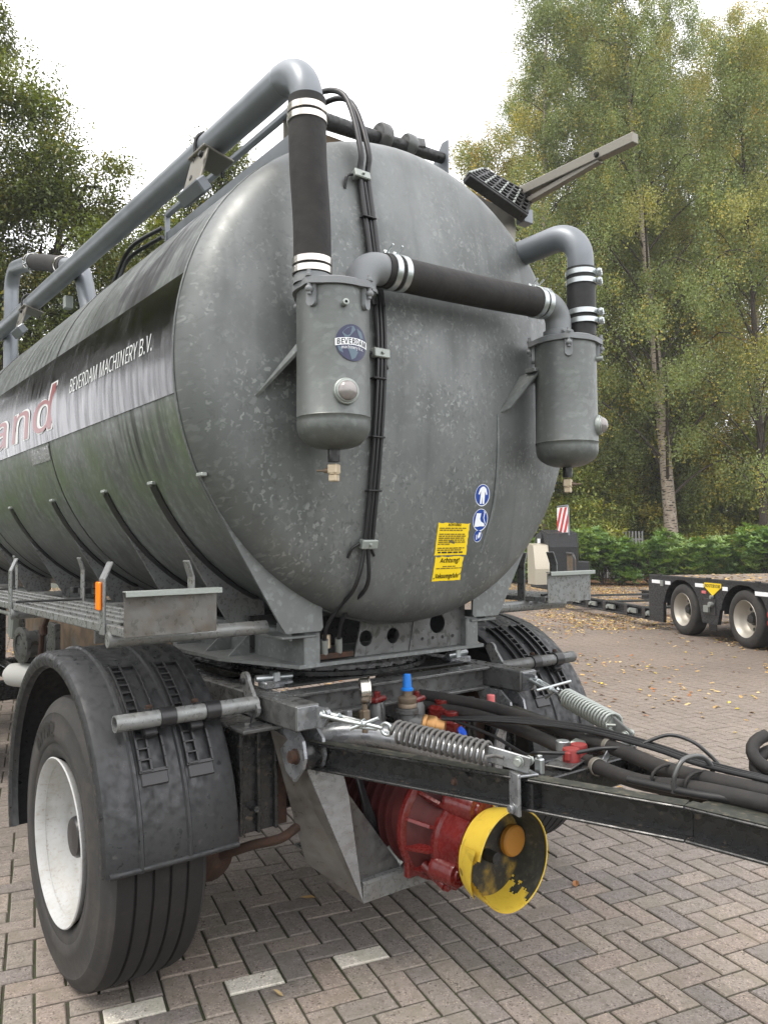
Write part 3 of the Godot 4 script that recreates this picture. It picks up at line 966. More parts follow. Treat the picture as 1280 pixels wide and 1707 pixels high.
func top_gear() -> void:
	var px := -0.70
	# filling pipe along the roof, elbow and drop
	var b := MB.new()
	b.tube([V(px + 0.02, 3.43, -5.2), V(px, 3.315, 0.2)] + bend(V(px, 3.311, 0.55), V(px, 3.31, 0.91), V(px, 3.12, 0.91), 0.15, 12), 0.056, 28)
	part("roof_pipe", b, M.galv_pipe, T)
	var w := MB.new()
	w.lathe(along(V(px, 3.31, 0.752), V(0, 0, 1)), [Vector2(0.056, -0.003), Vector2(0.0585, 0.0), Vector2(0.056, 0.003)], 28)
	part("weld_seam", w, M.galv_pipe, T)
	# rubber drop hose
	var hz := MB.new()
	hz.tube(curve([V(px, 3.17, 0.91), V(px + 0.002, 2.95, 0.912), V(px + 0.015, 2.75, 0.912), V(-0.682, 2.57, 0.91)], 6), 0.0645, 32)
	part("drop_hose", hz, M.rubber_hose, T)
	for y in [3.128, 3.096]:
		band(V(px, y, 0.91), Vector3.UP, 0.066, 0.024, M.stainless, T)
	for y in [2.606, 2.575]:
		band(V(-0.683, y, 0.91), Vector3.UP, 0.066, 0.024, M.stainless, T)
	# saddles with U-bolts under the roof pipe
	for z in [0.14, -2.75]:
		var py := 3.317 if z > 0 else 3.378
		var g := MB.new()
		var c := V(px - 0.0, py - 0.125, z)
		var tilt := Basis(V(0, 0, 1), -0.0)
		var lean := Basis.from_euler(V(0, 0, -0.25))
		g.box(c + V(-0.075, -0.01, 0.04), V(0.012, 0.15, 0.16), lean, 0.004)
		g.box(c + V(-0.01, 0.055, 0.04), V(0.14, 0.01, 0.16), lean, 0.003)
		part("pipe_bracket", g, M.aluminium, T)
		var f := MB.new()
		f.box(c + V(-0.085, -0.1, 0.04), V(0.05, 0.06, 0.2), Basis.from_euler(V(0, 0, 0.72)), 0.006)
		part("bracket_foot", f, M.galv_pipe, T)
		var u := MB.new()
		var up := []
		for i in 17:
			var a := PI * i / 16.0 
			up.append(V(px + cos(a) * 0.062, py + sin(a) * 0.062, z))
		u.tube([V(px + 0.062, py - 0.11, z)] + up + [V(px - 0.062, py - 0.11, z)], 0.007, 8)
		part("u_bolt", u, M.steel_dark, T)
		for q in [[-0.03, -0.035], [0.08, 0.02]]:
			var n := MB.new()
			hexbolt(n, c + V(-0.083 + q[1] * -0.2, q[1], 0.045 + q[0]), V(-1, 0.25, 0), 0.013)
			part("bolt", n, M.steel_dark, T)
	# catwalk screen behind the pipe
	var s := MB.new()
	s.box(V(-0.45, 3.28, -0.2), V(0.006, 0.15, 1.42), Basis.IDENTITY, 0.002)
	part("screen_plate", s, M.galv_pipe, T)
	var r := MB.new()
	r.box(V(-0.45, 3.45, -0.2), V(0.03, 0.03, 1.42), Basis.IDENTITY, 0.006)
	part("guard_rail", r, M.galv_pipe, T)
	for z in [-0.905, 0.5]:
		var p := MB.new()
		p.box(V(-0.45, 3.33, z), V(0.03, 0.24, 0.012), Basis.IDENTITY, 0.003)
		part("rail_post", p, M.galv_pipe, T)
	for z in [0.1, -0.4, -0.8]:
		var k := MB.new()
		rod(k, V(-0.47, 3.255, z), V(-0.44, 3.255, z), 0.008, 8)
		part("bolt", k, M.steel_dark, T)
	for k in 2:
		var l := MB.new()
		l.tube(curve([V(-0.6, 3.14, -1.25 - 0.1 * k), V(-0.55, 3.28 + 0.05 * k, -1.2), V(-0.46, 3.34 + 0.05 * k, -0.95)], 6), 0.012, 8)
		part("breather_hose", l, M.cable_black, T)
	# cross pipe over the front of the roof
	var cp := MB.new()
	cp.tube([V(-0.42, 3.475, 0.36), V(-0.05, 3.495, 0.35), V(0.43, 3.525, 0.35)], [0.037, 0.033, 0.026], 18)
	part("cross_pipe", cp, M.steel_dark, T)
	var sh := MB.new()
	sh.box(V(-0.2, 3.39, 0.33), V(0.5, 0.1, 0.01))
	part("mount_plate", sh, M.dusty_brown, T)
	var ep := MB.new()
	ep.prism(PackedVector2Array([Vector2(-0.1, 3.42), Vector2(0.09, 3.44), Vector2(0.09, 3.6), Vector2(0.05, 3.6)]), Transform3D(Basis(V(0, 0, 1), V(0, 1, 0), V(-1, 0, 0)), V(0.435, 0, 0.3)), 0.008)
	part("end_plate", ep, M.galv_pipe, T)
	for q in [[0.06, 3.5, 0.062], [0.22, 3.515, 0.048]]:
		var c := MB.new()
		c.lathe(along(V(q[0] - 0.028, q[1] + 0.012, 0.35), V(1, 0, 0)), [Vector2(0, 0), Vector2(q[2] - 0.006, 0), Vector2(q[2], 0.008), Vector2(q[2], 0.046), Vector2(q[2] - 0.006, 0.056), Vector2(0, 0.056)], 20)
		if q[0] > 0.1:
			c.box(V(q[0] + 0.05, q[1] + 0.025, 0.36), V(0.06, 0.045, 0.05), Basis.from_euler(V(0, 0, 0.2)), 0.006)
		part("pipe_clamp", c, M.steel_dirty, T)
	# tread and folded rail arm on the right shoulder
	var g := MB.new()
	var A := V(0.50, 3.425, 0.455)
	var F := V(0.905, 3.33, 0.455)
	var C := V(1.04, 3.485, 0.375)
	var D := V(0.68, 3.53, 0.37)
	var nn := (F - A).cross(D - A).normalized()
	if nn.z < 0:
		nn = -nn
	var tread_n := Node3D.new()
	tread_n.name = "step_tread"
	T.add_child(tread_n, true)
	for i in 6:
		var t := i / 5.0
		var q := MB.new()
		q.bar(A.lerp(D, t), F.lerp(C, t), 0.014, 0.03, nn, 0.003)
		part("slat", q, M.steel_dark, tread_n)
	for i in 9:
		var t := i / 8.0
		var q := MB.new()
		q.bar(A.lerp(F, t) + nn * 0.004, D.lerp(C, t) + nn * 0.004, 0.012, 0.02, nn, 0.002)
		part("slat", q, M.zinc_dull if i % 2 == 0 else M.steel_dark, tread_n)
	var fr := MB.new()
	fr.bar(A - nn * 0.01 - V(0, 0.01, 0), F - nn * 0.01 - V(0, 0.01, 0), 0.03, 0.05, nn)
	fr.bar(F - nn * 0.01, C - nn * 0.01, 0.02, 0.05, nn)
	part("frame", fr, M.steel_dark, tread_n)
	var pp := MB.new()
	pp.prism(PackedVector2Array([Vector2(0.78, 3.0), Vector2(0.9, 2.9), Vector2(0.93, 3.3), Vector2(0.92, 3.36), Vector2(0.62, 3.4), Vector2(0.6, 3.33), Vector2(0.78, 3.28), Vector2(0.86, 3.2), Vector2(0.86, 3.05)]), Transform3D(Basis.IDENTITY, V(0, 0, 0.36)), 0.01)
	part("step_bracket", pp, M.aluminium, T)
	var ft := MB.new()
	ft.box(V(0.96, 3.345, 0.40), V(0.07, 0.075, 0.06))
	part("hinge_block", ft, M.galv_pipe, T)
	var ar := MB.new()
	ar.bar(V(0.985, 3.50, 0.3), V(0.985, 3.50, 1.06), 0.045, 0.05, Vector3.UP, 0.004)
	part("rail_arm", ar, M.aluminium, T)
	var ar2 := MB.new()
	ar2.bar(V(0.995, 3.435, 0.33), V(0.988, 3.478, 0.86), 0.035, 0.03, Vector3.UP, 0.003)
	part("rail_arm", ar2, M.aluminium, T)
	var ab := MB.new()
	hexbolt(ab, V(0.962, 3.495, 0.86), V(-1, 0, 0), 0.011)
	part("bolt", ab, M.steel_dark, T)
	# right-hand vent pipe from the head, elbow down to the right trap
	var rp := MB.new()
	rp.tube(bend(V(0.645, 3.005, 0.55), V(0.685, 3.03, 0.965), V(0.705, 2.7, 0.955), 0.12, 12), 0.058, 28)
	part("vent_pipe", rp, M.galv_pipe, T)
	var cl := MB.new()
	cl.lathe(along(V(0.65, 3.008, 0.598), V(0.1, 0.06, 1)), [Vector2(0.057, 0), Vector2(0.068, 0.002), Vector2(0.068, 0.02), Vector2(0.057, 0.028)], 28)
	part("weld_collar", cl, M.galv_pipe, T)
	var rh := MB.new()
	rh.tube([V(0.698, 2.86, 0.96), V(0.71, 2.56, 0.945)], 0.0635, 28)
	part("vent_hose", rh, M.rubber_black, T)
	for y in [2.835, 2.795, 2.66, 2.62]:
		band(V(0.698 + (2.86 - y) * 0.04, y, 0.958), Vector3.UP, 0.065, 0.024, M.zinc, T, V(0.55, 0, 0.83))
	# hydraulic hoses over the dome
	for k in 2:
		var x := -0.335 + 0.035 * k
		var pts := [V(-0.36 + 0.02 * k, 3.46, 0.2), V(x - 0.02 + 0.02 * k, 3.53 - 0.01 * k, 0.42), V(x + 0.01, 3.46 - 0.02 * k, 0.6), crown(x + 0.005, 3.18, 0.05), crown(x, 3.07, 0.02), crown(x, 2.8, 0.018), crown(x + 0.005, 2.55, 0.02)]
		var q := MB.new()
		q.tube(curve(pts, 6), 0.0115, 10)
		part("hydraulic_hose", q, M.cable_black, T)
	for k in 3:
		var x := -0.335 + 0.016 * k
		var pts := [crown(x, 3.05, 0.02), crown(x + 0.01, 2.7, 0.015), crown(x + 0.01, 2.37, 0.02), crown(x, 2.0, 0.015), crown(x - 0.005, 1.66, 0.02)]
		if k < 2:
			pts += [crown(-0.36 + 0.05 * k, 1.5, 0.03), V(-0.37 + 0.05 * k, 1.4, 0.6), V(-0.385 + 0.065 * k, 1.32, 0.535), V(-0.372 + 0.07 * k, 1.24, 0.495)]
		var q := MB.new()
		q.tube(curve(pts, 6), 0.0082, 10)
		part("hydraulic_hose", q, M.cable_black, T)
		if k < 2:
			var fi := MB.new()
			fi.tube([V(-0.376 + 0.068 * k, 1.265, 0.503), V(-0.366 + 0.07 * k, 1.205, 0.485)], 0.0155, 10)
			part("hose_fitting", fi, M.zinc_dull, T)
	for q in [[-0.33, 3.075], [-0.315, 2.365], [-0.325, 1.65]]:
		var cb := MB.new()
		var c := crown(q[0], q[1], 0.022)
		var bn := crown_n(q[0], q[1])
		var bs := Basis(V(1, 0, 0), bn.cross(V(1, 0, 0)), bn)
		cb.box(c, V(0.075, 0.036, 0.034), bs, 0.004)
		hexbolt(cb, c + bn * 0.017, bn, 0.006)
		part("hose_block", cb, M.zinc_dull, T)
		var lp := MB.new()
		lp.tube(curve([crown(q[0] - 0.07, q[1] - 0.055, 0.0), crown(q[0] - 0.06, q[1] - 0.01, 0.02), crown(q[0], q[1] + 0.002, 0.012), crown(q[0] + 0.045, q[1] - 0.05, 0.0)], 4), 0.006, 6)
		part("block_bracket", lp, M.steel_dark, T)
	for y in [2.9, 2.27, 2.05, 1.85]:
		var ti := MB.new()
		ti.box(crown(-0.325, y, 0.02), V(0.062, 0.007, 0.032))
		part("cable_tie", ti, M.cable_black, T)

func pot(at: Vector3, r: float, lug0: float, sight: float, nozzle: float, label: String) -> Node3D:
	# at: foot of the axis at height 0; angles in degrees from +z towards +x
	var o := Node3D.new()
	o.name = "moisture_trap"
	T.add_child(o, true)
	o.set_meta("label", label)
	var X := Transform3D(Basis.IDENTITY, at)
	var dirv := func(a: float) -> Vector3: return V(sin(deg_to_rad(a)), 0, cos(deg_to_rad(a)))
	var b := MB.new()
	var pr := []
	for i in 9:
		var a := PI / 2 * i / 8.0
		pr.append(Vector2(sin(a) * (r - 0.045) if i < 1 else 0.0, 0.0))
	pr = [Vector2(0.018, 1.972)]
	for p in [[0.06, 1.978], [0.09, 1.988], [r - 0.022, 2.003], [r - 0.008, 2.018], [r - 0.001, 2.04], [r, 2.06]]:
		pr.append(Vector2(p[0], p[1]))
	pr += [Vector2(r, 2.074), Vector2(r + 0.004, 2.079), Vector2(r + 0.0005, 2.084), Vector2(r - 0.001, 2.3), Vector2(r - 0.001, 2.51)]
	b.lathe(X, pr, 48)
	part("vessel", b, M.galv_pot, o)
	# lid with four lobes
	var poly := PackedVector2Array()
	for i in 96:
		var a := TAU * i / 96.0
		var k := 0.0
		for j in 4:
			var d := wrapf(a - deg_to_rad(lug0 + 90.0 * j), -PI, PI)
			k += exp(-pow(d / 0.2, 2.0))
		poly.append(Vector2(sin(a), cos(a)) * (r + 0.012 + 0.016 * k))
	var l := MB.new()
	var lx := Transform3D(Basis(V(1, 0, 0), V(0, 0, 1), V(0, -1, 0)), at + V(0, 2.522, 0))
	l.prism(poly, lx, 0.022)
	l.lathe(Transform3D(Basis.IDENTITY, at), [Vector2(r + 0.006, 2.533), Vector2(r - 0.004, 2.541), Vector2(0, 2.546)], 40)
	part("lid", l, M.cast_grey, o)
	for j in 4:
		var d: Vector3 = dirv.call(lug0 + 90.0 * j)
		var t := V(d.z, 0, -d.x)
		var g := MB.new()
		var bs := Basis(t, Vector3.UP, d)
		var tongue := PackedVector2Array()
		for i in 13:
			var a := PI + PI * i / 12.0
			tongue.append(Vector2(cos(a) * 0.017, sin(a) * 0.017 - 0.045))
		tongue.append(Vector2(0.017, 0.01))
		tongue.append(Vector2(-0.017, 0.01))
		g.prism(tongue, Transform3D(bs, at + d * (r + 0.006) + V(0, 2.5, 0)), 0.014)
		part("lug", g, M.cast_grey, o)
		var h := MB.new()
		rod(h, at + d * (r + 0.02) + V(0, 2.475, 0), at + d * (r + 0.02) + V(0, 2.556, 0), 0.007, 10)
		h.ball(at + d * (r + 0.021) + V(0, 2.493, 0), V(0.014, 0.012, 0.014), 10, 6)
		hexbolt(h, at + d * (r + 0.02) + V(0, 2.534, 0), Vector3.UP, 0.01)
		part("swing_bolt", h, M.cast_grey, o)
	var nd: Vector3 = dirv.call(nozzle)
	var nz := MB.new()
	nz.lathe(along(at + nd * (r - 0.005) + V(0, 2.445, 0), nd), [Vector2(0.011, 0), Vector2(0.011, 0.03), Vector2(0.009, 0.031), Vector2(0.005, 0.031), Vector2(0.005, 0.015), Vector2(0, 0.015)], 14)
	part("nozzle", nz, M.zinc_dull, o)
	var sd: Vector3 = dirv.call(sight)
	var sx := along(at + sd * (r - 0.012) + V(0, 2.152, 0), sd)
	var sb := MB.new()
	sb.lathe(sx, [Vector2(0.044, 0), Vector2(0.044, 0.02), Vector2(0.041, 0.023), Vector2(0.038, 0.023), Vector2(0.038, 0.028), Vector2(0.035, 0.03), Vector2(0.033, 0.03)], 28)
	part("sight_glass_ring", sb, M.zinc_dull, o)
	var sg := MB.new()
	var gp := []
	for i in 9:
		var a := PI / 2 * i / 8.0
		gp.append(Vector2(0.034 * cos(a), 0.028 + 0.026 * sin(a)))
	sg.lathe(sx, gp, 24)
	part("sight_glass", sg, M.frost, o)
	var v := MB.new()
	rod(v, at + V(0, 1.93, 0), at + V(0, 1.98, 0), 0.021, 14)
	part("drain_pipe", v, M.steel_dark, o)
	var br := MB.new()
	br.box(at + V(0, 1.905, 0), V(0.036, 0.034, 0.036), Basis.from_euler(V(0, 0.5, 0)), 0.004)
	br.box(at + V(0, 1.874, 0), V(0.03, 0.024, 0.03), Basis.from_euler(V(0, 0.5, 0)), 0.003)
	disc(br, at + V(0, 1.885, 0), Vector3.UP, 0.02, 0.006, 6)
	part("drain_valve", br, M.brass_pale, o)
	var hd: Vector3 = V(-0.79, 0, -0.61) if at.x < 0 else V(0.79, 0, 0.61)
	var hv := MB.new()
	rod(hv, at + V(0, 1.9, 0), at + hd * 0.035 + V(0, 1.9, 0), 0.009, 10)
	rod(hv, at + hd * 0.03 + V(0, 1.9, 0), at + hd * 0.06 + V(0, 1.9, 0), 0.004, 8)
	part("valve_handle", hv, M.bronze, o)
	return o

func traps() -> void:
	var p1 := V(-0.60, 0, 0.91)
	var p2 := V(0.640, 0, 0.91)
	var a := pot(p1, 0.127, -66.0, -15.0, -17.0, "left moisture trap with the round globe sticker")
	var b := pot(p2, 0.135, -45.0, 30.0, 32.0, "right moisture trap with sight glass on its side")
	# inlet neck under the drop hose
	var n := MB.new()
	n.lathe(Transform3D(Basis.IDENTITY, V(-0.682, 2.53, 0.91)), [Vector2(0.066, 0), Vector2(0.064, 0.03), Vector2(0.058, 0.034)], 28)
	part("inlet_neck", n, M.cast_grey, a)
	# elbow to the cross hose
	var e := MB.new()
	e.tube(bend(V(-0.487, 2.53, 0.915), V(-0.487, 2.642, 0.915), V(-0.33, 2.642, 0.915), 0.085, 12), 0.058, 28)
	e.lathe(Transform3D(Basis.IDENTITY, V(-0.487, 2.533, 0.915)), [Vector2(0.064, 0), Vector2(0.064, 0.012), Vector2(0.058, 0.018)], 28)
	part("elbow", e, M.cast_grey, a)
	var e2 := MB.new()
	e2.tube(bend(V(0.47, 2.672, 0.925), V(0.578, 2.675, 0.925), V(0.578, 2.53, 0.925), 0.075, 12), 0.055, 28)
	e2.lathe(Transform3D(Basis.IDENTITY, V(0.578, 2.533, 0.925)), [Vector2(0.066, 0), Vector2(0.066, 0.03), Vector2(0.055, 0.034)], 28)
	hexbolt(e2, V(0.54, 2.55, 0.985), V(-0.4, 0, 1), 0.008)
	part("elbow", e2, M.cast_grey, b)
	var h := MB.new()
	var A := V(-0.385, 2.642, 0.915)
	var B := V(0.485, 2.672, 0.925)
	h.tube(curve([A, A.lerp(B, 0.33) + V(0, -0.004, 0), A.lerp(B, 0.66) + V(0, -0.004, 0), B], 6), 0.0625, 32)
	part("cross_hose", h, M.rubber_hose, T)
	var d := (B - A).normalized()
	for t in [0.038, 0.082]:
		band(A + d * t, d, 0.064, 0.026, M.zinc, T, V(0, 0.9, -0.45))
	for t in [0.048, 0.012]:
		band(B - d * t, d, 0.064, 0.026, M.zinc, T, V(0, 0.85, -0.5))
	# brackets from the dome to the traps
	for s in [-1.0, 1.0]:
		var q := MB.new()
		if s < 0:
			q.plate(crown(-0.80, 2.16, -0.01), crown(-0.66, 2.33, -0.01), V(-0.70, 2.36, 0.87), V(-0.715, 2.31, 0.86), 0.01, V(-1, 1, 0))
			q.plate(V(-0.70, 2.36, 0.87), crown(-0.62, 2.37, -0.01), crown(-0.5, 2.37, -0.01), V(-0.55, 2.36, 0.80), 0.01, V(0, 1, 0))
		else:
			q.plate(crown(0.335, 2.20, -0.01), crown(0.50, 2.385, -0.01), V(0.53, 2.41, 0.87), V(0.40, 2.23, 0.80), 0.01, V(-1, 1, 0.3))
			q.plate(crown(0.50, 2.385, -0.01), crown(0.66, 2.385, -0.01), V(0.66, 2.39, 0.79), V(0.53, 2.41, 0.86), 0.01, V(0, 1, 0))
			q.box(V(0.515, 2.40, 0.835), V(0.05, 0.02, 0.06))
		part("trap_bracket", q, M.galv_head, T)
	# ridge under the right bracket, shaping the dome's crease and its reflection
	var st := MB.new()
	st.tube(curve([crown(0.337, 2.2, 0.0), crown(0.345, 2.0, 0.002), crown(0.34, 1.8, 0.002), crown(0.3, 1.6, 0.0)], 6), 0.008, 6)
	part("weld_seam", st, M.galv_head, T)  # crease ridge
	# globe sticker round the left vessel
	var r := 0.1285
	var a0 := deg_to_rad(-3.0)
	var wrap := func(x: float, y: float, off: float) -> Vector3: return p1 + V(sin(a0 + x / r) * (r + off), 2.317 + y, cos(a0 + x / r) * (r + off))
	var wn := func(x: float, y: float) -> Vector3: return V(sin(a0 + x / r), 0, cos(a0 + x / r))
	var g := MB.new()
	_round_patch(g, 0.0, 0.0, 0.062, func(x: float, y: float) -> Vector3: return wrap.call(x, y, 0.001), wn)
	var st_n := part("globe_sticker", g, M.globe_dark, a)
	var land := MB.new()
	for q in [[PackedVector2Array([Vector2(-0.04, 0.03), Vector2(-0.02, 0.05), Vector2(0.002, 0.056), Vector2(0.01, 0.045), Vector2(-0.004, 0.03), Vector2(-0.015, 0.018), Vector2(-0.03, 0.016)])], [PackedVector2Array([Vector2(0.015, 0.05), Vector2(0.035, 0.04), Vector2(0.045, 0.02), Vector2(0.03, 0.018), Vector2(0.022, 0.03)])],
		[PackedVector2Array([Vector2(-0.02, -0.02), Vector2(0.005, -0.016), Vector2(0.02, -0.03), Vector2(0.008, -0.05), Vector2(-0.006, -0.058), Vector2(-0.012, -0.04)])], [PackedVector2Array([Vector2(-0.056, -0.012), Vector2(-0.04, -0.02), Vector2(-0.036, -0.038), Vector2(-0.05, -0.03)])]]:
		_poly_patch(land, q[0], func(x: float, y: float) -> Vector3: return wrap.call(x, y, 0.0016), wn)
	part("globe_land", land, M.globe_land, st_n)
	var wb := MB.new()
	_strip_patch(wb, -0.063, 0.063, -0.008, 0.016, func(x: float, y: float) -> Vector3: return wrap.call(x, y - x * x * 1.6, 0.0022), wn)
	part("banner", wb, M.label_white, st_n)
	var tx := MB.new()
	letters(tx, "BEVERDAM", 0.026, func(x: float, y: float) -> Vector3: return wrap.call(x, y + 0.004 - x * x * 1.6, 0.0028), wn, true, true, 0.0, 0.86)
	part("lettering", tx, M.label_ink, st_n)
	var t2 := MB.new()
	letters(t2, "machinery b.v.", 0.0145, func(x: float, y: float) -> Vector3: return wrap.call(x, y - 0.016 - x * x * 1.6, 0.0022), wn, false, true, 0.0, 0.9)
	part("lettering", t2, M.label_white, st_n)

func _round_patch(b: MB, cx: float, cy: float, r: float, f: Callable, g: Callable) -> void:
	for i in 32:
		for k in 4:
			var a := TAU * i / 32.0
			var c := TAU * (i + 1) / 32.0
			var r0 := r * k / 4.0
			var r1 := r * (k + 1) / 4.0
			var p := [Vector2(cx + cos(a) * r0, cy + sin(a) * r0), Vector2(cx + cos(c) * r0, cy + sin(c) * r0), Vector2(cx + cos(c) * r1, cy + sin(c) * r1), Vector2(cx + cos(a) * r1, cy + sin(a) * r1)]
			var q := []
			var m := []
			for v in p:
				q.append(f.call(v.x, v.y))
				m.append(g.call(v.x, v.y))
			var z := Vector2.ZERO
			b.squad(q, m, [z, z, z, z])

func _poly_patch(b: MB, poly: PackedVector2Array, f: Callable, g: Callable) -> void:
	var ids := Geometry2D.triangulate_polygon(poly)
	for i in range(0, ids.size(), 3):
		var p := [poly[ids[i]], poly[ids[i + 1]], poly[ids[i + 2]]]
		b.tri(f.call(p[0].x, p[0].y), f.call(p[1].x, p[1].y), f.call(p[2].x, p[2].y), g.call(p[0].x, p[0].y), g.call(p[1].x, p[1].y), g.call(p[2].x, p[2].y))

func _strip_patch(b: MB, x0: float, x1: float, y0: float, y1: float, f: Callable, g: Callable, n := 16) -> void:
	for i in n:
		var a := lerpf(x0, x1, float(i) / n)
		var c := lerpf(x0, x1, float(i + 1) / n)
		var q := []
		var m := []
		for v in [Vector2(a, y0), Vector2(c, y0), Vector2(c, y1), Vector2(a, y1)]:
			q.append(f.call(v.x, v.y))
			m.append(g.call(v.x, v.y))
		var z := Vector2.ZERO
		b.squad(q, m, [z, z, z, z])

func stickers() -> void:
	rng.seed = 77
	var f := func(off: float) -> Callable: return func(x: float, y: float) -> Vector3: return crown(x, y, off)
	var g := func(x: float, y: float) -> Vector3: return crown_n(x, y)
	# two yellow warning labels, edges nibbled away
	for q in [[0.018, 0.204, 1.595, 1.731, 0.0015], [0.026, 0.192, 1.488, 1.592, 0.0012]]:
		var poly := PackedVector2Array()
		var n := 14
		for i in n:
			poly.append(Vector2(lerpf(q[0], q[1], float(i) / n), q[2] + rng.randf() * 0.0015))
		for i in n:
			poly.append(Vector2(q[1] - rng.randf() * (0.006 if i > 2 else 0.001), lerpf(q[2], q[3], float(i) / n)))
		for i in n:
			poly.append(Vector2(lerpf(q[1], q[0], float(i) / n), q[3] - rng.randf() * 0.005))
		for i in n:
			poly.append(Vector2(q[0] + rng.randf() * 0.002, lerpf(q[3], q[2], float(i) / n)))
		var b := MB.new()
		_poly_patch(b, poly, f.call(q[4]), g)
		var s := part("warning_label", b, M.label_yellow, T)
		var t := MB.new()
		var p := MB.new()
		var at := func(cx: float, cy: float) -> Callable: return func(x: float, y: float) -> Vector3: return crown(cx + x, cy + y, q[4] + 0.0012)
		if q[3] > 1.7:
			letters(t, "ACHTUNG!", 0.015, at.call(0.112, 1.7215), g)
			var y := 1.7075
			for ln in [1.0, 0.85, 0.0, 0.95, 1.0, 0.98, 1.0, 1.0, 0.42, 0.0, 1.0, 0.88]:
				if ln > 0:
					var x: float = q[0] + 0.012
					var stop: float = q[0] + 0.012 + ln * 0.155
					while x < stop - 0.004:
						var w := minf(rng.randf_range(0.008, 0.03), stop - x)
						_strip_patch(p, x, x + w, y - 0.0022, y + 0.0022, f.call(q[4] + 0.001), g, 2)
						x += w + 0.004
				y -= 0.0082
			var x := 0.035
			while x < 0.18:
				var w := rng.randf_range(0.015, 0.03)
				_strip_patch(t, x, x + w, 1.6045, 1.6105, f.call(q[4] + 0.001), g, 2)
				x += w + 0.006
		else:
			letters(t, "Achtung!", 0.026, at.call(0.112, 1.574), g, true, true, 0.15)
			letters(t, "„Vakuumgefahr“", 0.026, at.call(0.108, 1.509), g, true, true, 0.1, 0.74)
			for ln in [[1.549, 0.075, 0.15], [1.541, 0.04, 0.185]]:
				var x: float = ln[1]
				while x < ln[2]:
					var w := rng.randf_range(0.01, 0.03)
					_strip_patch(p, x, x + w, ln[0] - 0.002, ln[0] + 0.002, f.call(q[4] + 0.001), g, 2)
					x += w + 0.004
		part("lettering", t, M.label_ink, s).set_meta("kind", "stuff")
		part("fine_print", p, M.ink_faint, s).set_meta("kind", "stuff")
	# blue mandatory signs: overall, boot, glove
	for q in [[0.263, 1.848, 0.047], [0.266, 1.743, 0.048], [0.262, 1.674, 0.026]]:
		var w := MB.new()
		_round_patch(w, q[0], q[1], q[2], f.call(0.0012), g)
		var s := part("protection_sign", w, M.label_white, T)
		var bl := MB.new()
		_round_patch(bl, q[0] - 0.001, q[1] + 0.001, q[2] * 0.93, f.call(0.002), g)
		part("blue_field", bl, M.label_blue, s)
		var pic := MB.new()
		var polys := []
		var k: float = q[2]
		if q[1] > 1.8:
			polys = [PackedVector2Array([Vector2(-0.14, 0.78), Vector2(0.14, 0.78), Vector2(0.42, 0.6), Vector2(0.62, 0.1), Vector2(0.46, 0.04), Vector2(0.28, 0.36), Vector2(0.3, -0.78), Vector2(0.06, -0.78), Vector2(0.0, -0.1), Vector2(-0.06, -0.78), Vector2(-0.3, -0.78), Vector2(-0.28, 0.36), Vector2(-0.46, 0.04), Vector2(-0.62, 0.1), Vector2(-0.42, 0.6)])]
		elif q[1] > 1.7:
			polys = [PackedVector2Array([Vector2(-0.62, 0.6), Vector2(-0.02, 0.6), Vector2(-0.1, 0.1), Vector2(0.05, -0.12), Vector2(0.5, -0.3), Vector2(0.6, -0.42), Vector2(0.55, -0.55), Vector2(-0.1, -0.55), Vector2(-0.3, -0.6), Vector2(-0.75, -0.6), Vector2(-0.72, -0.1)]), PackedVector2Array([Vector2(0.28, 0.78), Vector2(0.52, 0.74), Vector2(0.42, 0.2), Vector2(0.7, -0.3), Vector2(0.62, -0.32), Vector2(0.32, 0.2), Vector2(0.4, 0.68), Vector2(0.28, 0.72)])]
		else:
			polys = [PackedVector2Array([Vector2(0.15, 0.65), Vector2(0.6, 0.6), Vector2(0.5, -0.1), Vector2(0.1, -0.4), Vector2(-0.1, 0.0)]), PackedVector2Array([Vector2(-0.5, 0.2), Vector2(-0.3, 0.3), Vector2(-0.2, -0.5), Vector2(-0.4, -0.6)])]
		for pl in polys:
			var sc := PackedVector2Array()
			for v in pl:
				sc.append(Vector2(q[0] + v.x * k, q[1] + v.y * k))
			_poly_patch(pic, sc, f.call(0.0028), g)
		part("pictogram", pic, M.label_white, s)

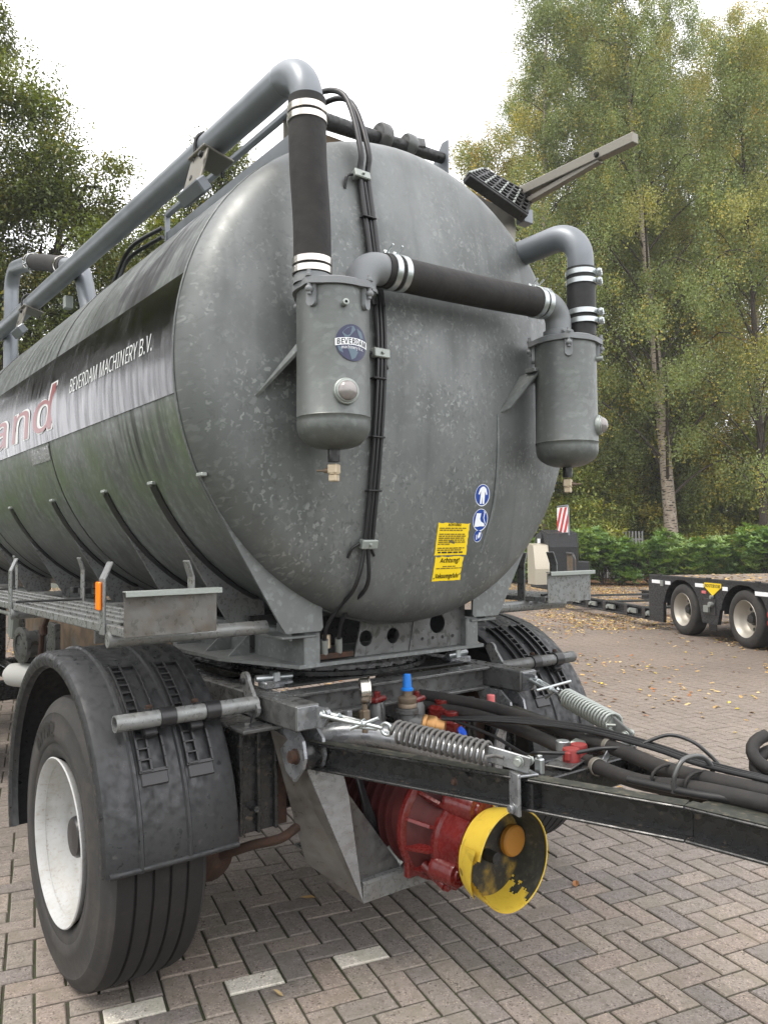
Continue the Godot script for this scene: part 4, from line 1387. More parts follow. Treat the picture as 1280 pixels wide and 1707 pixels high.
func dolly() -> void:
	# side members with square stubs in front
	for s in [-1.0, 1.0]:
		var b := MB.new()
		b.box(V(s * 0.585, 1.021, 0.03), V(0.102, 0.092, 1.36), Basis.IDENTITY, 0.005)
		part("side_member", b, M.steel_dirty, T)
		var e := MB.new()
		e.box(V(s * 0.588, 1.021, 0.713), V(0.09, 0.082, 0.006), Basis.IDENTITY, 0.002)
		part("end_cap", e, M.galv_bright, T)
		# anchor plate for the lifting spring
		var a := MB.new()
		var po := PackedVector2Array([Vector2(0.0, -0.046), Vector2(0.05, -0.036), Vector2(0.078, 0.0), Vector2(0.082, 0.016), Vector2(0.076, 0.03), Vector2(0.06, 0.036), Vector2(0.0, 0.03)])
		a.prism(po, Transform3D(Basis(V(0, 0, 1), V(0, 1, 0), V(-1, 0, 0)), V(s * 0.548, 1.026, 0.712)), 0.012)
		part("anchor_plate", a, M.galv_bright, T)
		var bo := MB.new()
		rod(bo, V(s * 0.575, 1.037, 0.765), V(s * 0.525, 1.037, 0.765), 0.009, 10)
		hexbolt(bo, V(s * 0.556, 1.037, 0.765), V(s, 0, 0), 0.014)
		part("bolt", bo, M.zinc, T)
		# drawbar pivot lug under the stub
		var l := MB.new()
		for x in [0.585, 0.5]:
			var lp := PackedVector2Array([Vector2(0.50, 0.975), Vector2(0.66, 0.975), Vector2(0.72, 0.93), Vector2(0.735, 0.87), Vector2(0.72, 0.83), Vector2(0.66, 0.77), Vector2(0.6, 0.80)])
			l.prism(lp, Transform3D(Basis(V(0, 0, 1), V(0, 1, 0), V(-1, 0, 0)), V(s * x, 0, -0.04)), 0.012)
		part("pivot_lug", l, M.galv_bright, T)
		var pb := MB.new()
		rod(pb, V(s * 0.61, 0.868, 0.635), V(s * 0.47, 0.868, 0.635), 0.016, 14)
		hexbolt(pb, V(s * 0.594, 0.868, 0.635), V(s, 0, 0), 0.024)
		part("pivot_bolt", pb, M.rust, T)
		# mudguard tube and its lug
		var t := MB.new()
		t.tube([V(s * 1.2, 1.044, 0.462), V(s * 0.66, 1.044, 0.462)], 0.029, 20, false)
		t.lathe(along(V(s * 1.2, 1.044, 0.462), V(s, 0, 0)), [Vector2(0.029, 0), Vector2(0.024, 0), Vector2(0.024, -0.04), Vector2(0, -0.04)], 20)
		part("mudguard_tube", t, M.galv_shelf if s < 0 else M.steel_dirty, T)
		var lg := MB.new()
		var lpoly := PackedVector2Array()
		for i in 9:
			lpoly.append(Vector2(0.395 + cos(PI * i / 8.0) * 0.032, 1.125 + sin(PI * i / 8.0) * 0.032))
		for i in 9:
			lpoly.append(Vector2(0.462 + cos(PI + PI * i / 8.0) * 0.042, 1.032 + sin(PI + PI * i / 8.0) * 0.042))
		lg.prism(lpoly, Transform3D(Basis(V(0, 0, 1), V(0, 1, 0), V(-1, 0, 0)), V(s * 0.67, 0, 0)), 0.014)
		part("tube_lug", lg, M.galv_shelf, T)
		var pin := MB.new()
		disc(pin, V(s * 0.675, 1.122, 0.395), V(s, 0, 0), 0.013, 0.014, 12)
		rod(pin, V(s * 0.69, 1.03, 0.5), V(s * 0.69, 0.975, 0.47), 0.004, 6)
		part("pin", pin, M.steel_dark, T)
		# hanger: black ribbed box below the side member, with a cap plate
		var cp := MB.new()
		cp.box(V(s * 0.66, 0.962, 0.3), V(0.2, 0.014, 0.5), Basis.IDENTITY, 0.003)
		for q in [[0.72, 0.5], [0.6, 0.5], [0.72, 0.2]]:
			hexbolt(cp, V(s * q[0], 0.969, q[1]), Vector3.UP, 0.014)
		part("hanger_cap", cp, M.steel_dirty, T)
		var hg := MB.new()
		hg.box(V(s * 0.66, 0.76, 0.36), V(0.16, 0.39, 0.2))
		for x in [0.585, 0.66, 0.735]:
			hg.box(V(s * x, 0.76, 0.468), V(0.014, 0.39, 0.03))
		hg.box(V(s * 0.70, 0.76, 0.1), V(0.1, 0.36, 0.2))
		part("spring_hanger", hg, M.black_paint, T)
		var rb := MB.new()
		rb.box(V(s * 0.545, 0.77, 0.36), V(0.06, 0.42, 0.16))
		part("hanger_web", rb, M.rust, T)
		# leaf spring, brake chamber and pipe
		for k in 4:
			var sp := MB.new()
			sp.tube(curve([V(s * 0.68, 0.66 - 0.02 * k, 0.5 - 0.06 * k), V(s * 0.68, 0.60 - 0.02 * k, 0.0), V(s * 0.68, 0.66 - 0.02 * k, -0.5 + 0.06 * k)], 5), 0.012, 6)
			part("spring_leaf", sp, M.black_paint, T)
		var bc := MB.new()
		bc.lathe(along(V(s * 0.75, 0.42, 0.16), V(0.0, 0.15, 1)), [Vector2(0, 0), Vector2(0.075, 0), Vector2(0.09, 0.02), Vector2(0.09, 0.06), Vector2(0.098, 0.07), Vector2(0.098, 0.085), Vector2(0.088, 0.1), Vector2(0.07, 0.14), Vector2(0.03, 0.16), Vector2(0, 0.162)], 24)
		part("brake_chamber", bc, M.rust, T)
		var bp := MB.new()
		bp.tube(curve([V(s * 0.74, 0.44, 0.3), V(s * 0.66, 0.5, 0.42), V(s * 0.58, 0.53, 0.5), V(s * 0.5, 0.56, 0.5)], 6), 0.018, 10)
		part("brake_hose", bp, M.rust, T)
		# small clamps on the dolly frame
		var cl := MB.new()
		cl.box(V(s * 0.50, 1.082, 0.33), V(0.13, 0.03, 0.07), Basis.IDENTITY, 0.006)
		part("clamp_block", cl, M.galv_bright, T)
		var cr := MB.new()
		rod(cr, V(s * 0.58, 1.108, 0.31), V(s * 0.43, 1.108, 0.34), 0.014, 12)
		cr.box(V(s * 0.5, 1.11, 0.325), V(0.03, 0.045, 0.045), Basis.IDENTITY, 0.004)
		part("clamp_roller", cr, M.zinc, T)
	# cross beams (I sections)
	for z in [0.47, -0.5]:
		var b := MB.new()
		b.box(V(0, 1.061, z), V(1.06, 0.013, 0.11), Basis.IDENTITY, 0.003)
		b.box(V(0, 0.972, z), V(1.06, 0.013, 0.11), Basis.IDENTITY, 0.003)
		b.box(V(0, 1.0165, z), V(1.06, 0.076, 0.012), Basis.IDENTITY, 0.001)
		part("cross_beam", b, M.steel_dirty, T)
	var tp := MB.new()
	tp.box(V(0, 1.078, -0.05), V(0.96, 0.012, 0.9), Basis.IDENTITY, 0.003)
	part("dolly_plate", tp, M.steel_dark, T)
	# slewing ring
	var r1 := MB.new()
	r1.lathe(Transform3D(Basis.IDENTITY, V(0, 1.085, -0.03)), [Vector2(0.3, 0), Vector2(0.46, 0), Vector2(0.465, 0.004), Vector2(0.465, 0.022), Vector2(0.452, 0.026), Vector2(0.45, 0.044), Vector2(0.475, 0.048), Vector2(0.475, 0.074), Vector2(0.3, 0.074)], 64)
	part("slewing_ring", r1, M.black_paint, T)
	var rr := MB.new()
	for i in 30:
		var a := TAU * i / 30.0
		hexbolt(rr, V(cos(a) * 0.458, 1.107, -0.03 + sin(a) * 0.458), V(0, 1, 0), 0.009)
	part("ring_bolts", rr, M.black_paint, T)
	# axle
	var ax := MB.new()
	ax.box(V(0, 0.535, 0), V(1.7, 0.13, 0.13), Basis.IDENTITY, 0.01)
	part("axle", ax, M.black_paint, T)
	# cradle below the dolly that carries the pump
	for s in [-1.0, 1.0]:
		var c := MB.new()
		c.plate(V(s * 0.625, 0.955, 0.5), V(s * 0.579, 0.905, 0.602), V(s * 0.341, 0.291, 0.70), V(s * 0.468, 0.41, 0.5), 0.008, V(s, 0, 0.2))
		part("cradle_side", c, M.galv_grime_shade, T)  # grimy facet; its shade is also put into this darker brown
		var f := MB.new()
		f.plate(V(s * 0.578, 0.915, 0.603), V(s * 0.415, 0.80, 0.675), V(s * 0.392, 0.70, 0.685), V(s * 0.341, 0.293, 0.702), 0.01, V(s * 0.3, 0, 1))
		part("cradle_flange", f, M.galv_bright, T)
		var g := MB.new()
		g.plate(V(s * 0.385, 0.70, 0.672), V(s * 0.13, 0.362, 0.672), V(s * 0.345, 0.362, 0.672), V(s * 0.36, 0.5, 0.672), 0.008, V(0, 0, 1))
		part("cradle_gusset", g, M.steel_dirty, T)
	var tr := MB.new()
	tr.box(V(0, 0.362, 0.45), V(0.68, 0.01, 0.5), Basis.IDENTITY, 0.002)
	tr.tube([V(-0.338, 0.355, 0.693), V(0.338, 0.355, 0.693)], 0.012, 10)
	tr.box(V(0, 0.322, 0.70), V(0.68, 0.066, 0.009), Basis.IDENTITY, 0.002)
	part("cradle_tray", tr, M.galv_shelf, T)

func guard_p(s: float, x: float, a: float, dr: float) -> Vector3:
	return V(s * x, 0.57 + (0.665 + dr) * sin(a), -0.1 + (0.665 + dr) * cos(a))

func wheels() -> void:
	for s in [-1.0, 1.0]:
		wheel(V(s * 1.06, 0.535, 0.0), s, s < 0)
		wheel(V(s * 1.06, 0.535, -3.55), s, false)
		wheel(V(s * 1.06, 0.535, -4.9), s, false)
		mudguard(s)

func wheel(at: Vector3, s: float, letter: bool) -> void:
	var w := Node3D.new()
	w.name = "wheel"
	T.add_child(w, true)
	w.position = at
	var X := along(Vector3.ZERO, V(s, 0, 0))
	var t := MB.new()
	var hw := 0.195
	var pr := [Vector2(0.3, hw - 0.025), Vector2(0.315, hw - 0.012), Vector2(0.34, hw - 0.004), Vector2(0.36, hw - 0.004), Vector2(0.365, hw + 0.001), Vector2(0.40, hw + 0.004), Vector2(0.405, hw + 0.0015), Vector2(0.44, hw + 0.0), Vector2(0.47, hw - 0.008), Vector2(0.475, hw - 0.006), Vector2(0.492, hw - 0.013), Vector2(0.497, hw - 0.018), Vector2(0.515, hw - 0.03), Vector2(0.524, hw - 0.034), Vector2(0.529, hw - 0.042)]
	var inner := []
	for p in pr:
		inner.append(Vector2(p.x, -p.y))
	inner.reverse()
	t.lathe(X, inner, 72)
	var rp := []
	for p in pr:
		rp.append(p)
	rp.reverse()
	t.lathe(X, rp, 72)
	part("tyre", t, M.tyre, w)
	# tread ribs with four grooves; the shoulder rib is worn in small blocks
	var tr := MB.new()
	var e := hw - 0.042
	var pf := [Vector2(0.529, -e)]
	var gw := 0.006
	for k in 4:
		var c := -e + 2.0 * e * (k + 1) / 5.0
		pf += [Vector2(0.535, c - gw - 0.03), Vector2(0.535, c - gw), Vector2(0.522, c - gw + 0.002), Vector2(0.522, c + gw - 0.002), Vector2(0.535, c + gw)]
	pf += [Vector2(0.535, e - 0.012), Vector2(0.529, e)]
	tr.lathe(X, pf, 96)
	part("tread", tr, M.tyre_tread, w)
	if letter:
		var lt := MB.new()
		var mid := deg_to_rad(114.0)
		var fx := func(x: float, y: float) -> Vector3:
			var a := mid - s * -1.0 * 0.0 + x / 0.43
			var r := 0.415 + y
			return V(s * (hw + 0.0075), sin(a) * r, cos(a) * r)
		var gx := func(_x: float, _y: float) -> Vector3: return V(s, 0, 0)
		letters(lt, "MTR2", 0.08, func(x: float, y: float) -> Vector3: return fx.call(-x, y), gx, true, true, 0.0, 1.35)
		part("lettering", lt, M.cable_black, w)
	var r := MB.new()
	r.lathe(X, [Vector2(0.285, hw - 0.03), Vector2(0.296, hw - 0.02), Vector2(0.306, hw - 0.004), Vector2(0.309, hw + 0.002), Vector2(0.305, hw + 0.006), Vector2(0.30, hw + 0.002), Vector2(0.287, hw - 0.028), Vector2(0.28, hw - 0.06), Vector2(0.268, hw - 0.075), Vector2(0.262, hw - 0.12), Vector2(0.255, hw - 0.15), Vector2(0.24, hw - 0.165), Vector2(0.2, hw - 0.168), Vector2(0.16, hw - 0.185), Vector2(0.09, hw - 0.19), Vector2(0, hw - 0.19)], 64)
	part("rim", r, M.rim_white, w)
	var n := MB.new()
	for i in 10:
		var a := TAU * i / 10.0
		hexbolt(n, V(s * (hw - 0.187), sin(a) * 0.168, cos(a) * 0.168), V(s, 0, 0), 0.016)
	part("wheel_nuts", n, M.zinc_dull, w)
	var h := MB.new()
	h.lathe(Transform3D(X.basis, V(s * (hw - 0.19), 0, 0)), [Vector2(0.1, 0), Vector2(0.095, 0.05), Vector2(0.08, 0.06), Vector2(0.076, 0.125), Vector2(0.068, 0.135), Vector2(0, 0.138)], 24)
	part("hub_cap", h, M.black_gloss, w)
	var d := MB.new()
	d.lathe(Transform3D(X.basis, V(s * (hw - 0.42), 0, 0)), [Vector2(0, 0), Vector2(0.2, 0), Vector2(0.21, 0.01), Vector2(0.21, 0.2), Vector2(0, 0.2)], 32)
	part("brake_drum", d, M.rust, w)

func mudguard(s: float) -> void:
	var g := Node3D.new()
	g.name = "mudguard"
	T.add_child(g, true)
	# cross section, outer edge to inner edge (x, rise); rolled lip outside, two moulded steps
	var sec := [Vector2(1.238, -0.062), Vector2(1.258, -0.058), Vector2(1.266, -0.045), Vector2(1.266, -0.02), Vector2(1.258, -0.006), Vector2(1.24, 0.0), Vector2(1.155, 0.004), Vector2(1.150, 0.012), Vector2(1.140, 0.013), Vector2(1.135, 0.006), Vector2(0.985, 0.006), Vector2(0.98, 0.014), Vector2(0.97, 0.014), Vector2(0.965, 0.006), Vector2(0.80, 0.003), Vector2(0.785, -0.004), Vector2(0.78, -0.03)]
	var n := 56
	var a0 := deg_to_rad(0.0)
	var a1 := deg_to_rad(196.0)
	var b := MB.new()
	# closed section: outer skin from the inner edge to the lip, then back 7 mm inside
	var prof := []
	for i in range(sec.size() - 1, -1, -1):
		prof.append(Vector2(0.665 + sec[i].y, sec[i].x))
	for p in [Vector2(1.234, -0.066), Vector2(1.234, -0.060), Vector2(1.25, -0.056), Vector2(1.259, -0.045), Vector2(1.259, -0.022), Vector2(1.252, -0.012), Vector2(1.238, -0.007), Vector2(0.80, -0.005), Vector2(0.79, -0.01), Vector2(0.786, -0.03), Vector2(0.78, -0.03)]:
		prof.append(Vector2(0.665 + p.y, p.x))
	if s < 0:
		b.lathe(along(V(0, 0.57, -0.1), V(-1, 0, 0)), prof, n, PI - a1, PI - a0)
	else:
		b.lathe(along(V(0, 0.57, -0.1), V(1, 0, 0)), prof, n, a0, a1)
	for a in [a0, a1]:
		for i in sec.size() - 1:
			b.quad(guard_p(s, sec[i].x, a, sec[i].y), guard_p(s, sec[i + 1].x, a, sec[i + 1].y), guard_p(s, sec[i + 1].x, a, sec[i + 1].y - 0.007), guard_p(s, sec[i].x, a, sec[i].y - 0.007), V(0, -1, 0))
	part("fender", b, M.black_plastic, g)
	# folded rim along the lower front edge
	var fe := MB.new()
	fe.tube([guard_p(s, 1.25, a0 + 0.012, 0.0), guard_p(s, 1.0, a0 + 0.012, 0.006), guard_p(s, 0.79, a0 + 0.012, 0.0)], 0.011, 8)
	part("edge_bead", fe, M.black_plastic, g)
	# ladder-like clamp slots
	for x in [1.075, 0.905]:
		var c := MB.new()
		var e0 := deg_to_rad(27.0)
		var e1 := deg_to_rad(66.0)
		var m := 12
		for side in [-0.042, 0.012, 0.05]:
			for i in m:
				var p := lerpf(e0, e1, float(i) / m)
				var q := lerpf(e0, e1, float(i + 1) / m)
				c.bar(guard_p(s, x - s * 0.0 + side, p, 0.012), guard_p(s, x + side, q, 0.012), 0.008, 0.024, guard_p(s, 0, p, 1) - guard_p(s, 0, p, 0), 0.001)
		for i in m + 1:
			var p := lerpf(e0, e1, float(i) / m)
			var nn := guard_p(s, 0, p, 1) - guard_p(s, 0, p, 0)
			if i % 1 == 0:
				c.bar(guard_p(s, x + 0.05, p, 0.016), guard_p(s, x + 0.012, p, 0.016), 0.006, 0.014, nn, 0.001)
		for i in [0, m]:
			var p := lerpf(e0, e1, float(i) / m)
			var nn := guard_p(s, 0, p, 1) - guard_p(s, 0, p, 0)
			c.bar(guard_p(s, x + 0.055, p, 0.008), guard_p(s, x - 0.047, p, 0.008), 0.012, 0.022, nn, 0.001)
		c.bar(guard_p(s, x + 0.05, e0 - 0.035, 0.006), guard_p(s, x - 0.045, e0 - 0.035, 0.006), 0.05, 0.012, guard_p(s, 0, e0, 1) - guard_p(s, 0, e0, 0), 0.003)
		part("clamp_slot", c, M.black_gloss, g)
		var st := MB.new()
		st.lathe(along(V(s * (x - 0.03), 1.044, 0.462), V(1, 0, 0)), [Vector2(0.0295, 0), Vector2(0.035, 0.001), Vector2(0.035, 0.056), Vector2(0.0295, 0.057)], 20)
		st.box(V(s * x, 1.005, 0.452), V(0.05, 0.05, 0.03), Basis.from_euler(V(-0.7, 0, 0)), 0.004)
		part("tube_strap", st, M.black_gloss, g)
		var n2 := MB.new()
		hexbolt(n2, V(s * x, 1.078, 0.45), V(0, 1, -0.2), 0.012)
		part("strap_bolt", n2, M.rust, g)

func drawbar() -> void:
	for s in [-1.0, 1.0]:
		# channel leg: web outside, flanges turned in; kinks towards the eye at z = 1.9
		var pts := [V(s * 0.542, 0.862, 0.625), V(s * 0.285, 0.866, 1.43), V(s * 0.135, 0.868, 1.92), V(s * 0.07, 0.866, 2.5)]
		var leg := MB.new()
		for i in 3:
			var h0 := 0.098
			leg.bar(pts[i] + V(-s * 0.045, 0, 0), pts[i + 1] + V(-s * 0.045, 0, 0), 0.01, 0.098, Vector3.UP, 0.002)
			var inn: Vector3 = V(-s, 0, 0.0)
			var d: Vector3 = (pts[i + 1] - pts[i]).normalized()
			var side: Vector3 = (inn - d * inn.dot(d)).normalized()
			for y in [0.045, -0.045]:
				leg.bar(pts[i] + side * 0.02 + V(0, y, 0), pts[i + 1] + side * 0.02 + V(0, y, 0), 0.05, 0.009, Vector3.UP, 0.003)
		part("drawbar_leg", leg, M.black_paint, T)
		var top := MB.new()
		for i in 3:
			var d: Vector3 = (pts[i + 1] - pts[i]).normalized()
			var side: Vector3 = V(-s, 0, 0) - d * V(-s, 0, 0).dot(d)
			top.bar(pts[i] + side.normalized() * 0.026 + V(0, 0.0515, 0), pts[i + 1] + side.normalized() * 0.026 + V(0, 0.0515, 0), 0.05, 0.003, Vector3.UP, 0.001)
		part("leg_top", top, M.black_worn, T)
		var ey := MB.new()
		disc(ey, V(s * 0.575, 0.862, 0.635), V(-s, 0, 0), 0.05, 0.07, 20)
		part("pivot_bush", ey, M.black_paint, T)
		# spring link and spring
		var a := V(s * 0.548, 1.037, 0.768)
		var bk := V(s * 0.298, 0.972, 1.425)
		var d := (bk - a).normalized()
		var at := func(t: float) -> Vector3: return a + d * t
		var L := a.distance_to(bk)
		var fk := MB.new()
		for k in [-1.0, 1.0]:
			var o = d.cross(Vector3.UP).normalized() * 0.018 * k
			fk.tube([a + o, at.call(0.1) + o, at.call(0.16) + o * 0.5], 0.008, 8)
		rod(fk, a - V(0.02, 0, 0), a + V(0.02, 0, 0), 0.01, 10)
		disc(fk, at.call(0.03), d, 0.017, 0.03, 12)
		part("tension_fork", fk, M.zinc, T)
		var ro := MB.new()
		rod(ro, at.call(0.08), at.call(0.24), 0.0075, 10)
		if s > 0:
			rod(ro, at.call(0.17) - V(0.06, 0.0, 0.03), at.call(0.17) + V(0.09, 0.03, 0.03), 0.006, 8)
			rod(ro, at.call(0.12) + V(0.0, -0.05, 0.0), at.call(0.2) + V(0.02, 0.01, 0.0), 0.006, 8)
		else:
			rod(ro, at.call(0.15) - V(0.03, 0.02, 0.02), at.call(0.19) + V(0.02, 0.025, 0.02), 0.0065, 8)
			rod(ro, at.call(0.11) + V(0.0, -0.02, 0.01), at.call(0.2) + V(0.01, -0.01, 0.01), 0.007, 8)
		hexbolt(ro, at.call(0.16), d, 0.014)
		part("tension_rod", ro, M.zinc, T)
		var ring := MB.new()
		var rp := []
		for i in 17:
			var q := TAU * i / 16.0
			rp.append(at.call(0.255) + d * cos(q) * 0.02 + Vector3.UP * sin(q) * 0.02)
		ring.tube(rp, 0.006, 8, false)
		part("eye", ring, M.zinc, T)
		var sp := MB.new()
		var path := []
		var u := d.cross(Vector3.UP).normalized()
		var w := u.cross(d)
		var turns := 17.0
		path.append(at.call(0.265))
		path.append(at.call(0.285) + w * 0.015)
		for i in int(turns * 14) + 1:
			var q := TAU * i / 14.0
			path.append(at.call(0.295 + (L - 0.36) * i / (turns * 14)) + (u * cos(q) + w * sin(q)) * 0.035)
		path.append(at.call(L - 0.05))
		path.append(at.call(L - 0.02))
		sp.tube(path, 0.0062, 7)
		part("lifting_spring", sp, M.spring_grey if s < 0 else M.zinc_dull, T)
		# bracket on the leg: flat tongue, strap over the leg
		var br := MB.new()
		var e := pts[1] as Vector3
		br.bar(V(s * 0.325, 0.98, 1.355), V(s * 0.262, 0.955, 1.475), 0.01, 0.052, Vector3.UP, 0.003)
		part("spring_tongue", br, M.galv_bright if s < 0 else M.galv, T)
		var stp := MB.new()
		stp.box(V(s * 0.292, 0.868, 1.44), V(0.012, 0.13, 0.058), Basis(Vector3.UP, s * 0.31), 0.003)
		stp.box(V(s * 0.262, 0.925, 1.45), V(0.075, 0.008, 0.058), Basis(Vector3.UP, s * 0.31), 0.003)
		hexbolt(stp, V(s * 0.297, 0.822, 1.435), V(s, 0, -0.1), 0.014)
		part("leg_strap", stp, M.galv_bright, T)
		var bb := MB.new()
		hexbolt(bb, V(s * 0.284, 0.966, 1.45), V(s, 0, 0.35), 0.014)
		rod(bb, V(s * 0.29, 0.966, 1.45), V(s * 0.24, 0.966, 1.46), 0.007, 8)
		hexbolt(bb, V(s * 0.25, 0.966, 1.46), V(-s, 0, 0), 0.013)
		part("bolt", bb, M.zinc_dull, T)
	var be := MB.new()
	hexbolt(be, V(-0.352, 0.868, 1.235), V(-1, 0, -0.3), 0.011)
	part("bolt", be, M.rust, T)
	# cross member, centre channel and hitch eye
	var cm := MB.new()
	cm.bar(V(-0.27, 0.86, 1.455), V(0.27, 0.86, 1.455), 0.07, 0.09, Vector3.UP, 0.004)
	part("drawbar_cross_member", cm, M.black_paint, T)
	var cc := MB.new()
	cc.plate(V(-0.13, 0.915, 1.93), V(0.13, 0.915, 1.93), V(0.06, 0.915, 2.5), V(-0.06, 0.915, 2.5), 0.01, Vector3.UP)
	part("drawbar_top_plate", cc, M.black_worn, T)
	var he := MB.new()
	he.box(V(0, 0.866, 2.56), V(0.15, 0.1, 0.14), Basis.IDENTITY, 0.01)
	var hp := []
	for i in 25:
		var q := TAU * i / 24.0
		hp.append(V(sin(q) * 0.055, 0.866, 2.69 + cos(q) * 0.055))
	he.tube(hp, 0.021, 12, false)
	part("hitch_eye", he, M.black_paint, T)
	# suction hoses: two thick ones side by side, clamps, small lines above
	var thick := [
		[V(0.12, 0.985, 0.5), V(0.2, 0.975, 0.78), V(0.2, 0.965, 1.0), V(0.165, 0.955, 1.3), V(0.10, 0.955, 1.55), V(0.055, 0.945, 1.75), V(0.045, 0.95, 1.95), V(0.06, 0.95, 2.2), V(0.06, 0.95, 2.55)],
		[V(0.09, 0.945, 0.5), V(0.16, 0.94, 0.78), V(0.15, 0.93, 1.05), V(0.10, 0.915, 1.3), V(0.035, 0.905, 1.5), V(0.0, 0.905, 1.7), V(-0.005, 0.93, 1.9), V(0.01, 0.935, 2.2), V(0.02, 0.935, 2.55)],
		[V(0.28, 0.985, 0.55), V(0.33, 0.97, 0.8), V(0.31, 0.965, 1.05), V(0.22, 0.96, 1.35), V(0.14, 0.955, 1.6), V(0.09, 0.955, 1.85), V(0.1, 0.955, 2.2), V(0.1, 0.955, 2.5)],
	]
	thick.pop_back()
	for k in thick.size():
		var h := MB.new()
		h.tube(curve(thick[k], 8), 0.0245 if k < 2 else 0.018, 14)
		part("suction_hose", h, M.rubber_hose if k < 2 else M.rubber_black, T)
	for q in [[V(0.118, 0.955, 1.49), 0.0265], [V(0.035, 0.905, 1.5), 0.0265]]:
		band(q[0], V(-0.35, 0, 1), q[1], 0.02, M.aluminium, T)
	var cs := MB.new()
	cs.bar(V(0.115, 0.955, 1.5), V(0.035, 0.9, 1.51), 0.02, 0.006, V(0, 0.3, 1))
	part("clamp_bridge", cs, M.galv_bright, T)
	for q in [V(0.03, 0.935, 1.76), V(0.028, 0.94, 1.87)]:
		var ti := MB.new()
		var tp := []
		for i in 17:
			var a := TAU * i / 16.0
			tp.append(q + V(cos(a) * 0.058, sin(a) * 0.032, cos(a) * 0.012))
		ti.tube(tp, 0.005, 6, false)
		part("hose_tie", ti, M.rubber_hose, T)
	var lo := MB.new()
	lo.tube(curve([V(-0.045, 0.915, 1.83), V(-0.05, 0.97, 1.84), V(-0.02, 1.01, 1.85), V(0.05, 1.01, 1.86), V(0.09, 0.98, 1.87), V(0.1, 0.94, 1.87)], 6), 0.0075, 8)
	part("hose_loop", lo, M.steel_dirty, T)
	var sl := MB.new()
	sl.tube(curve([V(-0.05, 0.92, 1.68), V(-0.045, 0.922, 1.78), V(-0.035, 0.925, 1.9), V(-0.01, 0.93, 2.0)], 6), 0.0115, 10)
	part("brake_line", sl, M.rubber_black, T)
	# thin lines running over everything
	for k in 3:
		var o := 0.022 * k
		var h := MB.new()
		h.tube(curve([V(-0.02 + o * 0.6, 0.95 + 0.004 * k, 0.8 + 0.02 * k), V(0.06 + o, 0.972 + 0.004 * k, 1.05), V(0.115 + o, 0.985 + 0.003 * k, 1.3), V(0.11 + o, 0.99 + 0.002 * k, 1.5), V(0.10 + o, 0.985, 1.68), V(0.08 + o, 0.975, 1.85), V(0.06 + o * 0.6, 0.98, 2.1), V(0.05 + o * 0.5, 0.975, 2.5)], 6), 0.0075 - 0.0006 * k, 8)
		part("air_line", h, M.cable_black, T)
	var bow := MB.new()
	bow.tube(curve([V(0.12, 0.99, 1.62), V(0.17, 1.02, 1.68), V(0.19, 1.01, 1.75), V(0.17, 0.985, 1.82), V(0.12, 0.975, 1.88)], 6), 0.006, 7)
	part("air_line", bow, M.cable_black, T)
	var el := MB.new()
	el.tube(curve([V(0.0, 0.955, 0.78), V(0.0, 0.93, 1.05), V(-0.06, 0.915, 1.27), V(-0.10, 0.945, 1.36), V(-0.03, 0.95, 1.45), V(0.06, 0.96, 1.5), V(0.1, 0.975, 1.6)], 6), 0.0065, 8)
	part("cable", el, M.cable_black, T)
	# coupling heads on a bracket
	var bp := MB.new()
	bp.box(V(-0.005, 0.915, 1.42), V(0.2, 0.006, 0.09), Basis(Vector3.UP, 0.3), 0.002)
	part("coupling_bracket", bp, M.steel_dirty, T)
	for q in [[-0.015, 1.435, 0.0], [0.05, 1.415, 0.0]]:
		var h := MB.new()
		h.lathe(Transform3D(Basis.IDENTITY, V(q[0], 0.918, q[1])), [Vector2(0.028, 0), Vector2(0.029, 0.006), Vector2(0.027, 0.012), Vector2(0.029, 0.036), Vector2(0.027, 0.042), Vector2(0, 0.043)], 20)
		h.box(V(q[0] - 0.03, 0.94, q[1] + 0.01), V(0.014, 0.03, 0.02), Basis.IDENTITY, 0.004)
		part("coupling_cap", h, M.red_plastic, T)
	var wc := MB.new()
	disc(wc, V(0.045, 0.925, 1.35), Vector3.UP, 0.024, 0.035, 16)
	part("coupling_base", wc, M.zinc, T)
	var sk := MB.new()
	sk.box(V(0.13, 0.945, 1.36), V(0.1, 0.016, 0.05), Basis(Vector3.UP, 0.35), 0.006)
	disc(sk, V(0.14, 0.95, 1.38), Vector3.UP, 0.009, 0.03, 10)
	part("line_clip", sk, M.zinc_dull, T)
	var kn := MB.new()
	disc(kn, V(-0.2, 0.93, 1.46), Vector3.UP, 0.009, 0.045, 10)
	kn.box(V(-0.2, 0.94, 1.46), V(0.02, 0.05, 0.03), Basis.IDENTITY, 0.004)
	part("stop_pin", kn, M.zinc, T)
	# coiled hose hanging at the hitch end
	var co := MB.new()
	var cp := []
	var cr := V(0.791, 0, 0.612)
	var cw := V(0.612, 0, -0.791) * 0.65 + V(0, 0.62, 0)
	cw *= 0.62
	for i in 62:
		var a := TAU * i / 24.0 + 2.0
		cp.append(V(0.40, 0.985, 1.95) + cr * cos(a) * 0.112 + cw * sin(a) * 0.112 + V(0.0003, -0.0021, 0.0002) * i)
	cp.append(V(0.5, 0.86, 2.1))
	cp.append(V(0.25, 0.93, 2.42))
	co.tube(cp, 0.0195, 14)
	part("coiled_hose", co, M.rubber_hose, T)

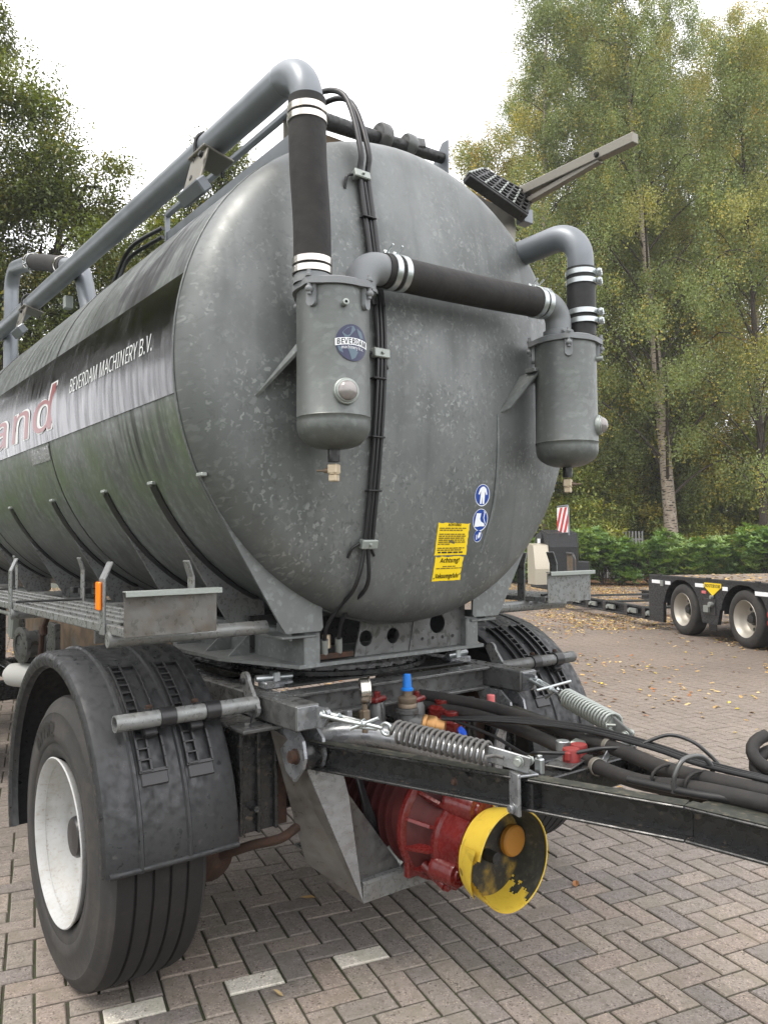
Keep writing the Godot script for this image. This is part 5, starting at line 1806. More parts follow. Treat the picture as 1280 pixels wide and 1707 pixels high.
func pump() -> void:
	var P := Node3D.new()
	P.name = "vacuum_pump"
	T.add_child(P, true)
	var ax := V(0.01, 0.52, 0)
	# finned barrel
	var b := MB.new()
	b.lathe(along(V(0.0, 0.555, 0.2), V(0, 0, 1)), [Vector2(0, 0), Vector2(0.17, 0), Vector2(0.19, 0.01), Vector2(0.19, 0.53), Vector2(0, 0.53)], 40)
	part("barrel", b, M.red_shaded, P)
	for k in 9:
		var f := MB.new()
		f.lathe(along(V(0.0, 0.555, 0.26 + 0.052 * k), V(0, 0, 1)), [Vector2(0.18, 0), Vector2(0.214, 0.001), Vector2(0.214, 0.009), Vector2(0.18, 0.01)], 40)
		part("cooling_fin", f, M.red_shaded, P)
	var fp := MB.new()
	fp.lathe(along(V(0.0, 0.54, 0.755), V(0, 0, 1)), [Vector2(0, 0), Vector2(0.214, 0), Vector2(0.222, 0.006), Vector2(0.222, 0.026), Vector2(0.214, 0.032), Vector2(0, 0.032)], 48)
	fp.box(V(-0.0, 0.42, 0.771), V(0.38, 0.11, 0.03), Basis.IDENTITY, 0.006)
	part("end_flange", fp, M.red_paint, P)
	# bell housing with radial ribs
	var bh := MB.new()
	bh.lathe(along(V(0.0, 0.53, 0.785), V(0, 0, 1)), [Vector2(0.2, 0.0), Vector2(0.196, 0.01), Vector2(0.165, 0.03), Vector2(0.15, 0.06), Vector2(0.15, 0.11), Vector2(0, 0.11)], 40)
	part("bell_housing", bh, M.red_shaded, P)
	for k in 12:
		var a := TAU * k / 12.0 + 0.2
		var rb := MB.new()
		var d := V(cos(a), sin(a), 0)
		var t := V(-sin(a), cos(a), 0)
		rb.prism(PackedVector2Array([Vector2(0.12, 0.785), Vector2(0.212, 0.785), Vector2(0.21, 0.8), Vector2(0.18, 0.89), Vector2(0.13, 0.9)]), Transform3D(Basis(d, V(0, 0, 1), t * 1.0), V(0, 0.53, 0)), 0.012)
		part("rib", rb, M.red_paint, P)
	# gearbox lobes in front
	for q in [[0.0, 0.51, 0.15, 0.885, 0.14], [-0.03, 0.655, 0.068, 0.885, 0.14], [-0.12, 0.43, 0.05, 0.885, 0.11], [0.12, 0.43, 0.055, 0.885, 0.12]]:
		var l := MB.new()
		l.lathe(along(V(q[0], q[1], q[3]), V(0, 0, 1)), [Vector2(0, 0), Vector2(q[2] * 1.08, 0), Vector2(q[2] * 1.08, 0.018), Vector2(q[2], 0.026), Vector2(q[2] * 0.96, q[4] - 0.01), Vector2(q[2] * 0.88, q[4]), Vector2(q[2] * 0.5, q[4]), Vector2(q[2] * 0.45, q[4] + 0.008), Vector2(0, q[4] + 0.008)], 28)
		part("gearbox_lobe", l, M.red_paint, P)
	for q in [[-0.17, 0.37], [-0.115, 0.365], [0.17, 0.37]]:
		var n := MB.new()
		rod(n, V(q[0] * 0.8, q[1] + 0.05, 0.82), V(q[0] * 0.7, q[1] + 0.0, 0.92), 0.022, 12)
		hexbolt(n, V(q[0] * 0.7, q[1] + 0.0, 0.92), V(0, -0.3, 1), 0.018)
		part("housing_foot", n, M.red_paint, P)
	var gv := MB.new()
	rod(gv, V(-0.17, 0.45, 0.6), V(-0.13, 0.38, 0.66), 0.022, 12)
	hexbolt(gv, V(-0.13, 0.39, 0.65), V(0.4, -0.5, 0.6), 0.026)
	part("drain_fitting", gv, M.zinc_dull, P)
	for k in 4:
		var cb := MB.new()
		cb.tube(curve([V(-0.22 - 0.02 * k, 0.86, 0.5), V(-0.24 - 0.012 * k, 0.7, 0.55 + 0.012 * k), V(-0.2 - 0.01 * k, 0.52, 0.6), V(-0.17 + 0.01 * k, 0.42, 0.55)], 6), 0.008, 8)
		part("oil_line", cb, M.cable_black, P)
	# motor block and dark castings behind
	var mb_ := MB.new()
	mb_.box(V(0.0, 0.62, 0.05), V(0.42, 0.4, 0.34), Basis.IDENTITY, 0.02)
	part("motor_block", mb_, M.black_paint, P)
	# power take-off guard: split yellow cone
	var g := Node3D.new()
	g.name = "shaft_guard"
	T.add_child(g, true)
	var gx := along(V(0.0, 0.5, 1.035), V(0.015, 0.02, 1))
	var o := MB.new()
	var inn := MB.new()
	var bare := MB.new()
	var wear := noise(1.0, FastNoiseLite.TYPE_SIMPLEX_SMOOTH, 88, 3)
	var steps := 120
	var D := 0.12
	for i in steps:
		var a := TAU * i / steps
		var c := TAU * (i + 1) / steps
		for inside in [false, true]:
			var t := -0.004 if inside else 0.0
			for k in 24:
				var h0 := D * k / 24.0
				var h1 := D * (k + 1) / 24.0
				var pa := V(cos(a), 0, sin(a))
				var pc := V(cos(c), 0, sin(c))
				var world: Vector3 = gx.basis * pa
				var th := rad_to_deg(atan2(world.y, world.x))
				# torn notch low on the left flank of the mouth
				var torn: bool = th < -148.0 or th > 168.0
				var lim := D if not torn else D - 0.075 * (1.0 - absf(wrapf(th - 190.0, -180, 180)) / 22.0) - 0.012
				if h0 >= lim:
					continue
				h1 = minf(h1, lim)
				var ra := lerpf(0.157, 0.179, pow(h0 / D, 0.8)) + t
				var rb := lerpf(0.157, 0.179, pow(h1 / D, 0.8)) + t
				var m := -1.0 if inside else 1.0
				var z := Vector2.ZERO
				var up := V(0, -0.15, 0)
				var target := o
				if inside:
					var rag := wear.get_noise_2d(th * 0.04, h0 * 22.0) * 26.0
					target = inn if ((th + rag > -178.0 and th + rag < -58.0) or th + rag > 150.0) else bare
				target.squad([gx * (pa * ra + V(0, h0, 0)), gx * (pc * ra + V(0, h0, 0)), gx * (pc * rb + V(0, h1, 0)), gx * (pa * rb + V(0, h1, 0))],
					[(gx.basis * (pa + up)).normalized() * m, (gx.basis * (pc + up)).normalized() * m, (gx.basis * (pc + up)).normalized() * m, (gx.basis * (pa + up)).normalized() * m], [z, z, z, z])
	o.lathe(gx, [Vector2(0.11, 0.0), Vector2(0.157, 0.0)], 40)
	part("outer_shell", o, M.yellow_paint, g)
	part("inner_paint", inn, M.yellow_paint, g)
	part("bare_inside", bare, M.black_worn, g)
	var lip := MB.new()
	var lp := []
	for i in 44:
		var th := deg_to_rad(-146.0 + 312.0 * i / 43.0)
		lp.append(gx.origin + gx.basis.y * D + V(cos(th), sin(th), 0) * 0.177)
	lip.tube(lp, 0.0028, 6)
	part("rim_edge", lip, M.yellow_paint, g)
	# bent flap left of the tear
	var fl := MB.new()
	for off in [0.0, 0.004]:
		var e := func(u: float, v: float) -> Vector3:
			var th := deg_to_rad(lerpf(158.0, 214.0, v))
			var r: float = lerpf(0.16, 0.179, u) + 0.012 * u + off
			return gx.origin + gx.basis.y * (0.005 + 0.105 * u * (1.0 - 0.25 * v)) + V(cos(th), sin(th), 0) * r
		fl.sheet(e, 8, 10, func(p: Vector3) -> Vector3: return V(p.x, p.y - 0.5, 0) * (1.0 if off > 0.0 else -1.0))
	part("torn_flap", fl, M.yellow_paint, g)
	var ds := MB.new()
	disc(ds, V(0.095, 0.525, 1.045), V(0, 0, 1), 0.058, 0.03, 24, 0.006)
	part("shaft_cover", ds, M.orange_worn, g)
	var bk := MB.new()
	disc(bk, V(0.0, 0.5, 1.037), V(0, 0, 1), 0.158, 0.006, 40)
	part("back_plate", bk, M.yellow_worn, g)
	var sh := MB.new()
	rod(sh, V(-0.03, 0.5, 1.035), V(-0.03, 0.5, 1.1), 0.022, 16)
	part("spline_shaft", sh, M.steel_dark, g)
	var yb := MB.new()
	yb.box(V(0.11, 0.66, 0.93), V(0.03, 0.1, 0.03))
	part("guard_stay", yb, M.yellow_paint, g)
	# manifold above: galvanised bend, safety valve, brass unions, gauge
	var mf := MB.new()
	mf.tube(curve([V(-0.43, 0.84, 0.5), V(-0.39, 0.895, 0.56), V(-0.30, 0.915, 0.68), V(-0.2, 0.895, 0.82), V(-0.12, 0.875, 0.95), V(-0.05, 0.86, 1.08)], 6), 0.052, 20)
	part("manifold_pipe", mf, M.galv_bright, T)
	var sc := MB.new()
	sc.box(V(-0.345, 0.975, 0.62), V(0.024, 0.05, 0.024))
	part("boss", sc, M.galv_bright, T)
	var sv := MB.new()
	var vb := V(-0.105, 0.0, 0.69)
	sv.lathe(Transform3D(Basis.IDENTITY, vb), [Vector2(0.036, 0.87), Vector2(0.036, 0.965), Vector2(0.045, 0.97), Vector2(0.045, 0.985), Vector2(0.036, 0.99)], 24)
	sv.tube([V(-0.105, 0.935, 0.69), V(-0.05, 0.925, 0.76)], 0.036, 20)
	part("relief_valve", sv, M.steel_dirty, T)
	var vt := MB.new()
	vt.lathe(Transform3D(Basis.IDENTITY, vb), [Vector2(0.03, 0.988), Vector2(0.038, 0.992), Vector2(0.038, 1.004), Vector2(0.035, 1.008), Vector2(0.038, 1.012), Vector2(0.038, 1.03), Vector2(0.03, 1.036), Vector2(0.018, 1.038), Vector2(0.018, 1.064), Vector2(0, 1.064)], 24)
	part("valve_bonnet", vt, M.bronze, T)
	var bl := MB.new()
	bl.lathe(Transform3D(Basis.IDENTITY, vb), [Vector2(0.024, 1.058), Vector2(0.024, 1.066), Vector2(0.018, 1.07), Vector2(0.015, 1.12), Vector2(0.012, 1.123), Vector2(0, 1.123)], 20)
	part("valve_cap", bl, M.blue_plastic, T)
	var br := MB.new()
	br.lathe(along(V(-0.07, 0.926, 0.74), V(0.75, -0.16, 0.9)), [Vector2(0.036, 0), Vector2(0.041, 0.004), Vector2(0.041, 0.014), Vector2(0.038, 0.018), Vector2(0.041, 0.022), Vector2(0.041, 0.05), Vector2(0.036, 0.056), Vector2(0.033, 0.06), Vector2(0.033, 0.09), Vector2(0.0, 0.092)], 24)
	part("brass_union", br, M.brass, T)
	var rg := MB.new()
	disc(rg, V(0.025, 0.9, 0.86), V(0.4, 0.6, 0.7), 0.022, 0.014, 20)
	part("blue_cap", rg, M.blue_ring, T)
	var gg := MB.new()
	gg.lathe(along(V(-0.335, 1.09, 0.715), V(0.86, 0.04, 0.5)), [Vector2(0, -0.02), Vector2(0.042, -0.02), Vector2(0.047, -0.016), Vector2(0.047, 0.012), Vector2(0.052, 0.014), Vector2(0.052, 0.02), Vector2(0.04, 0.02), Vector2(0.038, 0.016), Vector2(0, 0.016)], 28)
	part("pressure_gauge", gg, M.stainless, T)
	var gs := MB.new()
	rod(gs, V(-0.335, 0.93, 0.715), V(-0.335, 1.04, 0.715), 0.011, 12)
	gs.box(V(-0.335, 0.99, 0.715), V(0.03, 0.05, 0.03))
	part("gauge_stem", gs, M.bronze, T)
	for q in [[0.0, 0.99, 0.62], [-0.16, 1.0, 0.56]]:
		var rc := MB.new()
		rc.lathe(Transform3D(Basis.IDENTITY, V(q[0], 0, q[2])), [Vector2(0.038, q[1] - 0.14), Vector2(0.034, q[1] - 0.02), Vector2(0.026, q[1])], 18)
		part("valve_body", rc, M.steel_dirty, T)
		var rt := MB.new()
		rt.box(V(q[0], q[1] + 0.01, q[2]), V(0.085, 0.022, 0.05), Basis(Vector3.UP, 0.4), 0.008)
		disc(rt, V(q[0], q[1] + 0.02, q[2]), Vector3.UP, 0.014, 0.022, 12)
		part("valve_lever", rt, M.red_paint, T)
	for q in [[0.1, 0.90, 0.72, 0.13], [0.14, 0.93, 0.62, 0.1], [-0.22, 0.80, 0.62, 0.14]]:
		var c := MB.new()
		c.box(V(q[0], q[1], q[2]), V(q[3], 0.06, 0.1), Basis(Vector3.UP, 0.5), 0.014)
		disc(c, V(q[0], q[1] + 0.03, q[2]), Vector3.UP, 0.03, 0.02, 16)
		part("pump_casting", c, M.red_paint, T)
	# switch box with two caps
	var sb := MB.new()
	sb.box(V(0.28, 0.95, 0.72), V(0.15, 0.01, 0.07), Basis(Vector3.UP, -0.2), 0.003)
	part("cap_bracket", sb, M.galv_bright, T)
	for q in [[0.215, M.black_gloss, 0.04], [0.335, M.pink_plastic, 0.034]]:
		var c := MB.new()
		disc(c, V(q[0], 0.956, 0.72), Vector3.UP, 0.017, q[2], 16)
		part("plug_cap", c, q[1], T)
	var rad := MB.new()
	rad.box(V(0.3, 0.86, 0.62), V(0.06, 0.14, 0.03))
	for k in 4:
		rad.box(V(0.19 + 0.03 * k, 0.87, 0.66), V(0.024, 0.12, 0.03), Basis.IDENTITY, 0.005)
	part("terminal_stack", rad, M.steel_dark, T)

func rear_gear() -> void:
	# dusty panel and beams behind the front wheels
	var d := MB.new()
	d.box(V(-0.74, 1.10, -1.4), V(0.012, 0.36, 2.5))
	part("dust_panel", d, M.dusty_brown, T)
	var fl := MB.new()
	fl.box(V(0, 0.99, -1.9), V(1.1, 0.02, 2.2))
	part("under_tray", fl, M.steel_dark, T)
	# gate valve with lever on the left side
	var v := MB.new()
	v.lathe(along(V(-0.86, 1.10, -1.62), V(-1, 0, 0.15)), [Vector2(0, 0), Vector2(0.1, 0), Vector2(0.1, 0.03), Vector2(0.075, 0.034), Vector2(0.075, 0.14), Vector2(0.1, 0.145), Vector2(0.1, 0.165), Vector2(0.06, 0.17), Vector2(0.06, 0.16), Vector2(0, 0.16)], 28)
	part("outlet_valve", v, M.steel_dirty, T)
	var vp := MB.new()
	vp.box(V(-0.93, 1.11, -1.28), V(0.03, 0.26, 0.16))
	part("valve_plate", vp, M.steel_dirty, T)
	var lv := MB.new()
	lv.tube(curve([V(-1.0, 0.97, -1.32), V(-1.0, 1.1, -1.25), V(-1.0, 1.2, -1.22), V(-1.0, 1.29, -1.12)], 5), 0.014, 8)
	lv.box(V(-1.0, 1.21, -1.21), V(0.03, 0.05, 0.07), Basis.IDENTITY, 0.008)
	part("valve_lever", lv, M.rust, T)
	var cp := MB.new()
	cp.box(V(-1.0, 1.19, -1.85), V(0.05, 0.14, 0.1), Basis.from_euler(V(0.3, 0, 0)), 0.01)
	rod(cp, V(-1.0, 1.25, -2.2), V(-1.0, 1.25, -1.75), 0.012, 8)
	part("coupling_latch", cp, M.zinc_dull, T)
	var at := MB.new()
	at.lathe(along(V(-1.05, 0.925, -1.72), V(0.6, 0, 1)), [Vector2(0, -0.02), Vector2(0.04, -0.01), Vector2(0.062, 0.02), Vector2(0.066, 0.05), Vector2(0.066, 0.55), Vector2(0, 0.56)], 24)
	part("air_tank", at, M.fence_grey, T)
	var hk := MB.new()
	hk.box(V(-0.62, 1.22, -0.95), V(0.4, 0.14, 0.02))
	part("rack_stay", hk, M.galv_shelf, T)
	for q in [[-0.86, 1.42, -0.98], [-0.86, 1.42, -1.12]]:
		var b := MB.new()
		b.box(V(q[0], q[1], q[2]), V(0.05, 0.03, 0.06))
		part("rack_buffer", b, M.black_gloss, T)
	# rear suspension: axles and beams
	for z in [-3.55, -4.9]:
		var ax := MB.new()
		ax.box(V(0, 0.535, z), V(1.8, 0.14, 0.14), Basis.IDENTITY, 0.01)
		part("axle", ax, M.black_paint, T)
	for s in [-1.0, 1.0]:
		for z in [-3.0, -4.22, -5.4]:
			var h := MB.new()
			h.box(V(s * 0.62, 0.9, z), V(0.14, 0.5, 0.2))
			part("spring_hanger", h, M.black_paint, T)
		var sp := MB.new()
		sp.box(V(s * 0.62, 0.66, -4.2), V(0.1, 0.09, 2.6))
		part("spring_beam", sp, M.black_paint, T)
	# second suction line far back on the roof
	var e := MB.new()
	e.tube(bend(V(-0.6, 3.0, -3.8), V(-0.6, 3.94, -3.8), V(-0.6, 3.80, -3.1), 0.16, 10), 0.056, 22)
	part("rear_elbow", e, M.galv_pipe, T)
	var h := MB.new()
	h.tube(curve([V(-0.6, 3.825, -3.2), V(-0.6, 3.69, -2.75), V(-0.6, 3.52, -2.25)], 6), 0.06, 22)
	part("rear_hose", h, M.rubber_hose, T)
	var e2 := MB.new()
	e2.tube(bend(V(-0.6, 3.56, -2.36), V(-0.6, 3.41, -1.92), V(-0.6, 3.1, -1.75), 0.2, 10), 0.055, 22)
	part("rear_elbow", e2, M.galv_pipe, T)
	band(V(-0.6, 3.815, -3.16), V(0, -0.25, 1), 0.062, 0.03, M.stainless, T)
	band(V(-0.6, 3.795, -3.08), V(0, -0.28, 1), 0.062, 0.03, M.zinc, T, V(-0.8, -0.6, 0))
	band(V(-0.6, 3.55, -2.33), V(0, -0.34, 1), 0.062, 0.03, M.stainless, T)
	var k := MB.new()
	k.box(V(-0.66, 3.2, -2.0), V(0.05, 0.08, 0.05))
	part("roof_lug", k, M.zinc_dull, T)

# ---------------------------------------------------------------- place
const EYE := Vector3(-2.1248, 1.6486, 3.159)
const EX := Vector3(0.79103, -0.01022, 0.6117)
const EY := Vector3(-0.01595, 0.99918, 0.03733)
const EZ := Vector3(-0.61157, -0.03929, 0.79021)
const HEAD := Vector3(0.612, 0, -0.791)     # level heading of the yard, away from the drawbar side
const SIDE := Vector3(0.791, 0, 0.612)

# a spot in the yard: metres to the right and metres away, seen along HEAD
func spot(a: float, d: float) -> Vector3:
	return V(EYE.x, 0, EYE.z) + SIDE * a + HEAD * d

func brick_mesh(l: float, w: float, h: float, c: float) -> MB:
	var b := MB.new()
	var x := l * 0.5
	var z := w * 0.5
	b.quad(V(-x + c, 0, -z + c), V(x - c, 0, -z + c), V(x - c, 0, z - c), V(-x + c, 0, z - c), Vector3.UP)
	for s in [-1.0, 1.0]:
		b.quad(V(-x + c, 0, s * (z - c)), V(x - c, 0, s * (z - c)), V(x, -c, s * z), V(-x, -c, s * z), V(0, 1, s))
		b.quad(V(s * (x - c), 0, -z + c), V(s * (x - c), 0, z - c), V(s * x, -c, z), V(s * x, -c, -z), V(s, 1, 0))
		b.quad(V(-x, -c, s * z), V(x, -c, s * z), V(x, -h, s * z), V(-x, -h, s * z), V(0, 0, s))
		b.quad(V(s * x, -c, -z), V(s * x, -c, z), V(s * x, -h, z), V(s * x, -h, -z), V(s, 0, 0))
	return b

func pavement() -> void:
	rng.seed = 5
	var g := MB.new()
	g.quad(V(-160, -0.07, -160), V(160, -0.07, -160), V(160, -0.07, 160), V(-160, -0.07, 160), Vector3.UP)
	struct("ground", g, M.grass_far)
	var p := MB.new()
	p.quad(V(-6, -0.009, -46), V(46, -0.009, -46), V(46, -0.009, 14), V(-6, -0.009, 14), Vector3.UP)
	var pave := struct("pavement", p, M.joint_sand)
	var a := 0.1085
	var th := deg_to_rad(14.0)
	var U := V(cos(th), 0, sin(th))
	var W := V(-sin(th), 0, cos(th))
	var full := [brick_mesh(2 * a - 0.010, a - 0.0095, 0.05, 0.004).mesh(), brick_mesh(2 * a - 0.0125, a - 0.0105, 0.05, 0.005).mesh(), brick_mesh(2 * a - 0.009, a - 0.011, 0.05, 0.0035).mesh()]
	var half := [brick_mesh(a - 0.0095, a - 0.0095, 0.05, 0.004).mesh()]
	var u0 := -0.5335 - a
	var v0 := 0.584 - a * 0.5
	var all := []
	var tone := noise(0.35, FastNoiseLite.TYPE_SIMPLEX_SMOOTH, 91, 3)
	for i in range(-60, 400):
		for j in range(-420, 60):
			var r := posmod(i - j, 4)
			var cu := 0.0
			var cv := 0.0
			var up := false
			var short := false
			var kind := 0
			if i >= 7 and i <= 9:
				if posmod(j + (1 if i == 8 else 0), 2) != 0:
					continue
				cu = i + 0.5
				cv = j + 1.0
				up = true
				kind = 2 if i > 7 else 0
			elif r == 0:
				cu = i + 1.0
				cv = j + 0.5
				if i == 6:
					cu = i + 0.5
					short = true
			elif r == 1 and i == 10:
				cu = i + 0.5
				cv = j + 0.5
				short = true
			elif r == 3:
				cu = i + 0.5
				cv = j + 1.0
				up = true
			else:
				continue
			var at := U * (u0 + cu * a) + W * (v0 + cv * a)
			var q := at - EYE
			var d := q.dot(HEAD)
			if d < 0.6 or d > 31.0:
				continue
			var s := q.dot(SIDE)
			if absf(s) > 0.56 * d + 1.2:
				continue
			if r == 0 and j == 0 and posmod(i, 4) == 0 and i < 5 and not (i >= 7 and i <= 9):
				kind = 1
			if short and i == 10 and (posmod(j, 12) == 6):
				kind = 3
			all.append([d if absf(s) < 0.5 * d + 0.05 and d > 1.6 else d + 100.0, at, up, short, kind])
	all.sort_custom(func(x, y): return x[0] < y[0])
	var far := [[], []]
	var fart := [[], []]
	for k in all.size():
		var b: Array = all[k]
		var at: Vector3 = b[1]
		var bas := Basis(U, Vector3.UP, -W) if not b[2] else Basis(W, Vector3.UP, U)
		bas = Basis(Vector3.UP, rng.randf_range(-0.012, 0.012)) * Basis(V(1, 0, 0), rng.randf_range(-0.006, 0.006)) * Basis(V(0, 0, 1), rng.randf_range(-0.004, 0.004)) * bas
		var x := Transform3D(bas, at + V(rng.randf_range(-0.001, 0.001), rng.randf_range(-0.002, 0.0012), rng.randf_range(-0.001, 0.001)))
		var t := tone.get_noise_2d(at.x, at.z)
		# the oily ground in front of the pump
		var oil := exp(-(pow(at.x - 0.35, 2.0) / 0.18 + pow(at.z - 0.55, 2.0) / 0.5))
		if k < 300:
			var m: Material = M["brick_%d" % (rng.randi() % 6)]
			match b[4]:
				1: m = M.brick_white
				2:
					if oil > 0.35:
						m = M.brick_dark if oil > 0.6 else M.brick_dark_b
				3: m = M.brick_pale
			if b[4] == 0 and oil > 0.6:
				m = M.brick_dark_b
			var o := MeshInstance3D.new()
			o.name = "brick"
			o.mesh = half[0] if b[3] else full[rng.randi() % 3]
			o.material_override = m
			o.transform = x
			pave.add_child(o, true)
		else:
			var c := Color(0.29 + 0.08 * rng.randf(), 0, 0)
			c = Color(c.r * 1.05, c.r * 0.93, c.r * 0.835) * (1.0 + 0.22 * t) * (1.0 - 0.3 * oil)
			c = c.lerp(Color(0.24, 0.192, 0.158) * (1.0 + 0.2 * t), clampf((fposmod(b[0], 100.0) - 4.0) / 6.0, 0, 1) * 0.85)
			if b[4] == 1:
				c = Color(0.85, 0.83, 0.76)
			var w := 1 if b[3] else 0
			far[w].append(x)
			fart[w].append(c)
	for w in 2:
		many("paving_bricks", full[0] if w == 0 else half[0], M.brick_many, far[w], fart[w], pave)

func leaves_on_ground() -> void:
	rng.seed = 8
	var b := MB.new()
	var pts := [V(-0.5, 0.0, 0), V(-0.15, 0.03, 0.26), V(0.3, 0.1, 0.2), V(0.55, 0.05, 0), V(0.25, 0.12, -0.22), V(-0.2, 0.02, -0.25)]
	var mid := V(0.05, -0.02, 0)
	for i in 6:
		b.flat(mid, pts[i], pts[(i + 1) % 6], Vector3.UP)
	var places := []
	var tones := []
	var patch := noise(0.25, FastNoiseLite.TYPE_SIMPLEX_SMOOTH, 95, 3)
	var tries := 0
	while places.size() < 42000 and tries < 700000:
		tries += 1
		var d := 2.5 + 29.0 * sqrt(rng.randf())
		var s := rng.randf_range(-0.58, 0.58) * d
		var p := spot(s, d)
		var want := 0.02 + 0.22 * clampf((d - 4.5) / 6.0, 0, 1)
		want *= clampf(0.5 + patch.get_noise_2d(p.x, p.z) * 2.6, 0.06, 2.0)
		var along_bed := (p - V(10.4, 0, -4.6)).dot(V(-0.875, 0, -0.484))
		if along_bed < 1.2 and along_bed > -4.5 and d > 8:
			want *= 4.0
		if d > 22.0:
			want = maxf(want, 0.35)
		if rng.randf() > want:
			continue
		var sz := rng.randf_range(0.035, 0.075)
		places.append(Transform3D(Basis.from_euler(V(rng.randf_range(-0.3, 0.3), rng.randf() * TAU, rng.randf_range(-0.3, 0.3))).scaled(Vector3.ONE * sz), p + V(0, 0.006, 0)))
		var k := rng.randf()
		var c := Color(0.42, 0.27, 0.10) if k < 0.4 else (Color(0.50, 0.37, 0.18) if k < 0.7 else (Color(0.30, 0.13, 0.045) if k < 0.9 else Color(0.5, 0.38, 0.06)))
		tones.append(c * rng.randf_range(0.7, 1.15))
	var on_deck := []
	var deck_tones := []
	var lb := Basis(V(-0.484, 0, 0.875), Vector3.UP, V(-0.875, 0, -0.484))
	for k in 420:
		var q := V(rng.randf_range(-0.95, 4.6), 0.995, -0.15 - 2.2 * pow(rng.randf(), 1.3))
		on_deck.append(Transform3D(Basis.from_euler(V(rng.randf_range(-0.3, 0.3), rng.randf() * TAU, 0)).scaled(Vector3.ONE * rng.randf_range(0.05, 0.09)), V(10.412, 0, -4.621) + lb * q))
		deck_tones.append(Color(0.45, 0.3, 0.12) * rng.randf_range(0.6, 1.2))
	var od := many("deck_leaves", b.mesh(), M.leaf_litter, on_deck, deck_tones, self)
	od.set_meta("label", "yellow leaves lying on the deck of the low loader")
	od.set_meta("category", "leaves")
	var o := many("fallen_leaves", b.mesh(), M.leaf_litter, places, tones, self)
	o.set_meta("label", "orange and yellow fallen leaves strewn over the brick paving")
	o.set_meta("category", "leaves")

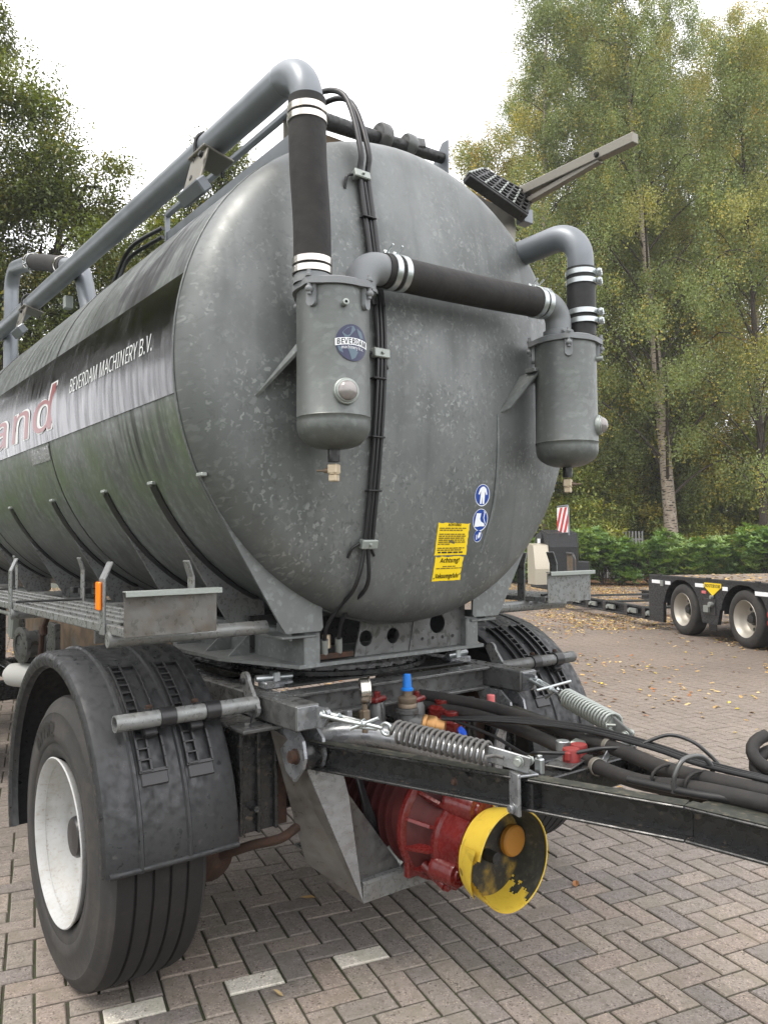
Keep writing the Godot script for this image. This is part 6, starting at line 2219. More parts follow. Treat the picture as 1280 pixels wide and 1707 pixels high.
# ---------------------------------------------------------------- low loader on the right
func lowloader() -> void:
	var L := thing("low_loader_trailer", "black low loader trailer with leaf-strewn deck standing before the hedge", "trailer", V(10.412, 0, -4.621))
	L.basis = Basis(V(-0.484, 0, 0.875), Vector3.UP, V(-0.875, 0, -0.484))
	var deck := 0.985
	# side frame with two wheel arches
	var o := PackedVector2Array([Vector2(-1.1, deck), Vector2(-1.1, 0.93), Vector2(-1.14, 0.92), Vector2(-1.14, 0.15), Vector2(-0.62, 0.15), Vector2(-0.60, 0.55)])
	for c in [0.02, 1.82, 3.62]:
		for i in 13:
			var a := deg_to_rad(lerpf(172.0, 8.0, i / 12.0))
			o.append(Vector2(c + cos(a) * 0.60, 0.44 + sin(a) * 0.52))
		if c < 3.0:
			o.append(Vector2(c + 0.66, 0.28 if c < 1 else 0.3))
			o.append(Vector2(c + 1.10, 0.28))
			o.append(Vector2(c + 1.18, 0.55))
	o.append_array(PackedVector2Array([Vector2(4.4, 0.45), Vector2(4.9, 0.6), Vector2(4.9, deck)]))
	var f := MB.new()
	f.prism(o, Transform3D(Basis.IDENTITY, V(0, 0, -0.03)), 0.06)
	f.prism(o, Transform3D(Basis.IDENTITY, V(0, 0, -2.5)), 0.06)
	part("side_frame", f, M.black_plastic, L)
	var top := MB.new()
	top.box(V(1.9, deck + 0.012, -0.04), V(6.0, 0.025, 0.09))
	part("edge_rail", top, M.black_gloss, L)
	for i in 9:
		var b := MB.new()
		b.box(V(1.9, deck - 0.02, -0.2 - i * 0.262), V(5.9, 0.05, 0.25), Basis.IDENTITY, 0.006)
		part("plank", b, M.deck_wood, L)
	var un := MB.new()
	un.box(V(1.9, 0.6, -1.3), V(5.6, 0.35, 0.9))
	part("chassis", un, M.black_plastic, L)
	for s in [0.02, 1.82, 3.62]:
		for z in [-0.14, -2.36]:
			var w := Node3D.new()
			w.name = "wheel"
			L.add_child(w, true)
			w.position = V(s, 0.44, z)
			var X := Transform3D(Basis(V(1, 0, 0), V(0, 0, 1), V(0, -1, 0)), Vector3.ZERO)
			if z < -1.0:
				X = Transform3D(Basis(V(1, 0, 0), V(0, 0, -1), V(0, 1, 0)), Vector3.ZERO)
			var t := MB.new()
			t.lathe(X, [Vector2(0.27, -0.13), Vector2(0.40, -0.135), Vector2(0.435, -0.11), Vector2(0.44, -0.06), Vector2(0.44, 0.06), Vector2(0.435, 0.1), Vector2(0.42, 0.115), Vector2(0.36, 0.135), Vector2(0.31, 0.13), Vector2(0.285, 0.115), Vector2(0.27, 0.1)], 48)
			part("tyre", t, M.tyre, w)
			var r := MB.new()
			r.lathe(X, [Vector2(0.272, 0.1), Vector2(0.288, 0.118), Vector2(0.284, 0.124), Vector2(0.272, 0.11), Vector2(0.25, 0.08), Vector2(0.235, 0.04), Vector2(0.225, -0.01), Vector2(0.2, -0.04), Vector2(0.12, -0.05), Vector2(0.11, -0.045), Vector2(0.1, -0.045)], 40)
			part("rim", r, M.rim_silver, w)
			var hu := MB.new()
			hu.lathe(X, [Vector2(0.105, -0.05), Vector2(0.1, -0.02), Vector2(0.075, -0.01), Vector2(0.07, 0.03), Vector2(0, 0.035)], 20)
			part("hub", hu, M.steel_dark, w)
			var h := MB.new()
			for k in 5:
				var a := TAU * k / 5.0 + 0.4
				disc(h, X * V(cos(a) * 0.163, -0.047, sin(a) * 0.163), X.basis.y, 0.03, 0.008, 12)
			part("hand_holes", h, M.black_gloss, w)
	# arch liners
	for c in [0.02, 1.82, 3.62]:
		var m := MB.new()
		for i in 14:
			var a := deg_to_rad(lerpf(178.0, 2.0, i / 14.0))
			var e := deg_to_rad(lerpf(178.0, 2.0, (i + 1) / 14.0))
			m.quad(V(c + cos(a) * 0.61, 0.44 + sin(a) * 0.53, -0.06), V(c + cos(e) * 0.61, 0.44 + sin(e) * 0.53, -0.06), V(c + cos(e) * 0.61, 0.44 + sin(e) * 0.53, -0.6), V(c + cos(a) * 0.61, 0.44 + sin(a) * 0.53, -0.6), V(-cos(a), -sin(a), 0))
		part("wheel_arch", m, M.black_plastic, L)
	for q in [[-0.85, 0.885, 0.3], [-0.42, 0.88, 0.18], [0.62, 0.89, 0.26], [1.36, 0.87, 0.14], [2.5, 0.845, 0.75]]:
		var b := MB.new()
		b.box(V(q[0], q[1], 0.004), V(q[2], 0.062, 0.008), Basis.IDENTITY, 0.002)
		part("reflector_strip", b, M.label_white, L)
	var sl := MB.new()
	sl.box(V(-0.62, 0.865, 0.01), V(0.09, 0.1, 0.03))
	part("lashing_slot", sl, M.zinc_dull, L)
	var od := MB.new()
	od.box(V(0.76, 0.785, 0.008), V(0.12, 0.045, 0.016))
	part("marker_lamp", od, M.pink_plastic, L)
	var bd := MB.new()
	bd.prism(PackedVector2Array([Vector2(-0.235, 0.085), Vector2(0.235, 0.085), Vector2(0.24, 0.02), Vector2(0.0, -0.12), Vector2(-0.24, 0.02)]), Transform3D(Basis.IDENTITY, V(1.02, 0.86, 0.008)), 0.012)
	var badge := part("company_badge", bd, M.label_yellow, L)
	var tx := MB.new()
	letters(tx, "NOOTEBOOM", 0.075, func(x: float, y: float) -> Vector3: return V(1.02 + x, 0.898 + y, 0.0155), func(_x: float, _y: float) -> Vector3: return V(0, 0, 1), true, true, 0.0, 0.9)
	part("lettering", tx, M.label_ink, badge)
	# valve recess between the wheels and flap
	var rc := MB.new()
	rc.box(V(0.92, 0.56, 0.006), V(0.34, 0.26, 0.012))
	part("recess", rc, M.black_gloss, L)
	var va := MB.new()
	va.box(V(0.86, 0.52, 0.03), V(0.14, 0.11, 0.04))
	disc(va, V(1.0, 0.60, 0.01), V(0, 0, 1), 0.045, 0.06, 14)
	disc(va, V(1.02, 0.72, 0.01), V(0, 0, 1), 0.03, 0.05, 12)
	part("valve", va, M.zinc_dull, L)
	var fl := MB.new()
	fl.box(V(0.86, 0.29, -0.08), V(0.22, 0.26, 0.02), Basis.IDENTITY, 0.008)
	part("mud_flap", fl, M.rubber_black, L)
	for y in [0.56, 0.44]:
		var lm := MB.new()
		disc(lm, V(2.50, y, 0.0), V(0.2, 0, 1), 0.055, 0.05, 18, 0.01)
		part("rear_lamp", lm, M.red_plastic, L)
	var pl := MB.new()
	pl.box(V(2.62, 1.2, -0.25), V(0.12, 0.5, 0.1))
	part("ramp_post", pl, M.galv_pipe, L)
	for x in [-0.7, 0.9, 2.2]:
		var hk := MB.new()
		hk.box(V(x, deck + 0.03, 0.0), V(0.1, 0.03, 0.04))
		part("lashing_hook", hk, M.black_gloss, L)
	# low bed with stake pockets
	for z in [-0.05, -2.45]:
		var b := MB.new()
		b.box(V(-3.75, 0.165, z), V(5.3, 0.035, 0.1))
		b.box(V(-3.75, 0.36, z - 0.02), V(5.3, 0.03, 0.1))
		b.box(V(-3.75, 0.25, z - 0.06), V(5.3, 0.17, 0.02))
		part("bed_rail", b, M.black_plastic, L)
	for x in [-5.6, -4.9, -4.0, -3.1, -2.1, -1.35]:
		var b := MB.new()
		b.box(V(x, 0.265, -0.04), V(0.14, 0.19, 0.11))
		part("stake_pocket", b, M.black_gloss, L)
		var c := MB.new()
		c.box(V(x + 0.25, 0.27, -0.03), V(0.3, 0.09, 0.05))
		disc(c, V(x + 0.12, 0.26, -0.01), V(0, 0, 1), 0.04, 0.03, 12)
		part("lashing_ring", c, M.zinc_dull, L)
	for x in [-1.6, -3.3, -5.2]:
		var b := MB.new()
		b.box(V(x, 0.34, -1.25), V(0.3, 0.03, 2.3))
		part("bed_crossmember", b, M.black_plastic, L)
	# gooseneck end: black housing, chequered step, guard, warning board
	var gn := MB.new()
	gn.box(V(-7.5, 0.75, -0.7), V(1.8, 0.75, 1.0), Basis.IDENTITY, 0.03)
	part("gooseneck", gn, M.black_plastic, L)
	var hb := MB.new()
	hb.prism(PackedVector2Array([Vector2(-7.5, 0.6), Vector2(-6.55, 0.6), Vector2(-6.5, 1.5), Vector2(-6.55, 1.85), Vector2(-7.05, 1.95), Vector2(-7.5, 1.8)]), Transform3D(Basis.IDENTITY, V(0, 0, -0.45)), 0.8)
	part("black_housing", hb, M.black_plastic, L)
	var dk := MB.new()
	disc(dk, V(-7.1, 1.68, -0.05), V(0, 0, 1), 0.2, 0.04, 24)
	dk.box(V(-7.0, 1.66, 0.0), V(0.12, 0.12, 0.03))
	part("winch_disc", dk, M.black_gloss, L)
	var wl := MB.new()
	wl.box(V(-7.0, 1.66, 0.03), V(0.13, 0.12, 0.04))
	part("work_lamp", wl, M.label_white, L)
	var cs := MB.new()
	cs.prism(PackedVector2Array([Vector2(-7.0, 0.55), Vector2(-6.42, 0.55), Vector2(-6.42, 0.95), Vector2(-6.55, 1.55), Vector2(-7.0, 1.6)]), Transform3D(Basis.IDENTITY, V(0, 0, 0.1)), 0.5)
	part("chequered_step", cs, M.checker_plate, L)
	var gu := MB.new()
	var gp := PackedVector2Array([Vector2(-5.85, 0.6), Vector2(-5.4, 0.6), Vector2(-5.4, 1.2), Vector2(-5.48, 1.32), Vector2(-5.85, 1.34)])
	gu.prism(gp, Transform3D(Basis.IDENTITY, V(0, 0, -0.3)), 0.05)
	part("side_guard", gu, M.dusty_brown, L)
	var gr := MB.new()
	gr.tube([V(-5.4, 0.6, -0.27), V(-5.4, 1.22, -0.27), V(-5.47, 1.34, -0.27), V(-5.85, 1.36, -0.27)], 0.03, 8)
	part("guard_hoop", gr, M.black_gloss, L)
	var wbn := Node3D.new()
	wbn.name = "warning_board"
	L.add_child(wbn, true)
	var wb := MB.new()
	wb.box(V(-6.65, 2.2, -0.5), V(0.75, 0.66, 0.02))
	part("panel", wb, M.label_white, wbn)
	for k in 4:
		var st := MB.new()
		var x0 := -7.18 + k * 0.30
		var poly := PackedVector2Array([Vector2(x0, 1.88), Vector2(x0 + 0.15, 1.88), Vector2(x0 + 0.55, 2.52), Vector2(x0 + 0.40, 2.52)])
		var clip := Geometry2D.intersect_polygons(poly, PackedVector2Array([Vector2(-7.02, 1.88), Vector2(-6.28, 1.88), Vector2(-6.28, 2.52), Vector2(-7.02, 2.52)]))
		if clip.is_empty():
			continue
		st.prism(clip[0], Transform3D(Basis.IDENTITY, V(0, 0, -0.487)), 0.004)
		part("red_stripe", st, M.sign_red, wbn)
	var wf := MB.new()
	wf.tube([V(-6.25, 1.8, -0.5), V(-6.25, 2.48, -0.5), V(-6.3, 2.56, -0.5), V(-7.0, 2.56, -0.5)], 0.02, 8)
	part("board_frame", wf, M.galv_pipe, wbn)

# ---------------------------------------------------------------- plants
var sprays := {}

func leaf(b: MB, at: Vector3, d: Vector3, nrm: Vector3, l: float, w: float) -> void:
	var x := d.normalized()
	var z := x.cross(nrm).normalized()
	var n := z.cross(x)
	if n.length_squared() < 0.01:
		return
	var t := at + x * l
	var m := at + x * l * 0.45
	var k := clampf(rng.randfn(1.0, 0.34), 0.35, 1.9)
	for i in 6:
		b.c.append(Color(k, k, k * 0.95))
	b.tri(at, m + z * w * 0.5 + n * w * 0.12, t, n, n, n)
	b.tri(at, t, m - z * w * 0.5 + n * w * 0.12, n, n, n)

func rv() -> Vector3:
	return V(rng.randf_range(-1, 1), rng.randf_range(-1, 1), rng.randf_range(-1, 1))

func make_sprays() -> void:
	rng.seed = 31
	var h := MB.new()          # hanging birch twig
	for i in 34:
		var y := 0.2 - rng.randf() * 0.95
		var w := 0.1 + 0.16 * rng.randf()
		var p := V(rng.randf_range(-w, w), y, rng.randf_range(-w, w))
		leaf(h, p, V(rng.randf_range(-0.8, 0.8), -1.0, rng.randf_range(-0.8, 0.8)), rv(), rng.randf_range(0.06, 0.09), rng.randf_range(0.045, 0.065))
	sprays.hanging = h.mesh()
	var c := MB.new()          # round tuft of broad leaves
	for i in 30:
		var p := rv() * 0.26
		leaf(c, p, p + rv() * 0.3, Vector3.UP + rv() * 0.8, rng.randf_range(0.09, 0.14), rng.randf_range(0.05, 0.08))
	sprays.tuft = c.mesh()
	var e := MB.new()          # evergreen whorls, long narrow leaves
	for k in 5:
		var o := rv() * 0.2
		for i in 8:
			var a := TAU * i / 8.0 + rng.randf()
			leaf(e, o, V(cos(a), 0.15 + rng.randf() * 0.5, sin(a)), Vector3.UP + rv() * 0.2, rng.randf_range(0.13, 0.19), rng.randf_range(0.045, 0.06))
	sprays.whorl = e.mesh()

func tint(set_: Array) -> Color:
	var r := rng.randf()
	var acc := 0.0
	for q in set_:
		acc += q[1]
		if r < acc:
			return q[0] * rng.randf_range(0.75, 1.25)
	return set_[0][0]

var BIRCH := [[Color(0.198, 0.251, 0.086), 0.5], [Color(0.264, 0.310, 0.092), 0.28], [Color(0.502, 0.396, 0.076), 0.13], [Color(0.132, 0.172, 0.065), 0.09]]
var BIRCH_Y := [[Color(0.224, 0.264, 0.081), 0.45], [Color(0.343, 0.330, 0.081), 0.28], [Color(0.607, 0.422, 0.076), 0.22], [Color(0.660, 0.290, 0.065), 0.05]]
var OAK := [[Color(0.158, 0.199, 0.071), 0.55], [Color(0.231, 0.257, 0.077), 0.28], [Color(0.357, 0.271, 0.077), 0.12], [Color(0.106, 0.136, 0.058), 0.05]]
var UNDER := [[Color(0.314, 0.387, 0.101), 0.42], [Color(0.429, 0.462, 0.115), 0.3], [Color(0.693, 0.561, 0.108), 0.16], [Color(0.215, 0.264, 0.081), 0.12]]
var LAUREL := [[Color(0.141, 0.248, 0.081), 0.5], [Color(0.215, 0.330, 0.115), 0.35], [Color(0.330, 0.446, 0.162), 0.13], [Color(0.495, 0.413, 0.095), 0.02]]

func birch(called: String, label: String, at: Vector3, H: float, r0: float, lean: Vector3, rad: float, low: float, n: int, tones: Array, seed_: int, bark := "birch_bark", group := "birches behind the hedge") -> void:
	rng.seed = seed_
	var o := thing(called, label, "tree", at, group)
	var tr := []
	var rr := []
	for i in 15:
		var t := i / 14.0
		tr.append(lean * t + V(sin(t * 5.0 + seed_) * 0.16 * t, H * t, cos(t * 4.0 + seed_) * 0.16 * t))
		rr.append(r0 * (1.0 - 0.93 * t) * (1.25 if i == 0 else 1.0))
	var tb := MB.new()
	tb.tube(tr, rr, 10, false, 0.4)
	part("trunk", tb, M[bark], o)
	var lb := MB.new()
	var places := []
	var cols := []
	var limbs := 64
	var per := n / limbs
	for i in limbs:
		var t := lerpf(low, 0.985, (i + rng.randf()) / limbs)
		var k := t * 14.0
		var a: Vector3 = tr[int(k)].lerp(tr[mini(int(k) + 1, 14)], k - int(k))
		var az := i * 2.4 + rng.randf() * 0.7
		var u := (t - low) / (1.0 - low)
		var len_ := rad * (0.35 + 0.65 * sin(clampf(u * 1.15 + 0.28, 0, 1) * PI)) * rng.randf_range(0.75, 1.15)
		if u > 0.85:
			len_ *= 0.7
		var dir := V(cos(az), 0, sin(az))
		var rise := len_ * rng.randf_range(0.45, 1.0)
		var pts := [a, a + dir * len_ * 0.35 + V(0, rise * 0.6, 0), a + dir * len_ * 0.75 + V(0, rise, 0), a + dir * len_ + V(0, rise * 0.75, 0)]
		var cu := curve(pts, 3)
		var cr := []
		for q in cu.size():
			cr.append(lerpf(r0 * 0.28 * (1.1 - t * 0.8), 0.008, float(q) / (cu.size() - 1)))
		lb.tube(cu, cr, 5, false)
		var tcol := tint(tones)
		var hubs := []
		for q in 5:
			var idx := (0.35 + 0.65 * (q + rng.randf()) / 5.0) * (cu.size() - 1.001)
			hubs.append(cu[int(idx)].lerp(cu[int(idx) + 1], idx - int(idx)) + V(rng.randfn() * 0.4, rng.randfn() * 0.3 - 0.1, rng.randfn() * 0.4) * (0.5 + 0.12 * len_))
		for q in per:
			var p: Vector3 = hubs[rng.randi() % 5]
			p += V(rng.randfn() * 0.34, -absf(rng.randfn()) * 0.42 + 0.12, rng.randfn() * 0.34) * (0.6 + 0.1 * len_)
			var sc := rng.randf_range(0.75, 1.25)
			places.append(Transform3D(Basis.from_euler(V(rng.randf_range(-0.4, 0.4), rng.randf() * TAU, rng.randf_range(-0.4, 0.4))).scaled(Vector3.ONE * sc), p))
			cols.append(tint(tones).lerp(tcol, 0.3))
	part("limbs", lb, M.dark_bark, o)
	var c := many("crown", sprays.hanging, M.leaf, places, cols, o)

# broad crown from lobes [centre, radii]; sprays fill the outer half of each lobe
func lobed(called: String, label: String, category: String, at: Vector3, trunk: Array, lobes: Array, n: int, spray: String, tones: Array, scale_: float, seed_: int, group := "") -> void:
	rng.seed = seed_
	var o := thing(called, label, category, at, group)
	var tb := MB.new()
	var tops := []
	if trunk.size() > 0:
		tb.tube(curve([V(0, 0, 0), V(0.1, trunk[0] * 0.5, 0), V(0, trunk[0], 0.1)], 5), trunk[1], 10, false)
	for l in lobes:
		var start := V(0, trunk[0] * 0.8 if trunk.size() > 0 else 0.0, 0)
		var c: Vector3 = l[0]
		var r := 0.16 if trunk.size() > 0 else 0.035
		var cu := curve([start, start.lerp(c, 0.5) + V(0, -0.2, 0), c.lerp(start, 0.1), c + (c - start) * 0.04], 4)
		var cr := []
		for q in cu.size():
			cr.append(lerpf(r, r * 0.15, float(q) / (cu.size() - 1)))
		tb.tube(cu, cr, 6, false)
		for k in 5:
			var e: Vector3 = c + rv().normalized() * l[1] * 0.68
			tb.tube([c.lerp(start, 0.15), c.lerp(e, 0.5) + V(0, 0.1, 0), e], [r * 0.5, r * 0.3, r * 0.08], 5, false)
	part("trunk" if trunk.size() > 0 else "stems", tb, M.dark_bark, o)
	var vol := 0.0
	for l in lobes:
		vol += l[1].x * l[1].y + l[1].y * l[1].z
	var places := []
	var cols := []
	for l in lobes:
		var cnt := int(n * (l[1].x * l[1].y + l[1].y * l[1].z) / vol)
		var clumps := []
		for i in maxi(6, cnt / 26):
			clumps.append([rv().normalized() * lerpf(0.55, 1.0, sqrt(rng.randf())), tint(tones)])
		for i in cnt:
			var cl: Array = clumps[rng.randi() % clumps.size()]
			var q: Vector3 = cl[0] + V(rng.randfn(), rng.randfn() * 0.7, rng.randfn()) * 0.16
			places.append(Transform3D(Basis.from_euler(V(rng.randf_range(-0.5, 0.5), rng.randf() * TAU, rng.randf_range(-0.5, 0.5))).scaled(Vector3.ONE * scale_ * rng.randf_range(0.75, 1.3)), l[0] + q * l[1]))
			cols.append(tint(tones).lerp(cl[1], 0.5))
	# nothing below the ground
	for i in places.size():
		if places[i].origin.y + at.y < 0.1:
			places[i].origin.y = 0.1 + rng.randf() * 0.3
	many("foliage" if category == "shrub" else "crown", sprays[spray], M.leaf, places, cols, o)

func plants() -> void:
	make_sprays()
	# birches; the first is the thick white trunk in the clearing
	birch("birch_tree", "thick white birch trunk leaning left above the hedge, tallest of the clearing", spot(12.1, 33.0), 26.0, 0.30, SIDE * -1.6, 5.0, 0.13, 3484, BIRCH, 101)
	birch("birch_tree", "birch with drooping twigs whose crown borders the white sky beside the tank", spot(7.0, 34.5), 28.0, 0.22, SIDE * 0.6, 4.0, 0.10, 3650, BIRCH, 102)
	birch("birch_tree", "lower birch with yellowing crown rising just right of the tank shoulder", spot(4.3, 36.0), 20.5, 0.2, SIDE * 0.2, 4.0, 0.11, 2820, BIRCH_Y, 103)
	birch("birch_tree", "slender pale trunk standing left of a second slim trunk beside the right trap", spot(12.0, 40.0), 27.0, 0.15, SIDE * -0.4, 4.6, 0.15, 3152, BIRCH, 104)
	birch("birch_tree", "slim pale trunk right of another slim trunk behind the right trap", spot(13.3, 43.0), 28.0, 0.14, SIDE * 0.3, 5.0, 0.17, 3152, BIRCH_Y, 105)
	birch("birch_tree", "thin straight trunk close behind the thick white leaning birch", spot(13.2, 38.0), 25.0, 0.16, SIDE * 0.4, 4.6, 0.15, 3152, BIRCH, 106)
	birch("birch_tree", "tree with brown bare lower trunk at the right edge above the low loader", spot(14.9, 31.0), 22.0, 0.17, SIDE * -0.3, 4.6, 0.12, 3484, BIRCH, 107, "dark_bark")
	birch("birch_tree", "birch crown with thin top below the grey cloud at upper right", spot(17.2, 36.0), 25.0, 0.18, SIDE * 0.3, 5.0, 0.10, 3484, BIRCH_Y, 108)
	birch("birch_tree", "birch standing outside the right edge of the clearing", spot(20.6, 38.0), 25.0, 0.2, SIDE * 0.2, 5.0, 0.11, 2820, BIRCH, 109)
	birch("birch_tree", "slim birch seen between the right trap and the thick white trunk", spot(10.1, 36.0), 27.5, 0.14, SIDE * -0.5, 4.8, 0.11, 3484, BIRCH, 110)
	birch("birch_tree", "distant birch with orange leaves, behind the tank shoulder step", spot(8.6, 46.0), 30.0, 0.16, SIDE * 0.2, 5.4, 0.10, 3152, BIRCH_Y, 111)
	birch("birch_tree", "distant birch behind the brown trunk near the right edge", spot(18.4, 46.0), 29.0, 0.16, SIDE * -0.2, 5.6, 0.07, 3152, BIRCH, 112)
	birch("birch_tree", "distant birch filling the gap behind the thick white trunk", spot(14.6, 48.0), 30.0, 0.16, SIDE * 0.2, 5.8, 0.07, 3318, BIRCH_Y, 113)
	birch("birch_tree", "tall birch whose crown closes the sky between two others at upper right", spot(15.9, 41.0), 31.0, 0.18, SIDE * -0.4, 5.4, 0.14, 3600, BIRCH, 114)
	birch("birch_tree", "tall far birch whose top reaches the grey cloud at the right edge", spot(19.6, 43.0), 31.5, 0.18, SIDE * -0.2, 5.6, 0.14, 3600, BIRCH_Y, 115)
	birch("birch_tree", "tall far birch rising behind the rail arm on the tank", spot(11.6, 45.0), 33.0, 0.18, SIDE * -0.2, 5.2, 0.14, 3600, BIRCH, 116)
	birch("birch_tree", "low birch wholly behind the tank, nearer the oaks", spot(-2.8, 43.0), 13.0, 0.15, SIDE * 0.2, 3.4, 0.14, 1800, BIRCH, 117)
	birch("birch_tree", "low birch wholly behind the tank, nearer the other birches", spot(1.2, 44.0), 13.5, 0.15, SIDE * 0.2, 3.4, 0.14, 1800, BIRCH_Y, 118)
	# undergrowth behind the hedge
	var us := [[8.6, 36.0, 6.2], [11.4, 39.0, 7.5], [14.6, 36.5, 6.6], [17.0, 36.0, 7.0], [20.0, 35.0, 6.0], [6.4, 40.0, 5.5], [12.9, 46.0, 8.5], [17.5, 50.0, 9.0], [9.0, 50.0, 9.0], [22.5, 46.0, 8.0], [13.0, 52.0, 11.0], [16.8, 54.0, 12.0], [21.0, 54.0, 12.0], [9.8, 56.0, 12.0], [13.0, 58.0, 13.0], [2.6, 41.0, 7.0], [-1.4, 43.0, 7.5], [-5.2, 41.0, 7.0]]
	var ul := ["dull green thicket behind the red and white warning board", "tall yellowish thicket behind the two slim trunks", "leafy thicket right of the thick white birch", "yellow-spotted thicket above the low loader deck", "thicket at the right edge behind the brown trunk", "thicket half hidden behind the tank's right side", "tall far thicket deep in the clearing", "far thicket behind the low loader's rear wheels", "far thicket behind the right trap", "far thicket beyond the right edge", "very far tall growth filling the gap left of the thick white trunk", "very far tall growth right of the thick white trunk", "very far tall growth at the right edge", "very far tall growth behind the right trap", "furthest tall growth in the middle of the clearing", "thicket wholly behind the tank, nearest the birches", "thicket wholly behind the tank, behind its middle", "thicket wholly behind the tank, nearest the oaks"]
	for i in us.size():
		var u: Array = us[i]
		var lobes := []
		rng.seed = 300 + i
		for k in 6:
			lobes.append([V(rng.randf_range(-1.0, 1.0) * (1.2 + u[2] * 0.12), u[2] * lerpf(0.15, 0.85, (k + 0.5) / 6.0), rng.randf_range(-1.2, 1.2)), V(1.1 + u[2] * 0.1, u[2] * 0.24, 1.4) * rng.randf_range(0.8, 1.15)])
		lobed("thicket", ul[i], "shrub", spot(u[0], u[1]), [], lobes, 2200, "tuft", UNDER, 0.85 + u[2] * 0.05, 400 + i, "undergrowth behind the hedge")
	# evergreen hedge shrubs
	var hs := [[8.2, 29.8, 2.0], [9.9, 29.0, 1.9], [11.4, 28.6, 1.95], [13.0, 27.4, 2.25], [14.7, 26.2, 2.2], [16.4, 25.4, 2.2], [6.6, 31.0, 2.0], [4.7, 32.5, 2.0], [2.8, 34.0, 2.0], [0.9, 35.5, 2.0]]
	var hl := ["glossy evergreen shrub behind the black housing of the low loader", "evergreen shrub with bare stems showing near the ground", "evergreen shrub just left of the low loader's deck end", "broad evergreen shrub behind the low loader's front wheel", "evergreen shrub behind the yellow badge of the low loader", "evergreen shrub at the right edge above the deck", "evergreen shrub hidden behind the tank side, nearest the warning board", "evergreen shrub hidden behind the tank, second from the warning board", "evergreen shrub hidden behind the tank, third from the warning board", "evergreen shrub hidden behind the tank, furthest from the warning board"]
	for i in hs.size():
		var u: Array = hs[i]
		var lobes := []
		rng.seed = 500 + i
		for k in 6:
			lobes.append([V(rng.randf_range(-0.8, 0.8), u[2] * rng.randf_range(0.35, 0.72), rng.randf_range(-0.6, 0.6)), V(0.75, u[2] * 0.33, 0.7) * rng.randf_range(0.85, 1.1)])
		lobes.append([V(0, u[2] * 0.28, 0.2), V(1.0, u[2] * 0.28, 0.8)])
		lobed("evergreen_shrub", hl[i], "shrub", spot(u[0], u[1]), [], lobes, 620, "whorl", LAUREL, 1.0, 600 + i, "shrubs of the hedge")
	# oaks behind and beside the trailer on the left
	var ol := [[V(-2.6, 9.5, 0), V(2.8, 2.2, 2.6)], [V(0.6, 9.8, 0.5), V(2.8, 2.2, 2.6)], [V(3.2, 8.4, 0.4), V(2.3, 1.8, 2.2)], [V(-0.6, 12.4, 0), V(2.5, 2.0, 2.5)], [V(-2.6, 13.6, -0.5), V(2.3, 2.2, 2.2)], [V(0.4, 6.6, 0.5), V(2.9, 1.7, 2.4)], [V(4.9, 9.4, -0.2), V(1.4, 1.0, 1.2)], [V(4.2, 6.2, 0.6), V(2.6, 1.4, 1.8)], [V(-3.8, 6.2, 0.6), V(2.4, 1.6, 2.0)], [V(-2.0, 15.4, 0), V(1.7, 1.5, 1.7)], [V(-3.5, 17.0, 0), V(1.9, 1.8, 1.9)], [V(1.0, 4.6, 0.4), V(2.4, 1.2, 1.6)], [V(-5.4, 9.8, 0), V(2.4, 2.4, 2.2)], [V(1.6, 11.2, 0), V(1.5, 1.2, 1.5)], [V(5.8, 7.6, 0), V(1.6, 1.1, 1.4)]]
	lobed("oak_tree", "spreading oak with dark green crown left behind the roof pipe", "tree", spot(-10.0, 21.0), [5.5, 0.36], _rot(ol), 12500, "tuft", OAK, 0.8, 701, "oaks behind the trailer")
	var ob := []
	for l in ol:
		ob.append([V(-l[0].x * 0.8, l[0].y * 0.82, l[0].z), l[1] * 0.85])
	lobed("oak_tree", "lower oak whose crown shows under the roof pipe, further back", "tree", spot(-8.2, 27.0), [4.5, 0.3], _rot(ob), 9500, "tuft", OAK, 0.85, 702, "oaks behind the trailer")
	# the tree row goes on outside the picture on the left; the tank's flank mirrors it
	var oh := []
	for l in ol:
		oh.append([V(l[0].x, l[0].y * 0.85 + 4.4, l[0].z), l[1]])
	lobed("oak_tree", "high-crowned oak outside the picture, first beyond the left edge", "tree", V(-4.8, 0, -23.0), [9.0, 0.34], _rot(oh), 3600, "tuft", OAK, 1.1, 703, "oaks behind the trailer")
	lobed("oak_tree", "high-crowned oak outside the picture, second beyond the left edge", "tree", V(-10.5, 0, -19.0), [9.0, 0.34], _rot(oh), 3200, "tuft", OAK, 1.2, 704, "oaks behind the trailer")
	lobed("oak_tree", "high-crowned oak outside the picture, third beyond the left edge", "tree", V(-15.0, 0, -13.0), [9.0, 0.34], _rot(oh), 3000, "tuft", OAK, 1.2, 705, "oaks behind the trailer")
	for k in 4:
		var lobes := []
		rng.seed = 900 + k
		for q in 6:
			lobes.append([V(rng.randf_range(-2.0, 2.0), rng.randf_range(0.8, 2.2), rng.randf_range(-1.0, 1.0)), V(1.4, 1.0, 1.2)])
		lobed("thicket", ["low green bush outside the picture, nearest the left edge", "low green bush outside the picture, second from the left edge", "low green bush outside the picture, third from the left edge", "low green bush outside the picture, furthest from the left edge"][k], "shrub", V(-5.5 - 3.2 * k, 0, -20.0 + 3.4 * k), [], lobes, 900, "tuft", UNDER, 1.1, 910 + k, "bushes beside the yard")
	# soil strip under the hedge
	var so := MB.new()
	so.quad(spot(3.0, 33.5) + V(0, 0.004, 0), spot(8.0, 28.5) + V(0, 0.004, 0), spot(19.0, 22.6) + V(0, 0.004, 0), spot(40.0, 52.0) + V(0, 0.004, 0), Vector3.UP)
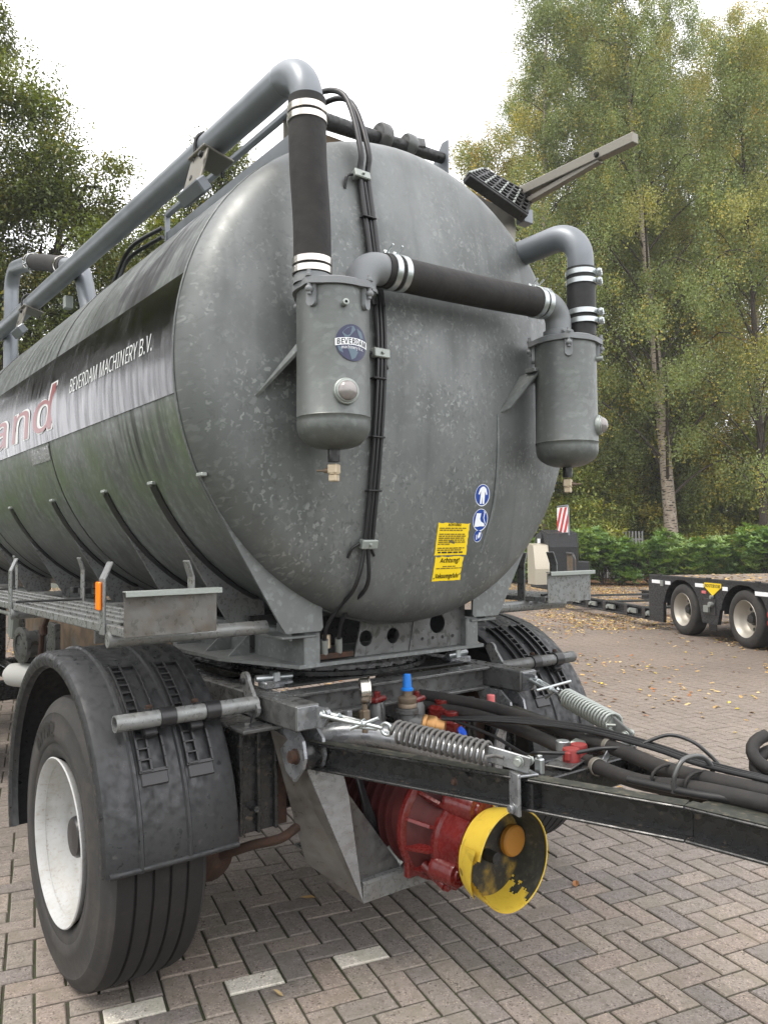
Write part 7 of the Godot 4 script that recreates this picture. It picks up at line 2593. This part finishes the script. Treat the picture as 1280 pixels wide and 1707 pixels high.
	so.quad(spot(3.0, 33.5) + V(0, 0.004, 0), spot(40.0, 52.0) + V(0, 0.004, 0), spot(20.0, 70.0) + V(0, 0.004, 0), spot(-4.0, 60.0) + V(0, 0.004, 0), Vector3.UP)
	struct("soil_bed", so, M.soil)
	# picket fence glimpsed behind the hedge
	var F := thing("picket_fence", "pale picket fence glimpsed above the hedge beside the warning board", "fence", spot(7.6, 34.0))
	for k in 26:
		var p := MB.new()
		p.box(SIDE * (0.14 * k) + V(0, 1.05, 0), V(0.07, 2.0, 0.02), Basis(SIDE, Vector3.UP, -HEAD), 0.004)
		part("picket", p, M.fence_grey, F)
	for y in [0.5, 1.7]:
		var p := MB.new()
		p.box(SIDE * 1.75 + V(0, y, 0) + HEAD * 0.03, V(3.6, 0.08, 0.03), Basis(SIDE, Vector3.UP, -HEAD), 0.004)
		part("rail", p, M.fence_grey, F)

func _rot(l: Array) -> Array:
	var out := []
	for q in l:
		out.append([SIDE * q[0].x + V(0, q[0].y, 0) + HEAD * q[0].z, q[1]])
	return out

# ---------------------------------------------------------------- sky and light
func sky_image() -> Image:
	var im := Image.create(512, 256, false, Image.FORMAT_RGBF)
	var f := noise(1.0, FastNoiseLite.TYPE_SIMPLEX_SMOOTH, 17, 5)
	var glow := V(-0.25, 0.55, -0.8).normalized()
	var dark := V(0.86, 0.6, -0.36).normalized()
	for y in 256:
		var el := PI * (0.5 - (y + 0.5) / 256.0)
		for x in 512:
			var az := TAU * ((x + 0.5) / 512.0 - 0.5)
			var d := V(sin(az) * cos(el), sin(el), -cos(az) * cos(el))
			var c: float = f.get_noise_3d(d.x * 1.6, d.y * 2.6, d.z * 1.6)
			var L := 0.92 + 0.22 * c
			L += 0.30 * exp(-pow(acos(clampf(d.dot(glow), -1, 1)) / 0.6, 2.0))
			L -= 0.42 * exp(-pow(acos(clampf(d.dot(dark), -1, 1)) / 0.26, 2.0)) * (0.8 + 0.5 * c)
			if d.y < 0.0:
				L = lerpf(L, 0.2, clampf(-d.y * 5.0, 0, 1))
			im.set_pixel(x, y, Color(L * 0.985, L * 0.985, L * 1.015))
	return im

func _ready() -> void:
	var cam := Camera3D.new()
	cam.name = "camera"
	cam.transform = Transform3D(Basis(EX, EY, EZ).orthonormalized(), EYE)
	cam.fov = 65.95
	cam.near = 0.05
	cam.far = 400.0
	add_child(cam)
	cam.current = true
	var we := WorldEnvironment.new()
	we.name = "world_environment"
	var e := Environment.new()
	e.background_mode = Environment.BG_SKY
	var sm := PanoramaSkyMaterial.new()
	sm.panorama = ImageTexture.create_from_image(sky_image())
	var sky := Sky.new()
	sky.sky_material = sm
	e.sky = sky
	e.tonemap_mode = Environment.TONE_MAPPER_LINEAR
	e.tonemap_exposure = 2.5
	e.fog_enabled = true
	e.fog_light_color = Color(0.93, 0.94, 0.96)
	e.fog_density = 0.0008
	e.sdfgi_enabled = true
	e.ssao_enabled = true
	e.ssil_enabled = true
	we.environment = e
	add_child(we)
	var sun := DirectionalLight3D.new()
	sun.name = "sun"
	sun.light_color = Color(1.0, 0.97, 0.93)
	sun.light_energy = 0.35
	sun.light_angular_distance = 20.0
	sun.shadow_enabled = true
	add_child(sun)
	sun.look_at_from_position(V(-6, 12, -1.0), Vector3.ZERO)
	make_materials()
	pavement()
	plants()
	trailer()
	lowloader()
	leaves_on_ground()
